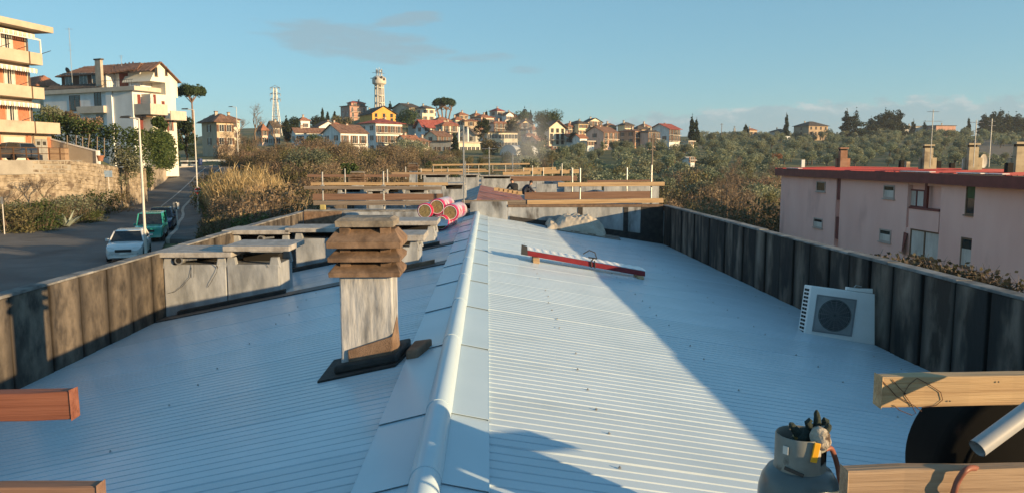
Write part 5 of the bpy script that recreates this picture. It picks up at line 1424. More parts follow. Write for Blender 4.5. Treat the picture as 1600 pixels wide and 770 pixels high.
# ------------------------------------------------------------------ cars
tyre = flat('tyre', (.015, .015, .015), .9); rimm = flat('wheel_rim', (.35, .36, .37), .35, metal=.7); carglass = glass_mat('car_glass', (.012, .016, .02), .04)
lampg = flat('headlamp_glass', (.45, .47, .48), .1, .8); trim = flat('black_trim', (.014, .014, .015), .5); plate_m = flat('number_plate', (.6, .6, .58))
def car(label, loc, rot, col, L_=4.4, Wd=1.75, H_=1.48, kind='hatch', group='cars on the road and terrace'):
    """front is -Y; sections run front to back"""
    e = empty('parked_car', loc, label, 'car', group, rot)
    hw = Wd / 2
    if kind == 'hatch':    # y, half width low, half width belt, z low, z belt
        sec = [(-.50, .72, .74, .26, .58), (-.485, .84, .86, .20, .66), (-.44, .95, .95, .18, .74), (-.33, 1, .985, .18, .85), (-.18, 1, .99, .18, .93), (.10, 1, .99, .18, .96), (.34, 1, .985, .18, .98), (.44, .98, .95, .2, .98), (.485, .90, .88, .25, .93), (.50, .84, .82, .34, .80)]
        cab = [(-.20, .93, .93), (-.05, .74, H_ - .06), (.10, .73, H_), (.30, .72, H_ - .03), (.40, .70, H_ - .10), (.46, .88, .96)]
    elif kind == 'box':
        sec = [(-.50, .86, .86, .30, .80), (-.49, .94, .94, .26, .90), (-.42, 1, .98, .26, .96), (-.22, 1, .99, .26, 1.0), (.0, 1, .99, .26, 1.0), (.3, 1, .99, .26, 1.0), (.46, 1, .98, .26, 1.0), (.49, .97, .95, .28, .98), (.50, .94, .92, .32, .9)]
        cab = [(-.22, .93, 1.0), (-.13, .82, H_ - .05), (.0, .82, H_), (.3, .82, H_), (.45, .81, H_ - .02), (.485, .9, 1.0)]
    body = MB(); n = len(sec)
    ring = lambda s: [(-s[1] * hw * .93, s[0] * L_, s[3]), (-s[1] * hw, s[0] * L_, s[3] + .18), (-s[1] * hw, s[0] * L_, s[4] * .72), (-s[2] * hw * .97, s[0] * L_, s[4]), (-s[2] * hw * .55, s[0] * L_, s[4] + .03), (s[2] * hw * .55, s[0] * L_, s[4] + .03), (s[2] * hw * .97, s[0] * L_, s[4]), (s[1] * hw, s[0] * L_, s[4] * .72), (s[1] * hw, s[0] * L_, s[3] + .18), (s[1] * hw * .93, s[0] * L_, s[3])]
    for s in sec: body.v += ring(s)
    k = 10
    for i in range(n - 1):
        for j in range(k): body.f.append((i * k + j, i * k + (j + 1) % k, (i + 1) * k + (j + 1) % k, (i + 1) * k + j)); body.m.append(0)
    body.f.append(tuple(range(k))); body.f.append(tuple(reversed(range((n - 1) * k, n * k)))); body.m += [0, 0]
    bo = body.build('body', col, e, smooth=True, bevel=.03)
    cm = MB()
    def cring(s): return [(-s[1] * hw, s[0] * L_, s[2] - .02), (-s[1] * hw * .9, s[0] * L_, s[2]), (s[1] * hw * .9, s[0] * L_, s[2]), (s[1] * hw, s[0] * L_, s[2] - .02)]
    # cabin: glass hull from belt to roof with painted roof and pillars on top
    belt = .95 if kind == 'hatch' else 1.0
    bf, bb = cab[0], cab[-1]; roof = cab[1:-1]
    g_ = MB()
    r0, r1 = roof[0], roof[-1]
    A = [(-bf[1] * hw, bf[0] * L_, belt), (bf[1] * hw, bf[0] * L_, belt), (bb[1] * hw, bb[0] * L_, belt), (-bb[1] * hw, bb[0] * L_, belt)]
    T = [(-r0[1] * hw, r0[0] * L_, r0[2]), (r0[1] * hw, r0[0] * L_, r0[2]), (r1[1] * hw, r1[0] * L_, r1[2]), (-r1[1] * hw, r1[0] * L_, r1[2])]
    g_.hexa(A, T); g_.build('windows', carglass, e)
    rm = MB(); kk = 4
    for s in roof:
        rm.v += [(-s[1] * hw * 1.02, s[0] * L_, s[2] - .05), (-s[1] * hw * .9, s[0] * L_, s[2] + .02), (s[1] * hw * .9, s[0] * L_, s[2] + .02), (s[1] * hw * 1.02, s[0] * L_, s[2] - .05)]
    for i in range(len(roof) - 1):
        for j in range(3): rm.f.append((i * 4 + j, (i + 1) * 4 + j, (i + 1) * 4 + j + 1, i * 4 + j + 1)); rm.m.append(0)
    rm.f += [(3, 2, 1, 0), tuple((len(roof) - 1) * 4 + q for q in (0, 1, 2, 3)), ]; rm.m += [0, 0]
    A_, T_ = [Vector(p) for p in A], [Vector(p) for p in T]
    for i in range(4): rm.tube([A_[i], T_[i]], .045, 6)
    for s in (-1, 1):
        q = Vector((s * (bf[1] + bb[1]) / 2 * hw * 1.0, .06 * L_, belt)); rm.tube([q, Vector((s * .735 * hw if kind == 'hatch' else s * .82 * hw, .08 * L_, H_ - .04))], .04, 6)
    rm.build('roof', col, e, smooth=True)
    wy_ = .305 * L_
    for s in (-1, 1):
        for yy in (-wy_, wy_ * .92):
            w = MB(); w.lathe([(.14, -.1), (.29, -.1), (.32, -.07), (.32, .07), (.29, .1), (.14, .1)], 20)
            wo = put('wheel', w.mesh('wheel', tyre, True), e, loc=(s * (hw - .09), yy, .32), rot=(0, math.pi / 2, 0))
            w = MB(); w.lathe([(0, .09), (.05, .09), (.06, .07), (.20, .075), (.215, .09), (.215, -.09), (0, -.09)], 14); put('rim', w.mesh('rim', rimm), wo)
            a = MB(); a.lathe([(0, 0), (.37, 0), (.37, .02), (0, .02)], 20); put('wheel_arch', a.mesh('wheel_arch', trim), e, loc=(s * (hw - .012) - (.01 if s > 0 else .01), yy, .34), rot=(0, math.pi / 2, 0))
        zl = .66 if kind == 'hatch' else .74
        yl = -.478 * L_
        MB().hexa([(s * hw * .48, yl - .035, zl - .06), (s * hw * .86, yl + .14, zl - .03), (s * hw * .82, yl + .2, zl - .03), (s * hw * .48, yl + .1, zl - .06)] if s > 0 else [(s * hw * .86, yl + .14, zl - .03), (s * hw * .48, yl - .035, zl - .06), (s * hw * .48, yl + .1, zl - .06), (s * hw * .82, yl + .2, zl - .03)],
                  [(s * hw * .50, yl + .0, zl + .06), (s * hw * .88, yl + .18, zl + .10), (s * hw * .84, yl + .3, zl + .10), (s * hw * .5, yl + .15, zl + .06)] if s > 0 else [(s * hw * .88, yl + .18, zl + .10), (s * hw * .50, yl + .0, zl + .06), (s * hw * .5, yl + .15, zl + .06), (s * hw * .84, yl + .3, zl + .10)]).build('headlight', lampg, e)
        MB().box(min(s * hw * .98, s * (hw + .17)), max(s * hw * .98, s * (hw + .17)), -.15 * L_, -.15 * L_ + .1, .95, 1.1).build('mirror', col, e, bevel=.03)
        MB().box(min(s * hw * .985, s * (hw + .008)), max(s * hw * .985, s * (hw + .008)), -.01 * L_, .03 * L_, .78, .81).build('door_handle', trim, e)
    zg = .62 if kind == 'hatch' else .72
    MB().box(-hw * .44, hw * .44, -.503 * L_, -.47 * L_, zg - .10, zg + .04).build('grille', trim, e, bevel=.02)
    MB().box(-hw * .70, hw * .70, -.492 * L_, -.45 * L_, .27, .37).build('air_intake', trim, e, bevel=.02)
    MB().box(-.26, .26, -.512 * L_, -.5 * L_, .42, .52).build('number_plate', plate_m, e)
    return e
def paint_m(nm, c): return mat('car_paint_' + nm, tuple(x * .95 for x in c), tuple(min(1, x * 1.04) for x in c), rough=.25, scale=2, spec=.6, coat=.6)
def car_at(u, v, y, *a, **k):
    p = P(u, v, y); r = road_at(y); return p.x, y, (r[2] + .03 if r else p.z)
hd_ = math.radians(17)
x, y, z = car_at(203, 400, 41.5); car('white hatchback parked by the kerb, nearest of the three cars', (x, y, z), hd_, paint_m('white', (.60, .62, .63)))
x, y, z = car_at(238, 374, 51.0); car('sea green boxy off road car in the middle of the three', (x, y, z), hd_, paint_m('sea_green', (.03, .30, .25)), 3.9, 1.68, 1.75, 'box')
x, y, z = car_at(253.5, 358, 58.5); car('dark blue car at the back of the three parked cars', (x, y, z), hd_, paint_m('navy', (.012, .035, .08)), 4.4, 1.78, 1.6)
p = P(2, 249, 66); car('dark grey car behind the railing at the left edge', (p.x, 67.5, -.04), math.radians(-110), paint_m('dark_grey', (.06, .07, .09)), 4.3, 1.75, 1.5)
# ------------------------------------------------------------------ pink apartment block on the right
KX = 26.5
pinkw = mat('pink_render', (.78, .48, .43), (.85, .55, .495), rough=.92, scale=.5, third=(.62, .37, .34), tscale=.45, tlo=.55, thi=.72, stretch=(1, 1, .4))
redfas = mat('dark_red_fascia', (.13, .028, .026), (.18, .042, .038), rough=.6, scale=1.5)
redroof = mat('red_metal_roof', (.30, .028, .03), (.37, .042, .042), rough=.5, scale=.8)
pk_ = empty('apartment_block', (KX, 50, -10), 'long pink apartment block with red metal roof beyond the right parapet', 'apartment block')
def kb(nm, x0, x1, y0, y1, z0, z1, mt, par=pk_, **kw): return MB().box(x0, x1, y0, y1, z0, z1).build(nm, mt, par, world=True, **kw)
def yk(u, x=KX):
    r = ray(u, HV); return x * r.y / r.x
def zk(v, y): return (HV - v) / FPX * y
yl, yr = yk(1222), 30.0
y_a, y_b, y_c, y_d = yk(1309), yk(1316), yk(1422), yk(1480)
zf = -1.38
# facade in stretches: far end, slot, middle, loggia bay, near part
kb('wall', KX + .3, KX + 12, yr, yl, -11, zf, pinkw)
kb('wall_bay', KX, KX + .295, y_a, yl, -11, zf, pinkw)
kb('wall_bay', KX - .02, KX + .296, y_c + .02, y_b, -11, zf, pinkw)
kb('wall_bay', KX - .22, KX + .294, yk(1536), y_d, -11, zf, pinkw)
kb('wall_bay', KX - .38, KX + .293, yr, yk(1538), -11, zf, pinkw)
# fascia and roof
for (ya, yb, xo) in ((y_b + .003, yl + .45, -.45), (y_d + .1, y_b, -.50), (yk(1538) + .003, y_d + .097, -.72), (yr - .3, yk(1538), -1.12)):
    kb('fascia', KX + xo, KX + xo + .12, ya, yb, -1.40, -.80, redfas)
    kb('soffit', KX + xo + .121, KX + 1.0, ya, yb, -1.378, -1.30, redfas)
m = MB(); n = 90
for i in range(n + 1):
    y = yr - .3 + (yl + .75 - yr) * i / n
    for (x, z) in ((KX - .42, -.79), (KX + 6, -.64), (KX + 12.4, -.80)): m.v.append((x, y, z))
for i in range(n):
    for k in range(2): a = i * 3 + k; m.f.append((a, a + 1, a + 4, a + 3)); m.m.append(0)
rf = m.build('roof', redroof, pk_, world=True)
m = MB()
for i in range(0, n + 1, 1):
    y = yr - .3 + (yl + .75 - yr) * i / n
    for (a, b) in (((KX - .42, -.79), (KX + 6, -.64)), ((KX + 6, -.64), (KX + 12.4, -.80))):
        m.hexa([(a[0], y - .03, a[1]), (b[0], y - .03, b[1]), (b[0], y + .03, b[1]), (a[0], y + .03, a[1])], [(a[0], y - .015, a[1] + .05), (b[0], y - .015, b[1] + .05), (b[0], y + .015, b[1] + .05), (a[0], y + .015, a[1] + .05)])
m.build('roof_seam', redroof, rf, world=True)
for (ya, yb) in ((yk(1424) + .5, yk(1464)), (yk(1515) + .5, yk(1545)), (yk(1552), yk(1580)), (yk(1236), yk(1255))):
    ya, yb = sorted((ya, yb)); kb('eave_strip', KX - .40, KX - .02, ya, yb, -.75, -.70, white_pl, rf)
kb('end_fascia', KX - .4, KX + 12.4, yl + .45, yl + .57, -1.4, -.78, redfas)
# windows
bf = mat('brown_window_frame', (.14, .085, .05), (.19, .12, .075), rough=.6)
curtain = mat('curtain', (.42, .41, .39), (.60, .585, .56), rough=.8, scale=2, stretch=(1, 7, .3))
wrot = -math.pi / 2
pale_fr = mat('pale_grey_frame', (.36, .31, .28), (.44, .38, .35), rough=.7)
def kwin(u0, u1, v0, v1, xface, frame, kind='plain', par=pk_):
    y0, y1 = yk(u1, xface), yk(u0, xface); yc = (y0 + y1) / 2
    z0, z1 = zk(v1, yc), zk(v0, yc); w, h = y1 - y0, z1 - z0
    b = MB(); f = .09
    b.box(-w / 2, w / 2, -.05, .02, 0, f, 0); b.box(-w / 2, w / 2, -.05, .02, h - f, h, 0); b.box(-w / 2, -w / 2 + f, -.05, .02, f, h - f, 0); b.box(w / 2 - f, w / 2, -.05, .02, f, h - f, 0)
    b.box(-w / 2 - .08, w / 2 + .08, -.11, .02, -.07, -.001, 0)
    if kind == 'double' or kind == 'curtain': b.box(-.05, .05, -.045, .01, f, h - f, 0)
    o = put('window', b.mesh('window', [frame]), par, loc=Vector((xface, yc, z0)) - ROOT_M[pk_].translation, rot=(0, 0, wrot))
    MB().box(-w / 2 + f, w / 2 - f, -.012, .012, f, h - f).build('pane', pane_m, o)
    if kind == 'curtain':
        for s in (-1, 1): MB().box(min(s * .1, s * (w / 2 - f - .05)), max(s * .1, s * (w / 2 - f - .05)), -.022, -.014, f, h - f).build('curtain', curtain, o)
    if kind == 'blind': MB().box(-w / 2 + f, w / 2 - f, -.03, -.014, f, h * .62).build('blind', curtain, o)
    return o
kwin(1278, 1292, 284, 300, KX, pale_fr); kwin(1276, 1290, 342, 357, KX, pale_fr, 'blind')
kwin(1384, 1401, 290, 311, KX - .02, pale_fr, 'blind'); kwin(1381, 1399, 360, 380, KX - .02, pale_fr, 'blind')
for (v0, v1) in ((278, 313), (341, 376)):
    yy0, yy1 = yk(1315.5), yk(1309.5); kb('slot_panel', KX + .05, KX + .28, yy0 - .0, yy1, zk(v1, 57), zk(v0, 57), redfas)
# loggia with brown door and side shutter
yL0, yL1 = yk(1479), yk(1423); ym = (yL0 + yL1) / 2
kb('loggia_back', KX + .297, KX + .31, yL0, yL1, zk(325, ym), zk(283, ym), pinkw)
kb('loggia_lintel', KX - .02, KX + .296, yL0, yL1 + .02, zf - .18, zf, pinkw)
kb('loggia_shade', KX + .298, KX + .32, yL0, yL1, zk(290, ym), zk(284, ym), wood_brown)
kwin(1424, 1449, 297, 325, KX + .24, redfas, 'curtain')
kb('loggia_post', KX - .05, KX + .1, yk(1452.5), yk(1449), zk(327, ym), zk(285, ym), redfas)
kb('loggia_post', KX - .05, KX + .29, yk(1479.5), yk(1476), zk(327, ym), zk(296, ym), redfas)
kb('loggia_ledge', KX - .25, KX + .2, yk(1478), yk(1430), zk(329, ym), zk(326, ym), redfas)
kb('loggia_parapet', KX - .20, KX + .2, yk(1478), yk(1430), zk(361, ym), zk(329.2, ym), pinkw)
kb('wall_bay', KX - .02, KX + .292, yL0, yL1 + .02, -11, zk(361, ym), pinkw)
kwin(1430, 1477, 362, 406, KX - .03, bf, 'curtain')
m = MB(); y_ = yk(1421); m.hexa([(KX - .45, y_ - .5, zk(396, 48)), (KX - .1, y_ + .15, zk(398, 48)), (KX - .06, y_ + .17, zk(398, 48)), (KX - .4, y_ - .46, zk(396, 48))], [(KX - .1, y_ - .45, zk(365, 48)), (KX - .05, y_ + .1, zk(364, 48)), (KX - .02, y_ + .12, zk(364, 48)), (KX - .06, y_ - .42, zk(365, 48))])
m.build('shutter', sh_red, pk_, world=True, label='maroon shutter pushed out at the bottom')
o = kwin(1514, 1539, 288, 338, KX - .22, bf, 'plain')
MB().box(*(-.62, .62, -.02, -.013, .9, 1.9)).build('green_blind', flat('green_blind', (.05, .09, .03)), o)
kwin(1511, 1533, 374, 421, KX - .22, bf, 'blind')
for (u0, u1, v0, v1) in ((1640, 1665, 300, 350), (1640, 1665, 395, 440), (1700, 1730, 300, 360)): kwin(u0, u1, v0, v1, KX - .38, bf, 'blind')
# chimneys, pipes, aerials on its roof
ych = mat('tan_chimney', (.34, .29, .20), (.46, .40, .29), rough=.95, scale=1.2, third=(.22, .18, .13), tscale=.9)
def kchim(u, x, v0, v1, wpx, mt, steps=True, brick=False):
    y = yk(u, x); px = y / FPX; w = wpx * px
    zt, zb = zk(v0, y), -.85
    c = kb('chimney', x - .25, x + .35, y - w / 2, y + w / 2, zb, zt - .25, mt, rf)
    kb('chimney_cap', x - .32, x + .42, y - w / 2 - .05, y + w / 2 + .05, zt - .12, zt, mt, c)
    kb('chimney_neck', x - .28, x + .28, y - w / 2 + .08, y + w / 2 - .08, zt - .25, zt - .12, soot, c)
    if steps: kb('chimney_shoulder', x - .352, x + .8, y + w / 2 + .003, y + w / 2 + w * .8, zb, zb + (zt - zb) * .52, mt, c)
    for k in range(1, 6): kb('brick_course', x - .265, x + .3505, y - w / 2 - .012, y + w / 2 + .012, zb + (zt - .3 - zb) * k / 6, zb + (zt - .3 - zb) * k / 6 + .05, mt, c)
brick_r = mat('red_brick_chimney', (.22, .12, .08), (.34, .20, .14), rough=.95, scale=2)
kchim(1316, 30.5, 231, 262, 7.5, brick_r); kchim(1448, 30.5, 226, 262, 6.5, ych); kchim(1518, 30.5, 224, 262, 6.5, ych); kchim(1592, 29.0, 222, 268, 9, ych)
for (u, x, v0, w, mt) in ((1409, 33, 251, 7, soot), (1418, 33, 253, 6, ych), (1466, 33, 252, 8, soot), (1488, 33, 255, 6, soot), (1508, 31, 249, 3, white_pl), (1530, 33, 258, 6, ych), (1577, 28.2, 255, 9, soot), (1255, 29, 250, 2, white_pl)):
    y = yk(u, x); px = y / FPX; kb('roof_pipe', x - .15, x + .15, y - w * px / 2, y + w * px / 2, -.9, zk(v0, y), mt, rf)
y = yk(1533, 31.5); m = MB(); m.lathe([(0, 0), (.25, .04), (.42, .14), (.45, .18)], 18); o = m.build('satellite_dish', grey_r, rf, world=True); o.location = (31.5, y, zk(252, y)); o.rotation_euler = (math.pi / 2, 0, .5)
mast('tall aerial with a long crossbar over the pink block', 1453, 172, 262, 48, ((175, 8, 7), (190, 13, 2)), .03)
mast('shorter aerial with a dish like head over the pink block', 1521, 188, 262, 46, ((192, 9, 4), (205, 4, 3)), .03)
mast('whitish aerial at the far right of the pink block roof', 1545, 186, 262, 43, ((190, 5, 6), (197, 5, 6)), .03)

# ------------------------------------------------------------------ the hill village
H = house
white_h = wallm('village_white', (.70, .73, .73)); cream_h = wallm('village_cream', (.70, .65, .52)); brickp = wallm('brick_pink', (.44, .26, .21)); pinkl = wallm('pale_pink', (.66, .48, .40)); beige_h = wallm('beige', (.58, .50, .38))
H('white three storey house with red hip roof and two balconies', 588, 239, 193.5, 245, 37, 31, 3, white_h, tile_rd, rise=1.7, wk='sbrown', balc=(1, 2), ncol=4, nside=2, ov=1.0)
H('white house with brown gable roof in front of the red roofed one', 533, 242, 208, 215, 36, 36, 2, white_h, tile_br, 'gable', 2.4, 42, balc=(1,), ncol=3, nside=2)
H('low white house with brown roof left of the gabled white house', 462, 226, 207.5, 228, 40, 8, 1, white_h, tile_br, 'gable', 1.4, 30, ncol=3, nside=1)
H('cream gabled house just behind the white gabled house', 499, 222, 199, 262, 26, 14, 2, white_h, tile_br, 'gable', 2.0, 35, ridge='y', ncol=2, nside=1)
H('bright orange gabled house on top of the hill below the water tower', 582, 192, 178, 340, 34, 30, 2, orange_r, tile_dk, 'gable', 3.4, 25, ridge='y', ncol=3, nside=0, wk='brown', ov=.8)
H('grey and brick pink flat roofed apartment block on the hill, left of the water tower', 547, 192, 167, 400, 23, 18, 3, brickp, tile_dk, 'flat', 1, 40, wk='white', balc=(1, 2), ncol=3, nside=2, chim=2)
H('small penthouse house on top of the hill apartment block', 549, 168, 161, 402, 19, 4, 1, brickp, tile_rd, 'hip', 1.0, 40, ncol=2, nside=0)
H('long beige house with dark roof right of the water tower', 640, 186, 168, 360, 14, 32, 2, beige_h, tile_dk, 'gable', 2.2, 35, ncol=2, nside=4, ov=.9)
H('beige house with dark hip roof below the big umbrella pine', 660, 190, 170, 350, 18, 12, 2, cream_h, tile_dk, 'hip', 1.5, 40, ncol=2, nside=1)
H('house with bright red roofs in the middle of the village', 662, 216, 200, 285, 32, 14, 2, white_h, tile_rd, 'gable', 3.0, 35, ncol=3, nside=1, ov=1.0)
H('grey walled house with red roof behind the pine, left of the bright red roofs', 647, 205, 196, 300, 8, 10, 1, grey_r, tile_rd, 'hip', 1.5, 40, ncol=1, nside=1)
H('cream house with orange hip roof above the bright red roofs', 684, 198, 188.5, 320, 20, 11, 1, cream_h, tile_or, 'hip', 1.6, 35, ncol=3, nside=0)
H('tall cream house at the right of the bright red roofs', 692, 216, 197, 275, 23, 12, 2, cream_h, tile_or, 'hip', 1.5, 35, ncol=2, nside=1, balc=(1,))
H('low cream house with brown roof above the flat roofed shed', 683, 224, 213, 258, 22, 22, 1, cream_h, tile_br, 'gable', 1.8, 40, ncol=3, nside=1)
H('grey flat roofed workshop with dark roof edge', 706, 243, 222, 245, 2, 44, 1, grey_r, tile_dk, 'flat', 1, 70, ncol=0, nside=3, cat='workshop', chim=0)
H('cream flat roofed house with strip windows right of the cypress', 717, 242, 224, 250, 33, 4, 1, cream_h, slab_m, 'flat', 1, 20, ncol=5, nside=0, wk='white', chim=0)
H('grey gabled house with two tall white flue pipes in front', 713, 224, 212, 268, 30, 5, 1, grey_r, tile_dk, 'gable', 3.0, -12, ridge='y', ncol=2, nside=0, wk='white')
H('long cream building with two rows of wide windows and dark flat roof', 763, 233, 208, 270, 46, 6, 2, cream_h, tile_dk, 'flat', 1, 15, ncol=9, nside=0, wk='white', chim=0, cat='school')
H('tan box house with red roof behind the grey gabled house', 726, 210, 190, 300, 21, 4, 2, tan_r, tile_or, 'hip', 1.0, 10, ncol=1, nside=0)
H('pinkish terraced houses with balconies right of the tan box house', 752, 206, 184, 330, 20, 14, 2, pinkl, tile_or, 'hip', 1.5, 38, balc=(1,), ncol=4, nside=1)
H('pink and white terrace with flower balcony above the school', 772, 209, 193, 315, 21, 4, 2, pinkl, tile_or, 'hip', 1.0, 30, balc=(1,), ncol=3, nside=0)
H('tall grey shaded house with small red roof on the skyline', 777, 192, 174, 370, 12, 12, 2, grey_r, tile_rd, 'hip', 1.5, 42, ncol=2, nside=1)
H('small white house right of the tall grey house on the skyline', 791, 190, 180, 365, 12, 4, 1, white_h, tile_or, 'gable', 1.5, 30, ridge='y', ncol=2, nside=0)
H('white bungalow on the skyline, farthest right of the hilltop', 803, 190, 183, 368, 12, 3, 1, white_h, tile_or, 'hip', 1.0, 30, ncol=2, nside=0)
H('yellow gabled house with wooden balconies between dark conifers', 814, 207, 195, 320, 17, 4, 2, lemon, tile_br, 'gable', 2.0, 20, ridge='y', balc=(1,), ncol=3, nside=0, ov=.8)
H('low pink house hidden under the conifers below the yellow gable', 822, 223, 212, 290, 14, 4, 1, pinkl, tile_or, 'hip', 1.0, 20, ncol=2, nside=0)
H('cream chalet shaped house with pointed gable and balcony', 858, 228, 201, 290, 26, 14, 3, cream_h, tile_br, 'gable', 3.0, 25, ridge='y', balc=(1,), ncol=3, nside=1, ov=1.0, wk='brown')
H('yellow house with wide dark hip roof right of the chalet', 904, 212, 194, 330, 20, 18, 2, lemon, tile_dk, 'hip', 1.6, 38, ncol=3, nside=1)
H('cream house with white gable behind the yellow one', 919, 205, 191, 340, 24, 4, 2, cream_h, tile_dk, 'gable', 1.8, 30, ridge='y', ncol=3, nside=0, balc=(1,))
H('small white house with outside stairs at the edge of the olives', 906, 230, 216, 275, 12, 4, 1, white_h, tile_or, 'gable', 1.4, 35, ncol=1, nside=0)
H('low white lean to with arches beside the small white house', 918, 230, 222, 272, 11, 2, 1, white_h, slab_m, 'flat', 1, 30, ncol=2, nside=0, chim=0)
H('big pale pink house with brown gable roof above the olive grove', 943, 229, 207, 280, 26, 24, 2, pinkl, tile_br, 'gable', 2.2, 40, balc=(1,), ncol=3, nside=1)
H('salmon terrace with white balconies above the olive grove', 992, 226, 205.5, 300, 22, 22, 2, salmon, tile_br, 'hip', 1.0, 42, balc=(1,), ncol=4, nside=2)
H('salmon and white terrace end house with balconies', 1013, 227, 207, 298, 21, 3, 2, pinkl, tile_dk, 'hip', 1.0, 42, balc=(0, 1), ncol=4, nside=0)
H('square mustard yellow house with brown hip roof behind the pink house', 976, 209, 196, 345, 17, 9, 2, lemon, tile_dk, 'hip', 1.4, 35, ncol=3, nside=0)
H('tan house peeping between yellow and mustard houses', 948, 207, 197.5, 350, 17, 6, 1, lemon, tile_br, 'hip', 1.4, 35, ncol=3, nside=0)
H('house with dark slate roof behind the salmon terrace', 996, 213, 202.5, 335, 25, 4, 1, tan_r, tile_dk, 'hip', 1.6, 30, ncol=2, nside=0)
H('white house with red roof and balconies, rightmost of the village', 1046, 221, 202, 320, 20, 25, 2, white_h, tile_rd, 'gable', 2.4, 40, balc=(0, 1), ncol=4, nside=2, ov=.9)
for (u_, vb_, ve_, d_, l_, s_, n_, w_, r_, k_, lab_) in ((520, 206, 197, 300, 14, 8, 1, cream_h, tile_or, 'hip', 'cream bungalow with orange roof behind the cream gabled house'),
    (633, 232, 219, 235, 20, 14, 1, white_h, tile_or, 'gable', 'low white house between the big olive tree and the three storey house'),
    (654, 232, 222, 240, 16, 6, 1, beige_h, tile_br, 'hip', 'small beige house left of the grey workshop'),
    (700, 205, 195, 310, 14, 10, 1, pinkl, tile_rd, 'hip', 'pink house with red roof just right of the orange hip roof'),
    (712, 198, 188, 335, 13, 8, 1, cream_h, tile_or, 'hip', 'small cream house on the crest left of the tan box house'),
    (742, 216, 203, 305, 14, 8, 2, white_h, tile_or, 'gable', 'white narrow house below the pinkish terraces'),
    (786, 209, 196, 320, 14, 8, 2, cream_h, tile_or, 'hip', 'cream house with orange roof right of the flower balcony terrace'),
    (797, 204, 192, 335, 13, 7, 2, lemon, tile_br, 'hip', 'pale yellow house under the skyline bungalows'),
    (832, 216, 203, 315, 12, 6, 2, white_h, tile_or, 'hip', 'white house between the yellow gable and the smoky conifer'),
    (838, 230, 219, 285, 14, 8, 1, pinkl, tile_or, 'gable', 'low pink house left of the pointed chalet'),
    (888, 210, 198, 330, 13, 8, 2, cream_h, tile_or, 'hip', 'cream house squeezed between chalet and yellow house'),
    (886, 226, 214, 292, 10, 6, 1, white_h, tile_or, 'gable', 'little white house right below the chalet'),
    (934, 212, 200, 330, 12, 6, 2, white_h, tile_or, 'hip', 'white house behind the left end of the pale pink house'),
    (1006, 208, 198, 350, 12, 7, 1, cream_h, tile_or, 'hip', 'cream house behind the dark slate roof'),
    (1030, 216, 206, 330, 12, 6, 2, salmon, tile_br, 'hip', 'salmon house left of the rightmost white house'),
    (668, 184, 174, 372, 12, 8, 1, white_h, tile_or, 'hip', 'white crest house left of the large umbrella pine'),
    (718, 188, 180, 372, 13, 8, 1, tan_r, tile_or, 'hip', 'tan crest house right of the large umbrella pine'),
    (742, 190, 181, 360, 12, 7, 1, cream_h, tile_or, 'hip', 'cream crest house above the tan box house')):
    H(lab_, u_, vb_, ve_, d_, l_, s_, n_, w_, r_, k_, rise=1.5, theta=38, ncol=2, nside=1)
H('small white and red house at the left foot of the hill village', 470, 203, 189, 300, 12, 7, 1, white_h, tile_or, 'hip', 1.6, 35, ncol=1, nside=0)
H('house with brown red roof behind the bare tree', 410, 226, 205, 230, 7, 8, 2, pinkl, tile_or, 'hip', 2.0, 40, ncol=1, nside=1)
H('grey white house behind the pylon', 428, 228, 200, 240, 8, 11, 2, grey_r, tile_dk, 'gable', 2.0, 40, ncol=1, nside=1)
H('square stone farmhouse with dark hip roof on the right skyline', 1263, 221, 197, 415, 37, 12, 3, stone_r, tile_dk, 'hip', 2.6, 22, ncol=4, nside=1, wk='brown', cat='farmhouse', ov=.8)
H('low grey white house beside a cypress, left of the stone farmhouse', 1216, 214, 206, 430, 22, 8, 1, grey_r, tile_dk, 'hip', 1.6, 25, ncol=3, nside=0)
H('small brown house beside a dark cypress on the skyline', 1171, 213, 204, 430, 14, 4, 1, tan_r, tile_or, 'hip', 1.2, 25, ncol=2, nside=0)
H('long low brown house behind the conifers on the right skyline', 1462, 212, 197, 480, 36, 4, 1, brickp, tile_dk, 'flat', 1, 12, ncol=6, nside=0, wk='brown', cat='farm building')
H('long low grey farm building between conifers on the right skyline', 1412, 212, 198, 485, 46, 4, 1, grey_r, tile_dk, 'flat', 1, 10, ncol=5, nside=0, wk='brown', cat='farm building')
H('small cream shed with white roof below the cypress pair', 1076, 228, 222, 285, 9, 3, 1, cream_h, slab_m, 'flat', 1, 20, ncol=1, nside=0, cat='shed', chim=0)
H('tiny white shed among the olives in the middle of the grove', 1079, 256, 250, 205, 7, 3, 1, white_h, slab_m, 'gable', .8, 20, ncol=1, nside=0, cat='shed', chim=0)
H('tiny pale hut with red roof at the left edge of the olive grove', 863, 238, 233, 235, 9, 3, 1, pinkl, tile_or, 'gable', .8, 20, ncol=1, nside=0, cat='shed', chim=0)
# two tall white flues, greenhouse
for i, (u, v0, v1, y) in enumerate(((717, 199, 222, 262), (731, 199, 222, 262))):
    a, b = P(u, v1 + 4, y), P(u, v0, y)
    tag(MB().tube([a, (a.x, y, b.z)], .32, 8).build('flue_pipe', white_pl), ('left', 'right')[i] + ' one of two tall white flue pipes by the grey gabled house', 'flue', 'tall white flue pipes')
gA = GP(812, 225); film_g = flat('greenhouse_film', (.50, .52, .52), .4)
e = empty('greenhouse', (gA.x, gA.y, P(812, 240, 225).z), 'pale plastic greenhouse tunnel at the edge of the fields', 'greenhouse', rot=math.radians(-35))
m = MB(); n = 12
for i in range(n + 1):
    t = math.pi * i / n
    for y in (-6, 6): m.v.append((2.9 * math.cos(t), y, 2.9 * math.sin(t) - .6))
for i in range(n): m.f.append((2 * i, 2 * i + 1, 2 * i + 3, 2 * i + 2)); m.m.append(0)
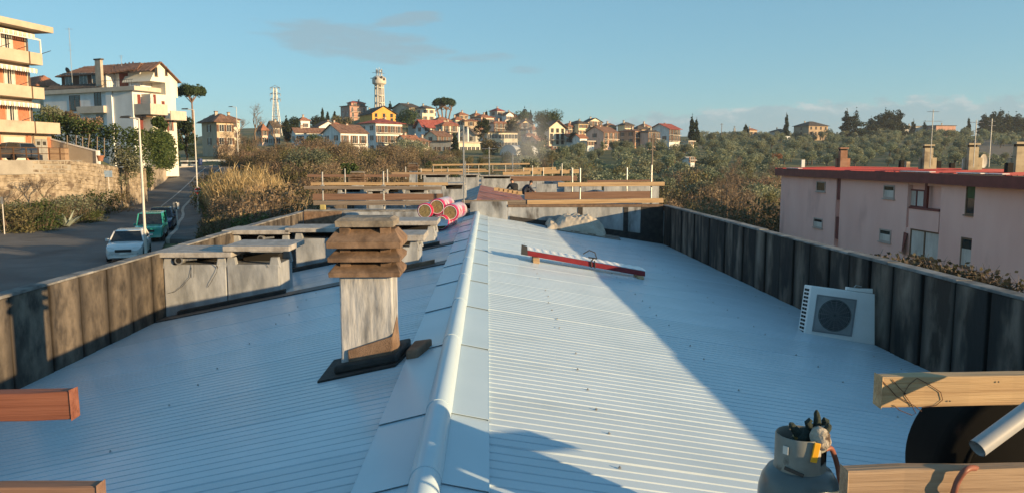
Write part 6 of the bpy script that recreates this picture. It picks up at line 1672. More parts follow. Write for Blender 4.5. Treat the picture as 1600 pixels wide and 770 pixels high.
m.f.append(tuple(range(0, 2 * n + 2, 2))); m.f.append(tuple(range(1, 2 * n + 2, 2))); m.m += [0, 0]
m.build('film_tunnel', film_g, e)
m = MB()
for y in (-6, -3, 0, 3, 6): m.tube([(2.95 * math.cos(math.pi * i / n), y, 2.95 * math.sin(math.pi * i / n) - .6) for i in range(n + 1)], .06, 5)
m.build('hoop', steel, e)
# white caravan near the stone farmhouse
c = P(1229, 221, 395)
e = empty('caravan', (c.x, c.y, c.z), 'white caravan parked below the cypress near the stone farmhouse', 'caravan', rot=.2)
MB().hexa([(-2, -1, .4), (2, -1, .4), (2, 1, .4), (-2, 1, .4)], [(-1.7, -.9, 2.4), (1.9, -.9, 2.4), (1.9, .9, 2.4), (-1.7, .9, 2.4)]).build('body', white_h, e, bevel=.2)
for x in (-.9, .7): MB().box(x - .45, x + .45, -1.03, -.95, 1.3, 1.95).build('window', pane_m, e)
for x in (-.1, .5): m = MB(); m.lathe([(0, -.1), (.3, -.1), (.3, .1), (0, .1)], 12); put('wheel', m.mesh('wheel', tyre), e, loc=(x, -.85, .3), rot=(math.pi / 2, 0, 0))
# ------------------------------------------------------------------ water tower
concr = mat('pale_concrete', (.46, .43, .38), (.58, .55, .49), rough=.9, scale=.4, third=(.36, .33, .29), tscale=.3)
wd = 400; b0 = P(593.5, 182, wd); pxm = wd / FPX
wt = empty('water_tower', (b0.x, wd, b0.z), 'white concrete water tower with aerials on top and open leg frame', 'water tower')
zz2 = lambda v: (182 - v) * pxm
rT, rL0, rL1 = 10.6 * pxm, 7.4 * pxm, 6.0 * pxm
prof = [(0, zz2(135)), (rL1 * .9, zz2(136)), (rL1 + .3, zz2(135)), (rT * .88, zz2(134)), (rT * .98, zz2(133)), (rT, zz2(132)), (rT, zz2(126)), (rT * .97, zz2(124.5)), (rT * .62, zz2(122)), (rT * .5, zz2(121.5)), (0, zz2(121))]
MB().lathe(prof, 32).build('tank', concr, wt, smooth=True)
m = MB()
zb_, zt_ = -8, zz2(134.5)
for k in range(6):
    t = k * math.pi / 3 + .2
    m = MB(); m.tube([(rL0 * math.cos(t), rL0 * math.sin(t), zb_), (rL1 * math.cos(t), rL1 * math.sin(t), zt_)], .42, 6); m.build('leg', concr, wt)
for v in (139.5, 151, 162, 173):
    z = zz2(v); r = rL1 + (rL0 - rL1) * (zt_ - z) / (zt_ - zb_)
    m = MB(); m.lathe([(r - .35, -.25), (r + .35, -.25), (r + .35, .25), (r - .35, .25), (r - .35, -.25)], 16, (0, 0, z)); m.build('ring_beam', concr, wt)
MB().tube([(0, 0, zb_), (0, 0, zt_)], .45, 8).build('core', concr, wt)
m = MB(); z0 = zz2(121.5)
m.lathe([(rT * .42, 0), (rT * .44, 0), (rT * .44, .15), (rT * .42, .15)], 16, (0, 0, z0 + 2.2)); m.tube([(0, 0, z0 - .5), (0, 0, zz2(111))], .16, 5)
rr2 = random.Random(3)
for k in range(9):
    t = k * .7; x, y = rT * .42 * math.cos(t), rT * .42 * math.sin(t)
    m.tube([(x, y, z0 - .3), (x, y, z0 + 3.6 + rr2.uniform(-.6, .8))], .10, 4); m.box(x - .18, x + .18, y - .12, y + .12, z0 + 1.4, z0 + 3.2)
m.tube([(-rT * .98, 0, zz2(116.5)), (0, 0, zz2(116.5))], .1, 4); m.tube([(0, 0, zz2(118)), (rT * .8, 0, zz2(118))], .1, 4)
m.build('aerial_rack', steel, wt)
for (t, z) in ((-1.9, 126), (-.7, 127), (-1.1, 124.5)):
    m = MB(); m.lathe([(0, .3), (.45, .12), (.7, .0)], 12); put('dish', m.mesh('dish', steel_dark), wt, loc=(rT * 1.04 * math.cos(t), rT * 1.04 * math.sin(t), zz2(z)), rot=(math.pi / 2, 0, t + math.pi / 2))
MB().box(-rT * 1.25, -rT * .9, -.3, .3, zz2(125.3), zz2(124.6)).build('platform', steel_dark, wt)
# ------------------------------------------------------------------ lattice pylon
py = 300; pb = P(433, 236, py); ppx = py / FPX
pyl = empty('pylon', (pb.x, py, pb.z), 'grey lattice electricity pylon above the brown scrub', 'pylon')
pv = lambda v: (236 - v) * ppx
def pr2(z): t = z / pv(141); return (7.0 * (1 - t) ** 1.4 + 2.0) * ppx
for sx, sy in ((-1, -1), (1, -1), (1, 1), (-1, 1)):
    m = MB(); m.tube([(sx * pr2(z), sy * pr2(z), z) for z in [pv(141) * k / 8 for k in range(9)]], .11, 4); m.build('leg', steel, pyl)
m = MB(); nst = 11
for k in range(nst):
    z0_, z1_ = pv(141) * k / nst, pv(141) * (k + 1) / nst; a, b = pr2(z0_), pr2(z1_)
    for (p, q) in (((-1, -1), (1, -1)), ((1, -1), (1, 1)), ((1, 1), (-1, 1)), ((-1, 1), (-1, -1))):
        m.tube([(p[0] * a, p[1] * a, z0_), (q[0] * b, q[1] * b, z1_)], .06, 4, caps=False); m.tube([(q[0] * a, q[1] * a, z0_), (p[0] * b, p[1] * b, z1_)], .06, 4, caps=False)
        m.tube([(p[0] * b, p[1] * b, z1_), (q[0] * b, q[1] * b, z1_)], .06, 4, caps=False)
m.build('bracing', steel, pyl)
for v, w in ((141, 7.5), (150, 8), (158, 8)):
    z = pv(v); m = MB(); m.tube([(-w * ppx, 0, z), (w * ppx, 0, z)], .12, 4); m.tube([(-w * ppx, 0, z), (0, 0, z + .9)], .08, 4); m.tube([(w * ppx, 0, z), (0, 0, z + .9)], .08, 4)
    for s in (-1, 1): m.tube([(s * w * ppx * .95, 0, z), (s * w * ppx * .95, 0, z - .9)], .12, 5)
    m.build('cross_arm', steel, pyl)
# wooden power poles in the fields
for (u, vt, vb_, y, lab) in ((1127, 193, 222, 400, 'tall wooden power pole on the skyline, left of two'), (1147, 197, 220, 430, 'power pole with transformer box on the skyline, right of two'), (1018, 212, 300, 150, 'thin wooden pole rising from the olive grove')):
    a, b = P(u, vb_, y), P(u, vt, y); e = empty('power_pole', (a.x, y, a.z), lab, 'pole')
    MB().tube([(0, 0, -2), (0, 0, b.z - a.z)], [.2, .13], 6).build('pole', wood_grey, e); MB().tube([(-.8, 0, b.z - a.z - .6), (.8, 0, b.z - a.z - .6)], .08, 4).build('cross_arm', wood_grey, e)
    if u == 1147: MB().box(-.5, .5, -.5, .5, b.z - a.z - 3, b.z - a.z - 1.4).build('transformer', steel, e)
# ------------------------------------------------------------------ vegetation
G = np.random.default_rng(12)
def rot_basis(n, g, flat=0.0):
    a = g.normal(size=(n, 3)); a[:, 2] *= (1 - flat); a /= np.linalg.norm(a, axis=1)[:, None]
    b = g.normal(size=(n, 3)); b -= a * (a * b).sum(1)[:, None]; b /= np.linalg.norm(b, axis=1)[:, None]
    return a, b
def leaf_quads(n, blobs, size, g, aspect=.55, shell=.45, flat=.3, jitter=.35):
    """small leaf faces spread through ellipsoid clumps (cx,cy,cz,rx,ry,rz)"""
    bl = np.array(blobs, float); vol = (bl[:, 3] * bl[:, 4] * bl[:, 5]) ** .7; idx = g.choice(len(bl), n, p=vol / vol.sum())
    d = g.normal(size=(n, 3)); d /= np.linalg.norm(d, axis=1)[:, None]
    r = (shell + (1 - shell) * g.random(n) ** .6) * (1 + g.normal(size=n) * .06)
    c = bl[idx, :3] + d * bl[idx, 3:] * r[:, None]
    a, b = rot_basis(n, g, flat)
    s = size * (1 - jitter + 2 * jitter * g.random(n)); a = a * s[:, None] * .5; b = b * (s * aspect)[:, None] * .5
    V = np.stack([c - a, c - b, c + a, c + b], 1).reshape(-1, 3)
    return V
def blade_quads(base, tip, w, g):
    n = len(base); d = tip - base; s = g.normal(size=(n, 3)); s -= d * (s * d).sum(1)[:, None] / (d * d).sum(1)[:, None]; s /= np.linalg.norm(s, axis=1)[:, None]
    s = s * (w * .5)
    return np.stack([base - s, base + s, tip + s * .25, tip - s * .25], 1).reshape(-1, 3)
def quad_mesh(name, parts, mats, extra=None):
    """parts: list of (V (4n,3), material index); extra: MB with material indices already set"""
    me = bpy.data.meshes.new(name)
    V = np.concatenate([p[0] for p in parts]) if parts else np.zeros((0, 3)); nq = len(V) // 4
    mi = np.concatenate([np.full(len(p[0]) // 4, p[1], np.int32) for p in parts]) if parts else np.zeros(0, np.int32)
    loops = np.arange(len(V), dtype=np.int32); ls = np.arange(nq, dtype=np.int32) * 4; lt = np.full(nq, 4, np.int32)
    if extra:
        o = len(V); V = np.concatenate([V, np.array(extra.v, float)]) if len(V) else np.array(extra.v, float)
        el = [i + o for f in extra.f for i in f]; et = [len(f) for f in extra.f]
        es = np.cumsum([0] + et[:-1]) + len(loops)
        loops = np.concatenate([loops, np.array(el, np.int32)]); ls = np.concatenate([ls, es.astype(np.int32)]); lt = np.concatenate([lt, np.array(et, np.int32)]); mi = np.concatenate([mi, np.array(extra.m, np.int32)])
    me.vertices.add(len(V)); me.vertices.foreach_set('co', V.astype(np.float32).ravel())
    me.loops.add(len(loops)); me.loops.foreach_set('vertex_index', loops)
    me.polygons.add(len(ls)); me.polygons.foreach_set('loop_start', ls); me.polygons.foreach_set('loop_total', lt)
    for m_ in mats: me.materials.append(m_)
    me.polygons.foreach_set('material_index', mi)
    me.update(); me.validate()
    return me
bark = mat('bark', (.055, .045, .035), (.12, .10, .08), rough=1, scale=6, bump=.5)
bark_p = mat('pine_bark', (.16, .10, .07), (.26, .17, .12), rough=1, scale=4, bump=.5)
twig_b = mat('bare_twigs', (.10, .075, .055), (.20, .155, .115), rough=1, scale=5)
olive_m = leaf_mat('olive_leaves', [(.10, .12, .065), (.20, .225, .14), (.32, .345, .245)], trans=.35, objrand=.28)
cyp_m = leaf_mat('cypress_leaves', [(.012, .024, .012), (.028, .046, .02), (.05, .07, .03)], objrand=.2)
pine_m = leaf_mat('pine_needles', [(.02, .04, .015), (.05, .08, .028), (.09, .12, .045)], objrand=.15)
green_m = leaf_mat('green_leaves', [(.03, .05, .016), (.065, .095, .03), (.11, .14, .045)], objrand=.25)
hedge_m = leaf_mat('hedge_leaves', [(.02, .042, .014), (.055, .09, .027), (.11, .14, .042)], objrand=.1)
brown_m = leaf_mat('dry_scrub', [(.10, .07, .042), (.20, .145, .09), (.30, .235, .155)], objrand=.28, hue=.02)
scrub_m = leaf_mat('mixed_scrub', [(.055, .06, .026), (.12, .11, .05), (.20, .165, .085)], objrand=.28, hue=.03)
reed_m = leaf_mat('dry_reeds', [(.24, .16, .08), (.42, .30, .16), (.58, .45, .28)], objrand=.05)
rust_m = leaf_mat('rusty_leaves', [(.16, .05, .025), (.30, .095, .05), (.36, .14, .07)], objrand=.1)
agave_m = leaf_mat('agave_leaf', [(.20, .24, .22), (.30, .35, .31)], trans=0)
grass_m = leaf_mat('verge_grass', [(.025, .055, .010), (.055, .10, .018), (.09, .13, .03)])
def blobs(n, r, h, g, spread=.6, rz=None):
    out = []
    for i in range(n):
        a = g.random() * 6.28; q = spread * r * math.sqrt(g.random())
        s = r * (.32 + .3 * g.random())
        out.append((q * math.cos(a), q * math.sin(a), h * (.45 + .42 * g.random()), s, s, (rz or s * .85)))
    return out
def limbs(m, h0, bl, r0, g, mi=1, n=6):
    m.tube([(0, 0, -1.2), (g.normal() * .05, g.normal() * .05, h0 * .55), (g.normal() * .1, g.normal() * .1, h0)], [r0 * 1.2, r0, r0 * .75], 7, mi)
    for b in bl[:n]:
        m.tube([(0, 0, h0 * .8), ((b[0]) * .5, b[1] * .5, (h0 + b[2]) * .52), (b[0], b[1], b[2])], [r0 * .6, r0 * .4, r0 * .15], 5, mi)
def olive_mesh(i):
    g = np.random.default_rng(100 + i); bl = blobs(8, 2.2, 4.2, g, .75); m = MB(); limbs(m, 1.2, bl, .22, g)
    return quad_mesh('olive_tree', [(leaf_quads(1500, bl, .34, g, .5), 0)], [olive_m, bark], m)
def bush_mesh(i, mt, n=1500, r=1.8, h=2.4, size=.26, twigs=90, tall=1.0):
    g = np.random.default_rng(200 + i); bl = blobs(9, r, h, g, .95); bl += [(b[0] * 1.1, b[1] * 1.1, h * .2, b[3], b[4], h * .25) for b in bl[:6]]
    parts = [(leaf_quads(n, bl, size, g, .5, .3), 0)]
    a = g.random(twigs) * 6.28; q = g.random(twigs) * r * .5
    base = np.stack([q * np.cos(a), q * np.sin(a), np.full(twigs, -.6)], 1)
    tip = np.stack([q * np.cos(a) * 2.2 + g.normal(size=twigs) * .3, q * np.sin(a) * 2.2 + g.normal(size=twigs) * .3, h * (.75 + .45 * g.random(twigs)) * tall], 1)
    parts.append((blade_quads(base, tip, .05, g), 1))
    return quad_mesh('bush', parts, [mt, twig_b])
def twiggy(i, h=6, n=7, spread=2.2, dense=1.0, leaf=None, leafn=0):
    """bare winter tree: recursive limbs"""
    r = random.Random(300 + i); m = MB(); tw = []
    def br(p, d, l, rad, depth):
        q = p + d * l; mid = p + d * l * .5 + Vector((r.uniform(-1, 1), r.uniform(-1, 1), r.uniform(-.3, .6))) * l * .07
        m.tube([p, mid, q], [rad, rad * .85, rad * .62], 5 if rad > .05 else 3, 1, caps=False)
        if depth == 0: tw.append(q); return
        for k in range(r.choice((2, 3, 3)) if depth > 1 else r.choice((3, 4))):
            ax = Vector((r.uniform(-1, 1), r.uniform(-1, 1), r.uniform(-.15, .8))).normalized()
            br(q if r.random() < .65 else mid, (d * .75 + ax * .75).normalized(), l * r.uniform(.58, .82), rad * .58, depth - 1)
    br(Vector((0, 0, -.5)), Vector((r.uniform(-.12, .12), r.uniform(-.12, .12), 1)).normalized(), h * .32, h * .028, 4)
    g = np.random.default_rng(i); parts = []
    k = int(len(tw) * 5 * dense); T = np.array([tuple(t) for t in tw])[g.integers(0, len(tw), k)]
    parts.append((blade_quads(T - g.normal(size=(k, 3)) * .15, T + g.normal(size=(k, 3)) * h * .055 + np.array([0, 0, h * .03]), .03, g), 1))
    mats = [leaf or twig_b, twig_b]
    if leaf:
        T = np.array([tuple(t) for t in tw])[g.integers(0, len(tw), leafn)] + g.normal(size=(leafn, 3)) * h * .06
        a, b = rot_basis(leafn, g); s = h * .028
        parts.append((np.stack([T - a * s, T - b * s * .6, T + a * s, T + b * s * .6], 1).reshape(-1, 3), 0))
    return quad_mesh('bare_tree', parts, mats, m)
def tree_obj(name, label, cat, loc, crown, trunk=None, group=None, scale=1.0, rz=0.0, sz=None):
    e = empty(name, loc, label, cat, group, rz); e.scale = (scale, scale, sz or scale)
    if trunk: put('trunk', trunk, e)
    put('crown', crown, e); return e
def single(name, me, label, cat, loc, group, scale, rz=0, sz=None):
    o = put(name, me, None, loc=loc, rot=(0, 0, rz), label=label, cat=cat, group=group); o.scale = (scale, scale, sz or scale); return o
RV = random.Random(77)
OL = [olive_mesh(i) for i in range(6)]
BB = [bush_mesh(i, brown_m, 1700, size=.20) for i in range(4)]; BS = [bush_mesh(10 + i, scrub_m, 1800, size=.22) for i in range(4)]; BG = [bush_mesh(20 + i, green_m, 1700, size=.24) for i in range(3)]; BO = [bush_mesh(30 + i, olive_m, 1800, size=.22) for i in range(3)]
TW = [twiggy(i, 6) for i in range(4)]
TR = twiggy(20, 5, leaf=rust_m, leafn=900)
# --- olive grove on the valley slope (right half)
occupied = []
def clear(x, y, r):
    for (a, b, c) in occupied:
        if (a - x) ** 2 + (b - y) ** 2 < (r + c) ** 2 * .6: return False
    return True
n = 0; tries = 0
# rows: trees about every 5-6 m, thinned by distance so that about 290 stand
while n < 285 and tries < 12000:
    tries += 1
    u = RV.uniform(815, 1640); y = 110 + 330 * RV.random() ** 1.15
    if u < 960 and y > 268: continue
    if u < 1075 and y > 285: continue
    if 1180 < u < 1640 and y < 85: continue
    p = GP(u, y)
    v = HV - p.z / y * FPX
    if v > 345 or (u > 1215 and v > 262): continue
    if u > 1515 and 232 < v < 252: continue                    # ploughed field
    if 880 < u < 960 and 245 < v < 262 and RV.random() < .75: continue    # open grass
    if 1010 < u < 1110 and 262 < v < 280 and RV.random() < .8: continue
    if not clear(p.x, p.y, 2.3 + y * .004): continue
    occupied.append((p.x, p.y, 2.3 + y * .004))
    s = RV.uniform(.75, 1.25) * (1 + max(0, y - 250) * .0012)
    single('olive_tree', OL[n % 6], 'grey green olive tree of the grove on the far slope', 'olive tree', p, 'olive trees of the grove', s, RV.uniform(0, 6.28), s * RV.uniform(.85, 1.15)); n += 1
parts = []; g = np.random.default_rng(55); c_ = 0
for k in range(2500):
    u = RV.uniform(880, 1650); y = 130 + 300 * RV.random(); p = GP(u, y); v = HV - p.z / y * FPX
    if (u < 1075 and y > 280) or v > 300 or (u > 1215 and v > 262) or (u > 1510 and 230 < v < 254): continue
    if 880 < u < 960 and 242 < v < 266 or (1010 < u < 1115 and 260 < v < 282): continue
    if not clear(p.x, p.y, 1.7) or c_ > 210: continue
    occupied.append((p.x, p.y, 1.7)); c_ += 1; r = RV.uniform(1.2, 2.3)
    parts.append((leaf_quads(190, [(p.x, p.y, p.z + 1.5, r, r, r * .9), (p.x + RV.uniform(-.8, .8), p.y, p.z + 2.3, r * .6, r * .6, r * .6)], .62, g), 0))
tag(put('olive_understorey', quad_mesh('olive_understorey', parts, [olive_m])), kind='stuff')
# far, close-set olives on the horizon: one mass
parts = []; g = np.random.default_rng(5)
for k in range(260):
    u = RV.uniform(1075, 1660); y = RV.uniform(420, 610); p = GP(u, y); r = RV.uniform(1.6, 2.8)
    parts.append((leaf_quads(170, [(p.x, p.y, p.z + 1.7, r, r, r * .95), (p.x + RV.uniform(-1, 1), p.y, p.z + 2.4, r * .6, r * .6, r * .7)], .8, g), 0))
tag(put('far_olive_grove', quad_mesh('far_olive_grove', parts, [olive_m])), kind='stuff')
# --- valley scrub: browns, greens and bare twigs near the right parapet and behind the scaffold
def scatter(k, urange, yrange, choices, label, cat, group, smin, smax, cond=None, rad=1.3, name='bush', grow=None):
    c = 0; t = 0
    while c < k and t < k * 40:
        t += 1
        u = RV.uniform(*urange); y = RV.uniform(*yrange); p = GP(u, y); v = HV - p.z / y * FPX
        if cond and not cond(u, y, v): continue
        if not clear(p.x, p.y, rad): continue
        occupied.append((p.x, p.y, rad)); s = RV.uniform(smin, smax) * (grow(u) if grow else 1)
        single(name, RV.choice(choices), label, cat, p, group, s, RV.uniform(0, 6.28), s * RV.uniform(.85, 1.3)); c += 1
scatter(42, (1035, 1225), (70, 150), BB + BS + BB, 'brown leafless bush in the valley beyond the right parapet', 'bush', 'brown bushes in the valley', 1.0, 1.75)
scatter(16, (1120, 1225), (85, 150), TW, 'bare twiggy tree in the valley left of the pink block', 'bare tree', 'bare trees in the valley', .9, 1.5, name='bare_tree', rad=1.6)
scatter(20, (860, 1060), (95, 160), BO + BS, 'grey green scrub bush in the valley behind the rails', 'bush', 'scrub bushes in the valley', .9, 1.7)
for (u, y, s, lab) in ((1148, 150, .95, 'rust red leaved small tree in the valley, left of the pink block'), (1210, 235, 1.1, 'round rust orange tree in the grove above the pink roof'), (1049, 205, .75, 'low rusty bush near the white sheds')):
    p = GP(u, y); single('rusty_tree', TR, lab, 'tree', p, None, s, u)
# --- scrub bank between the road and the roofs, and up to the village foot
scatter(52, (470, 700), (95, 175), BB + BS + BB, 'brown winter scrub on the bank below the village', 'bush', 'brown scrub below the village', .8, 1.3)
scatter(40, (400, 560), (75, 170), BB + BS, 'brown and green scrub on the slope behind the reeds', 'bush', 'scrub behind the reeds', .8, 1.25)
scatter(30, (600, 860), (150, 215), BG + BO + BS, 'dark green bush at the foot of the village', 'bush', 'green bushes at the village foot', .6, 1.0)
scatter(24, (350, 480), (120, 200), BB + BS + TW, 'brown thicket at the end of the road', 'bush', 'thicket at the road end', .7, 1.2)
scatter(12, (640, 830), (100, 150), BO + BG, 'olive green bush behind the far guard rails', 'bush', 'bushes behind the far rails', .7, 1.2)
scatter(46, (285, 490), (36, 76), BS + BG + BB, 'dense green brown scrub between road and left parapet', 'bush', 'scrub beside the left parapet', .5, .85, lambda u, y, v: XU(u, y) > road_at(y)[0] + road_at(y)[1] + 2.6, rad=.75, grow=lambda u: min(1, max(.22, (u - 285) / 75)))
scatter(9, (300, 330), (70, 120), BG + BS, 'green shrub along the right edge of the road', 'bush', 'shrubs along the road edge', .7, 1.1, lambda u, y, v: XU(u, y) > road_at(y)[0] + road_at(y)[1] + 2.6)
scatter(20, (318, 470), (43, 58), BS + BS + BB, 'tall green brown scrub in front of the golden reeds', 'bush', 'scrub in front of the reeds', .8, 1.05, rad=.9, grow=lambda u: min(1, max(.3, (u - 305) / 70)))
# --- golden reeds
def reed_mesh(i, n, r, h):
    g = np.random.default_rng(400 + i); a = g.random(n) * 6.28; q = r * np.sqrt(g.random(n))
    base = np.stack([q * np.cos(a), q * np.sin(a), np.full(n, -.4)], 1)
    hh = h * (.5 + .5 * g.random(n) ** .7) * (1 - .38 * (q / r) ** 2); lean = .04 + .34 * (q / r)
    top = base + np.stack([np.cos(a) * lean * hh + g.normal(size=n) * .25, np.sin(a) * lean * hh + g.normal(size=n) * .25, hh], 1)
    parts = [(blade_quads(base, top, .045, g), 0)]
    k = n * 3; j = g.integers(0, n, k); t = (.25 + .75 * g.random(k))[:, None]
    b0 = base[j] + (top[j] - base[j]) * t; d = g.normal(size=(k, 3)) * np.array([.26, .26, .2]) + np.array([0, 0, .45])
    parts.append((blade_quads(b0, b0 + d, .055, g), 0))
    return quad_mesh('reed_clump', parts, [reed_m])
for (u, y, r, h, n, lab) in ((380, 64, 2.3, 4.7, 2200, 'big clump of tall golden dry reeds beside the road'), (416, 60, 1.5, 3.6, 800, 'golden reeds on the right flank of the big clump'), (452, 50, 1.7, 3.0, 900, 'smaller clump of golden reeds near the left parapet'), (473, 47, 1.1, 2.4, 400, 'last low tuft of golden reeds at the parapet end'), (1212, 95, 2.6, 3.2, 700, 'patch of tan dry reeds left of the pink block')):
    p = GP(u, y); single('reed_clump', reed_mesh(int(u), n, r, h), lab, 'reeds', p, 'clumps of dry reeds', 1.0)
# --- clipped and wild hedges at the left
def hedge_mesh(i, pts, hts, wid, mt, n, size):
    g = np.random.default_rng(500 + i); bl = []
    for (a, b, h0, h1) in zip(pts, pts[1:], hts, hts[1:]):
        L_ = (b - a).length; k = max(2, int(L_ / (wid * .6)))
        for q in range(k):
            t = q / k; p = a + (b - a) * t; h = h0 + (h1 - h0) * t
            bl.append((p.x, p.y, p.z + h * .5, wid * .62, wid * .62, h * .52)); bl.append((p.x + g.normal() * .2, p.y, p.z + h * .82, wid * .5, wid * .5, h * .24 * (1 + .3 * g.random())))
    return quad_mesh('hedge', [(leaf_quads(n, bl, size, g, .6, .62), 0)], [mt])
hp_ = [P(u, v, y) for u, v, y in ((62, 232, 83), (110, 238, 82), (160, 247, 80), (205, 254, 79), (245, 262, 84), (268, 266, 99))]
ht = [(232 - 182) / FPX * 83, (238 - 188) / FPX * 82, (247 - 197) / FPX * 80, (256 - 206) / FPX * 79, (262 - 208) / FPX * 84, (266 - 214) / FPX * 99]
tag(put('hedge', hedge_mesh(1, hp_, ht, 1.5, hedge_m, 19000, .24)), 'long tall dark green hedge below the villa', 'hedge')
h2 = [P(u, v, y) for u, v, y in ((192, 311, 86), (212, 303, 92), (236, 293, 101))]
tag(put('hedge', hedge_mesh(2, h2, [2.6, 2.9, 2.7], 1.3, hedge_m, 3600, .22)), 'clipped low hedge along the left kerb of the road', 'hedge')
# wooden stakes in front of the tall hedge
for k, (u, vt, vb_) in enumerate(((105, 212, 226), (119, 212, 228), (129, 214, 230), (137, 210, 232), (152, 214, 236), (163, 216, 240))):
    a, b = P(u, vb_ + 6, 77), P(u + (3 if k == 3 else 0), vt, 77)
    tag(MB().tube([a, b], .05, 5).build('garden_stake', wood_grey), 'thin pale garden stake in front of the tall hedge', 'stake', 'garden stakes by the hedge')
# magnolia like dark trees at the bend
def round_tree(i, mt, r, h, n, size, trunk_h=1.6, tr=.16, nb=12):
    g = np.random.default_rng(600 + i); bl = blobs(nb, r, h, g, .8)
    bl += [(g.normal() * r * .35, g.normal() * r * .35, h * t, r * .5 * (1.1 - abs(t - .5)), r * .5 * (1.1 - abs(t - .5)), h * .14) for t in (.25, .4, .55, .7, .85)]
    m = MB(); limbs(m, trunk_h, bl, tr, g, 0)
    return quad_mesh('crown', [(leaf_quads(n, bl, size, g, .55, .45), 0)], [mt]), m.mesh('trunk', bark)
def plant_tree(name, label, u, vb_, vt, y, wpx, mt, i, n=3000, size=.28, group=None, **k):
    a = P(u, vb_, y); h = (vb_ - vt) / FPX * y; r = wpx / 2 / FPX * y
    c, t = round_tree(i, mt, r, h, n, size, **k); return tree_obj(name, label, 'tree', a, c, t, group)
plant_tree('evergreen_tree', 'dark round evergreen tree behind the second street lamp', 292, 256, 180, 132, 34, cyp_m, 1, 5000, .34)
plant_tree('evergreen_tree', 'small dark evergreen in front of the sunny villa face', 250, 222, 183, 88, 22, hedge_m, 2, 2200, .26)
plant_tree('evergreen_tree', 'dark bush tree beside the gate piers', 275, 262, 203, 118, 22, hedge_m, 3, 2600, .3)
plant_tree('garden_tree', 'pale olive tree in the garden below the stone wall', 200, 300, 228, 79, 40, olive_m, 4, 2600, .2, trunk_h=2.0)
plant_tree('garden_tree', 'grey shrub tree standing behind the hedge next to the apartment block', 82, 205, 165, 86, 30, olive_m, 5, 1800, .2)
plant_tree('garden_tree', 'dry brown shrub tree behind the hedge, below the villa windows', 105, 208, 172, 87, 40, brown_m, 6, 2200, .2)
plant_tree('garden_tree', 'second dry brown shrub tree by the villa corner', 140, 214, 184, 86, 36, brown_m, 7, 2200, .2)
plant_tree('holm_oak', 'big dark olive green tree below the white three storey house', 640, 262, 224, 190, 70, olive_m, 8, 5000, .42, nb=16)
plant_tree('holm_oak', 'dark green round tree in front of the low white house', 490, 246, 214, 180, 34, green_m, 9, 2600, .4)
plant_tree('holm_oak', 'broad dark tree behind the brown scrub, right of the reeds', 480, 272, 240, 95, 70, olive_m, 10, 4200, .25, nb=16)
plant_tree('holm_oak', 'brownish green round tree in front of the school', 766, 248, 219, 225, 30, scrub_m, 11, 2800, .4)
plant_tree('holm_oak', 'dark green bush tree beside the far guard rails', 545, 285, 255, 70, 24, green_m, 12, 1800, .2)
plant_tree('conifer', 'tall dark conifer in front of the pinkish terraces', 755, 226, 184, 262, 18, cyp_m, 13, 2600, .5)
plant_tree('conifer', 'tall thin smoky conifer by the yellow gable', 845, 234, 178, 262, 24, cyp_m, 14, 2600, .55)
plant_tree('conifer', 'second smoky conifer, left of the yellow gable', 803, 226, 184, 275, 22, scrub_m, 15, 2200, .55)
plant_tree('umbrella_pine', 'low dark umbrella pine behind the white three storey house', 636, 203, 174, 300, 36, pine_m, 16, 3000, .5)
plant_tree('umbrella_pine', 'wide dark pine on the hilltop, left of the palm like tree', 818, 200, 176, 345, 28, pine_m, 17, 2600, .6)
plant_tree('umbrella_pine', 'wide dark pine on the hilltop above the chalet', 856, 202, 176, 345, 42, pine_m, 18, 3600, .6, nb=16)
plant_tree('holm_oak', 'dark hedge like trees on the left skyline of the village', 500, 204, 184, 330, 32, cyp_m, 19, 2600, .6)
plant_tree('holm_oak', 'second dark clump on the left skyline', 535, 204, 182, 340, 30, scrub_m, 20, 2400, .6)
plant_tree('holm_oak', 'dark evergreen mass at the left end of the village', 455, 212, 186, 250, 26, cyp_m, 21, 2600, .45)
plant_tree('holm_oak', 'dark shrub beside the small white house with stairs', 898, 226, 208, 290, 14, cyp_m, 22, 1600, .5)
# conifers on the right skyline
def spire(i, r, h, n, size, mt=cyp_m, layers=9, ragged=.35, taper=.6):
    g = np.random.default_rng(700 + i); bl = []
    for k in range(layers):
        t = k / (layers - 1); rr_ = r * (1 - t) ** taper * (1 + ragged * g.normal() * .5) + r * .08
        for q in range(3 if t < .8 else 1): a = g.random() * 6.28; bl.append((rr_ * .45 * math.cos(a), rr_ * .45 * math.sin(a), h * (.10 + .87 * t), rr_ * .72, rr_ * .72, h / layers * .85))
    m = MB(); m.tube([(0, 0, -2), (0, 0, h * .5), (0, 0, h * .95)], [r * .12, r * .08, r * .02], 6)
    return quad_mesh('crown', [(leaf_quads(n, bl, size, g, .5, .4), 0)], [mt]), m.mesh('trunk', bark)
def plant_spire(name, label, u, vb_, vt, y, wpx, i, n=1800, group=None, ragged=.35, mt=cyp_m, size=.75, taper=.6):
    a = P(u, vb_, y); c, t = spire(i, wpx / 2 / FPX * y, (vb_ - vt) / FPX * y, int(n * 1.6), size, mt, ragged=ragged, taper=taper); return tree_obj(name, label, 'tree', a, c, t, group)
plant_spire('cypress', 'taller of the two cypresses right of the village', 1081, 222, 181, 330, 11, 1, 2400)
plant_spire('cypress', 'shorter of the two cypresses right of the village', 1088, 222, 186, 332, 9, 2, 1800)
plant_spire('cypress', 'single cypress in front of the low house on the right skyline', 1228, 213, 178, 410, 8, 3, 1500)
plant_spire('cypress', 'small dark cypress beside the brown skyline house', 1165, 212, 194, 420, 9, 4, 1200)
plant_spire('cypress', 'slim cypress between the two dark conifer clumps', 1513, 206, 183, 470, 6, 5, 1000)
plant_spire('cypress', 'slim cypress on the left skyline of the village', 504, 188, 170, 350, 4.5, 6, 900)
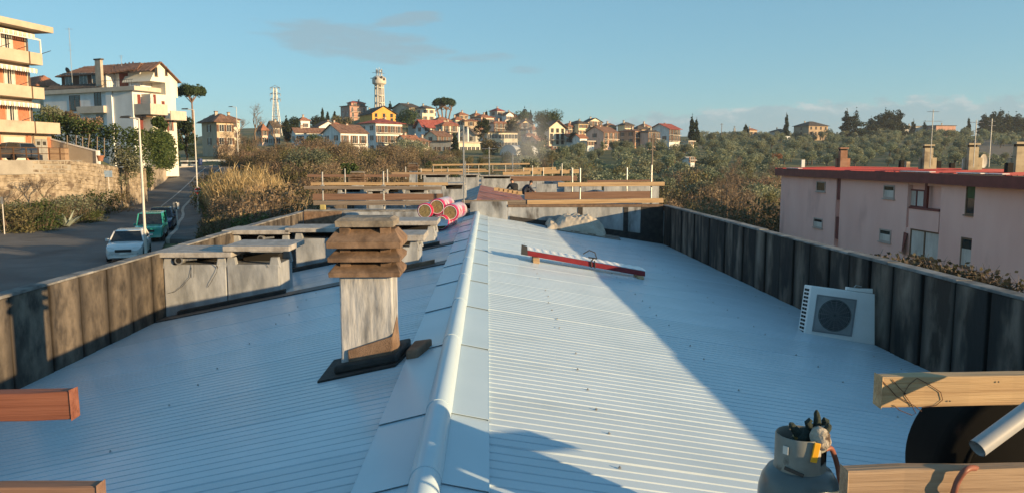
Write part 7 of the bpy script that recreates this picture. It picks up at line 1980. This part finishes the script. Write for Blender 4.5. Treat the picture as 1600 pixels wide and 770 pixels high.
plant_spire('cypress', 'short cypress near the hill apartment block', 523, 188, 174, 355, 4, 7, 800)
plant_spire('cypress', 'tiny cypress between the two slim ones on the left skyline', 512, 188, 176, 352, 4, 8, 700)
plant_spire('cypress', 'dark column cypress between workshop and flat roofed house', 711, 242, 210, 240, 12, 9, 2200)
plant_spire('cypress', 'dark column beside the pylon foot', 448, 222, 184, 235, 9, 10, 1600)
for k, (u, vt, w) in enumerate(((1322, 172, 20), (1336, 171, 26))):
    plant_spire('cedar', ('narrower ragged cedar right of the stone farmhouse', 'broader ragged cedar right of the stone farmhouse')[k], u, 213, vt, 430, w * 1.2, 20 + k, 2400, ragged=1.0, size=.9)
for k, (u, vt, w) in enumerate(((1360, 184, 18), (1372, 180, 18), (1382, 171, 20), (1394, 174, 18), (1404, 170, 20))):
    plant_spire('conifer', ('low left edge', 'second', 'middle peak', 'fourth', 'tall right edge')[k] + ' tree of the dense conifer clump on the skyline', u, 214, vt, 440, w * 1.25, 30 + k, 2600, 'conifers of the dense clump', taper=.35, size=.9)
for k, (u, vt, w) in enumerate(((1538, 178, 16), (1550, 172, 16), (1560, 171, 14), (1573, 176, 18), (1586, 177, 18), (1600, 182, 18))):
    plant_spire('conifer', ('leftmost', 'second from left', 'highest', 'fourth', 'fifth', 'rightmost')[k] + ' conifer of the clump at the right edge', u, 214, vt, 450, w * 1.25, 40 + k, 2600, 'conifers at the right edge', taper=.35, size=.9)
plant_spire('conifer', 'small conifer in front of the long brown farm building', 1426, 212, 187, 470, 9, 50, 1000)
plant_spire('conifer', 'small conifer at the end of the grey farm building', 1444, 211, 190, 470, 8, 51, 900)
plant_spire('conifer', 'little conifer on the skyline of the village, right of terraces', 760, 188, 174, 350, 6, 52, 900)
plant_spire('palm_like_tree', 'ragged tall treetop rising above the hilltop pines', 820, 200, 167, 350, 7, 53, 700, ragged=1.2)
plant_spire('conifer', 'monkey puzzle like treetop beside the water tower', 610, 178, 158, 370, 5, 54, 500, ragged=1.3)
plant_spire('conifer', 'small conifer right of the palm like tree', 829, 196, 174, 348, 6, 55, 900)
# --- umbrella pines with bare stems
def umbrella(label, u, vb_, v_under, vt, y, wpx, i, stems=1):
    px = y / FPX; a = P(u, vb_, y); H_ = (vb_ - vt) * px; hu = (vb_ - v_under) * px; r = wpx / 2 * px; g = np.random.default_rng(800 + i)
    bl = []
    for k in range(26):
        t = g.random() * 6.28; q = r * .82 * math.sqrt(g.random()); z = hu + (H_ - hu) * (.40 + .30 * (1 - (q / r) ** 2)) + g.normal() * .12
        bl.append((q * math.cos(t), q * math.sin(t), z, r * .24, r * .24, (H_ - hu) * .30 * (1.1 - .35 * q / r)))
    m = MB()
    for s in range(stems):
        ox = (s - (stems - 1) / 2) * r * .35
        m.tube([(ox * .4, 0, -2.5), (ox * .7, .1, hu * .5), (ox, 0, hu + .1 * H_)], [r * .06, r * .05, r * .04], 8, 0)
        for b in bl[s::max(1, stems)][:9]: m.tube([(ox, 0, hu * .92), ((b[0] + ox) * .5, b[1] * .5, (hu * .9 + b[2]) * .5), (b[0], b[1], b[2])], [r * .03, r * .02, r * .008], 5, 0)
    return tree_obj('umbrella_pine', label, 'tree', a, quad_mesh('crown', [(leaf_quads(6500, bl, r * .10, g, .5, .4), 0)], [pine_m]), m.mesh('trunk', bark_p))
umbrella('single umbrella pine with flat round crown above the tan house', 301, 190, 160, 133, 150, 52, 1)
umbrella('large umbrella pine with several stems on the hilltop', 694, 192, 172, 153.5, 340, 44, 2, 4)
# --- bare trees on the left
for (u, vb_, vt, y, i, lab) in ((399, 215, 158, 150, 1, 'big bare tree standing out against the sky above the brown scrub'), (373, 222, 176, 140, 2, 'thin bare tree left of the big bare tree'), (430, 222, 178, 200, 3, 'bare tree in front of the pylon'), (28, 325, 268, 62, 4, 'bare pruned fruit tree at the left, in front of the stone wall'),
                               (70, 322, 255, 64, 5, 'bare crooked fruit tree before the stone wall'), (120, 315, 258, 70, 6, 'bare fruit tree with red brown twigs by the stone wall'), (145, 312, 262, 73, 7, 'bare fruit tree nearest the hedge'), (690, 262, 232, 150, 8, 'pinkish bare shrub behind the far roofs')):
    a = P(u, vb_, y); h = (vb_ - vt) / FPX * y
    single('bare_tree', twiggy(40 + i, h, dense=.7 if u > 150 else .5), lab, 'bare tree', a, None, 1.0)
# --- bank on the left below the wall: low shrubs, dry heaps, agave, grass
for (u, v, y, mt_, s, sz, lab) in ((22, 345, 56.5, BS[3], .75, .6, 'brownish green bush beside the marker post'), (60, 342, 57.5, BG[2], .6, .5, 'green bush low on the bank, left of the agave'), (48, 318, 60, BG[1], .95, .7, 'leafy green shrub on the left bank'), (75, 312, 61.5, BO[1], 1.0, .7, 'grey green shrub under the crooked tree'), (100, 310, 64, BO[2], .9, .7, 'grey shrub on the bank above the agave'), (128, 312, 67, BO[0], .9, .65, 'dull green shrub right of the agave'), (150, 313, 72, BG[0], .9, .7, 'green shrub by the notice board'), (165, 318, 76, BS[1], .85, .6, 'dark shrub near the clipped hedge'), (182, 322, 80, BG[0], .7, .6, 'green shrub at the foot of the clipped hedge'), (5, 322, 59, BO[2], .8, .6, 'grey shrub at the left picture edge'), (138, 335, 64.5, BG[1], .55, .4, 'low green shrub at the kerb'), (88, 330, 60.5, BS[2], .6, .5, 'brown green shrub left of the agave'), (205, 316, 88, BG[2], .6, .5, 'small shrub between hedge and kerb')):
    p = P(u, v, y); single('shrub', mt_, lab, 'shrub', (p.x, y, gz(p.x, y) - .1), 'shrubs on the left bank', s * 1.15, u, sz * 1.35)
ag = P(104, 338, 60.5)
e = empty('agave', (ag.x, 60.5, gz(ag.x, 60.5)), 'pale blue green agave rosette on the grassy bank', 'agave')
r = random.Random(2)
for k in range(17):
    a = k * 2.4; el = r.uniform(.35, 1.25); L_ = r.uniform(1.2, 1.9)
    d = Vector((math.cos(a) * math.cos(el), math.sin(a) * math.cos(el), math.sin(el))); s = d.cross(Vector((0, 0, 1))).normalized(); upn = s.cross(d)
    m = MB()
    for t, w in ((0, .10), (.3, .17), (.65, .12), (1, .005)):
        c = d * L_ * t + Vector((0, 0, -.12 * t * t * L_)); m.v += [tuple(c - s * w + upn * w * .35), tuple(c), tuple(c + s * w + upn * w * .35)]
    for q in range(3):
        for j in range(2): m.f.append((q * 3 + j, q * 3 + j + 1, q * 3 + j + 4, q * 3 + j + 3)); m.m.append(0)
    m.build('leaf', agave_m, e)
g = np.random.default_rng(9); B_, T_ = [], []
def grass_at(u0, u1, y0, y1, k, h, cond):
    for _ in range(k):
        u = RV.uniform(u0, u1); y = RV.uniform(y0, y1); x = XU(u, y); rd = road_at(y)
        if not cond(x, y, rd): continue
        z = gz(x, y); B_.append((x, y, z - .05)); hh = h * RV.uniform(.5, 1.3); T_.append((x + RV.gauss(0, .14), y + RV.gauss(0, .14), z + hh))
grass_at(-20, 190, 54, 84, 17000, .55, lambda x, y, rd: x < rd[0] - rd[1] - .4 and gz(x, y) < -2.6 and not (y < 57 and PZ(0, 364, -5.2).y > y))
grass_at(255, 340, 40, 100, 5000, .4, lambda x, y, rd: x > rd[0] + rd[1] + 2.0)
tag(put('verge_grass', quad_mesh('verge_grass', [(blade_quads(np.array(B_), np.array(T_), .07, g), 0)], [grass_m])), kind='stuff')
dark_tw = leaf_mat('dark_dry_leaves', [(.03, .03, .016), (.06, .055, .03), (.10, .085, .05)])
# --- leafless hedge in front of the pink block
HB = [twiggy(90 + k, 3.2, dense=2.2, leaf=dark_tw, leafn=700) for k in range(4)]
for k, (u, vt) in enumerate(((1362, 398), (1385, 388), (1405, 385), (1425, 388), (1448, 392), (1470, 396), (1490, 392), (1510, 400), (1532, 408), (1553, 412), (1575, 416), (1597, 426), (1620, 430))):
    y = 25 - k * .35; zt = P(u, vt, y).z
    o = single('shrub', HB[k % 4], 'bare twiggy shrub top showing above the right parapet, before the pink block', 'shrub', (XU(u, y), y, zt - 2.7), 'shrubs before the pink block', 1.0, k * 1.7, 1.0)
# ploughed plot and lighter grass strips
def patch(nm, uv, mt, lift=.25):
    m = MB(); pts = []
    for (u, y) in uv: p = GP(u, y); pts.append((p.x, p.y, p.z + lift))
    m.poly(pts); return m.build(nm, mt, kind='structure')
soil = mat('ploughed_soil', (.10, .085, .065), (.17, .145, .115), rough=1, scale=.5, stretch=(.3, 3, 1), bump=.6)
def drape(nm, u0, u1, y0, y1, mt, lift=.15, n=14):
    m = MB()
    for i in range(n + 1):
        for j in range(n + 1):
            p = GP(u0 + (u1 - u0) * i / n, y0 + (y1 - y0) * j / n); m.v.append((p.x, p.y, p.z + lift))
    for i in range(n):
        for j in range(n): a = i * (n + 1) + j; m.f.append((a, a + n + 1, a + n + 2, a + 1)); m.m.append(0)
    return m.build(nm, mt, kind='structure', smooth=True)
drape('ploughed_field', 1512, 1680, 262, 395, soil)
grass_l = mat('bright_meadow', (.05, .085, .02), (.10, .14, .035), rough=1, scale=.08, detail=8)
drape('meadow', 868, 962, 150, 215, grass_l); drape('meadow', 1015, 1120, 118, 165, mat('dry_meadow', (.12, .10, .04), (.20, .16, .07), rough=1, scale=.1, detail=8))
# --- smoke drifting up behind the roofs
me = bpy.data.meshes.new('smoke'); bm_ = bmesh.new(); bmesh.ops.create_icosphere(bm_, subdivisions=3, radius=1); bm_.to_mesh(me); bm_.free()
sv_ = bpy.data.materials.new('smoke'); sv_.use_nodes = True; N, L = sv_.node_tree.nodes, sv_.node_tree.links; N.remove(N['Principled BSDF'])
pv_ = N.new('ShaderNodeVolumePrincipled'); pv_.inputs['Color'].default_value = (.8, .82, .85, 1)
tc = N.new('ShaderNodeTexCoord'); gr = N.new('ShaderNodeTexGradient'); gr.gradient_type = 'SPHERICAL'; nz = N.new('ShaderNodeTexNoise'); nz.inputs['Scale'].default_value = 1.6; nz.inputs['Detail'].default_value = 3
L.new(tc.outputs['Object'], gr.inputs[0]); L.new(tc.outputs['Object'], nz.inputs['Vector'])
mu = N.new('ShaderNodeMath'); mu.operation = 'MULTIPLY'; L.new(gr.outputs['Fac'], mu.inputs[0]); L.new(nz.outputs['Fac'], mu.inputs[1])
m2 = N.new('ShaderNodeMath'); m2.operation = 'MULTIPLY'; m2.inputs[1].default_value = .30; L.new(mu.outputs[0], m2.inputs[0]); L.new(m2.outputs[0], pv_.inputs['Density'])
L.new(pv_.outputs[0], N['Material Output'].inputs['Volume']); me.materials.append(sv_)
o = put('smoke', me, None, loc=P(822, 226, 140), rot=(0, .35, 0), kind='stuff'); o.scale = (5.0, 4.0, 8.0)
# ------------------------------------------------------------------ thin air haze over the whole valley
hm = bpy.data.materials.new('haze'); hm.use_nodes = True
hn, hl = hm.node_tree.nodes, hm.node_tree.links
hn.remove(hn['Principled BSDF'])
hv = hn.new('ShaderNodeVolumePrincipled'); hv.inputs['Color'].default_value = (.86, .92, .97, 1); hv.inputs['Density'].default_value = .00018
hv.inputs['Anisotropy'].default_value = .25
hl.new(hv.outputs[0], hn['Material Output'].inputs['Volume'])
tag(MB().box(-3650, 3650, -3650, 3650, -46, 62).build('haze', hm), kind='stuff')
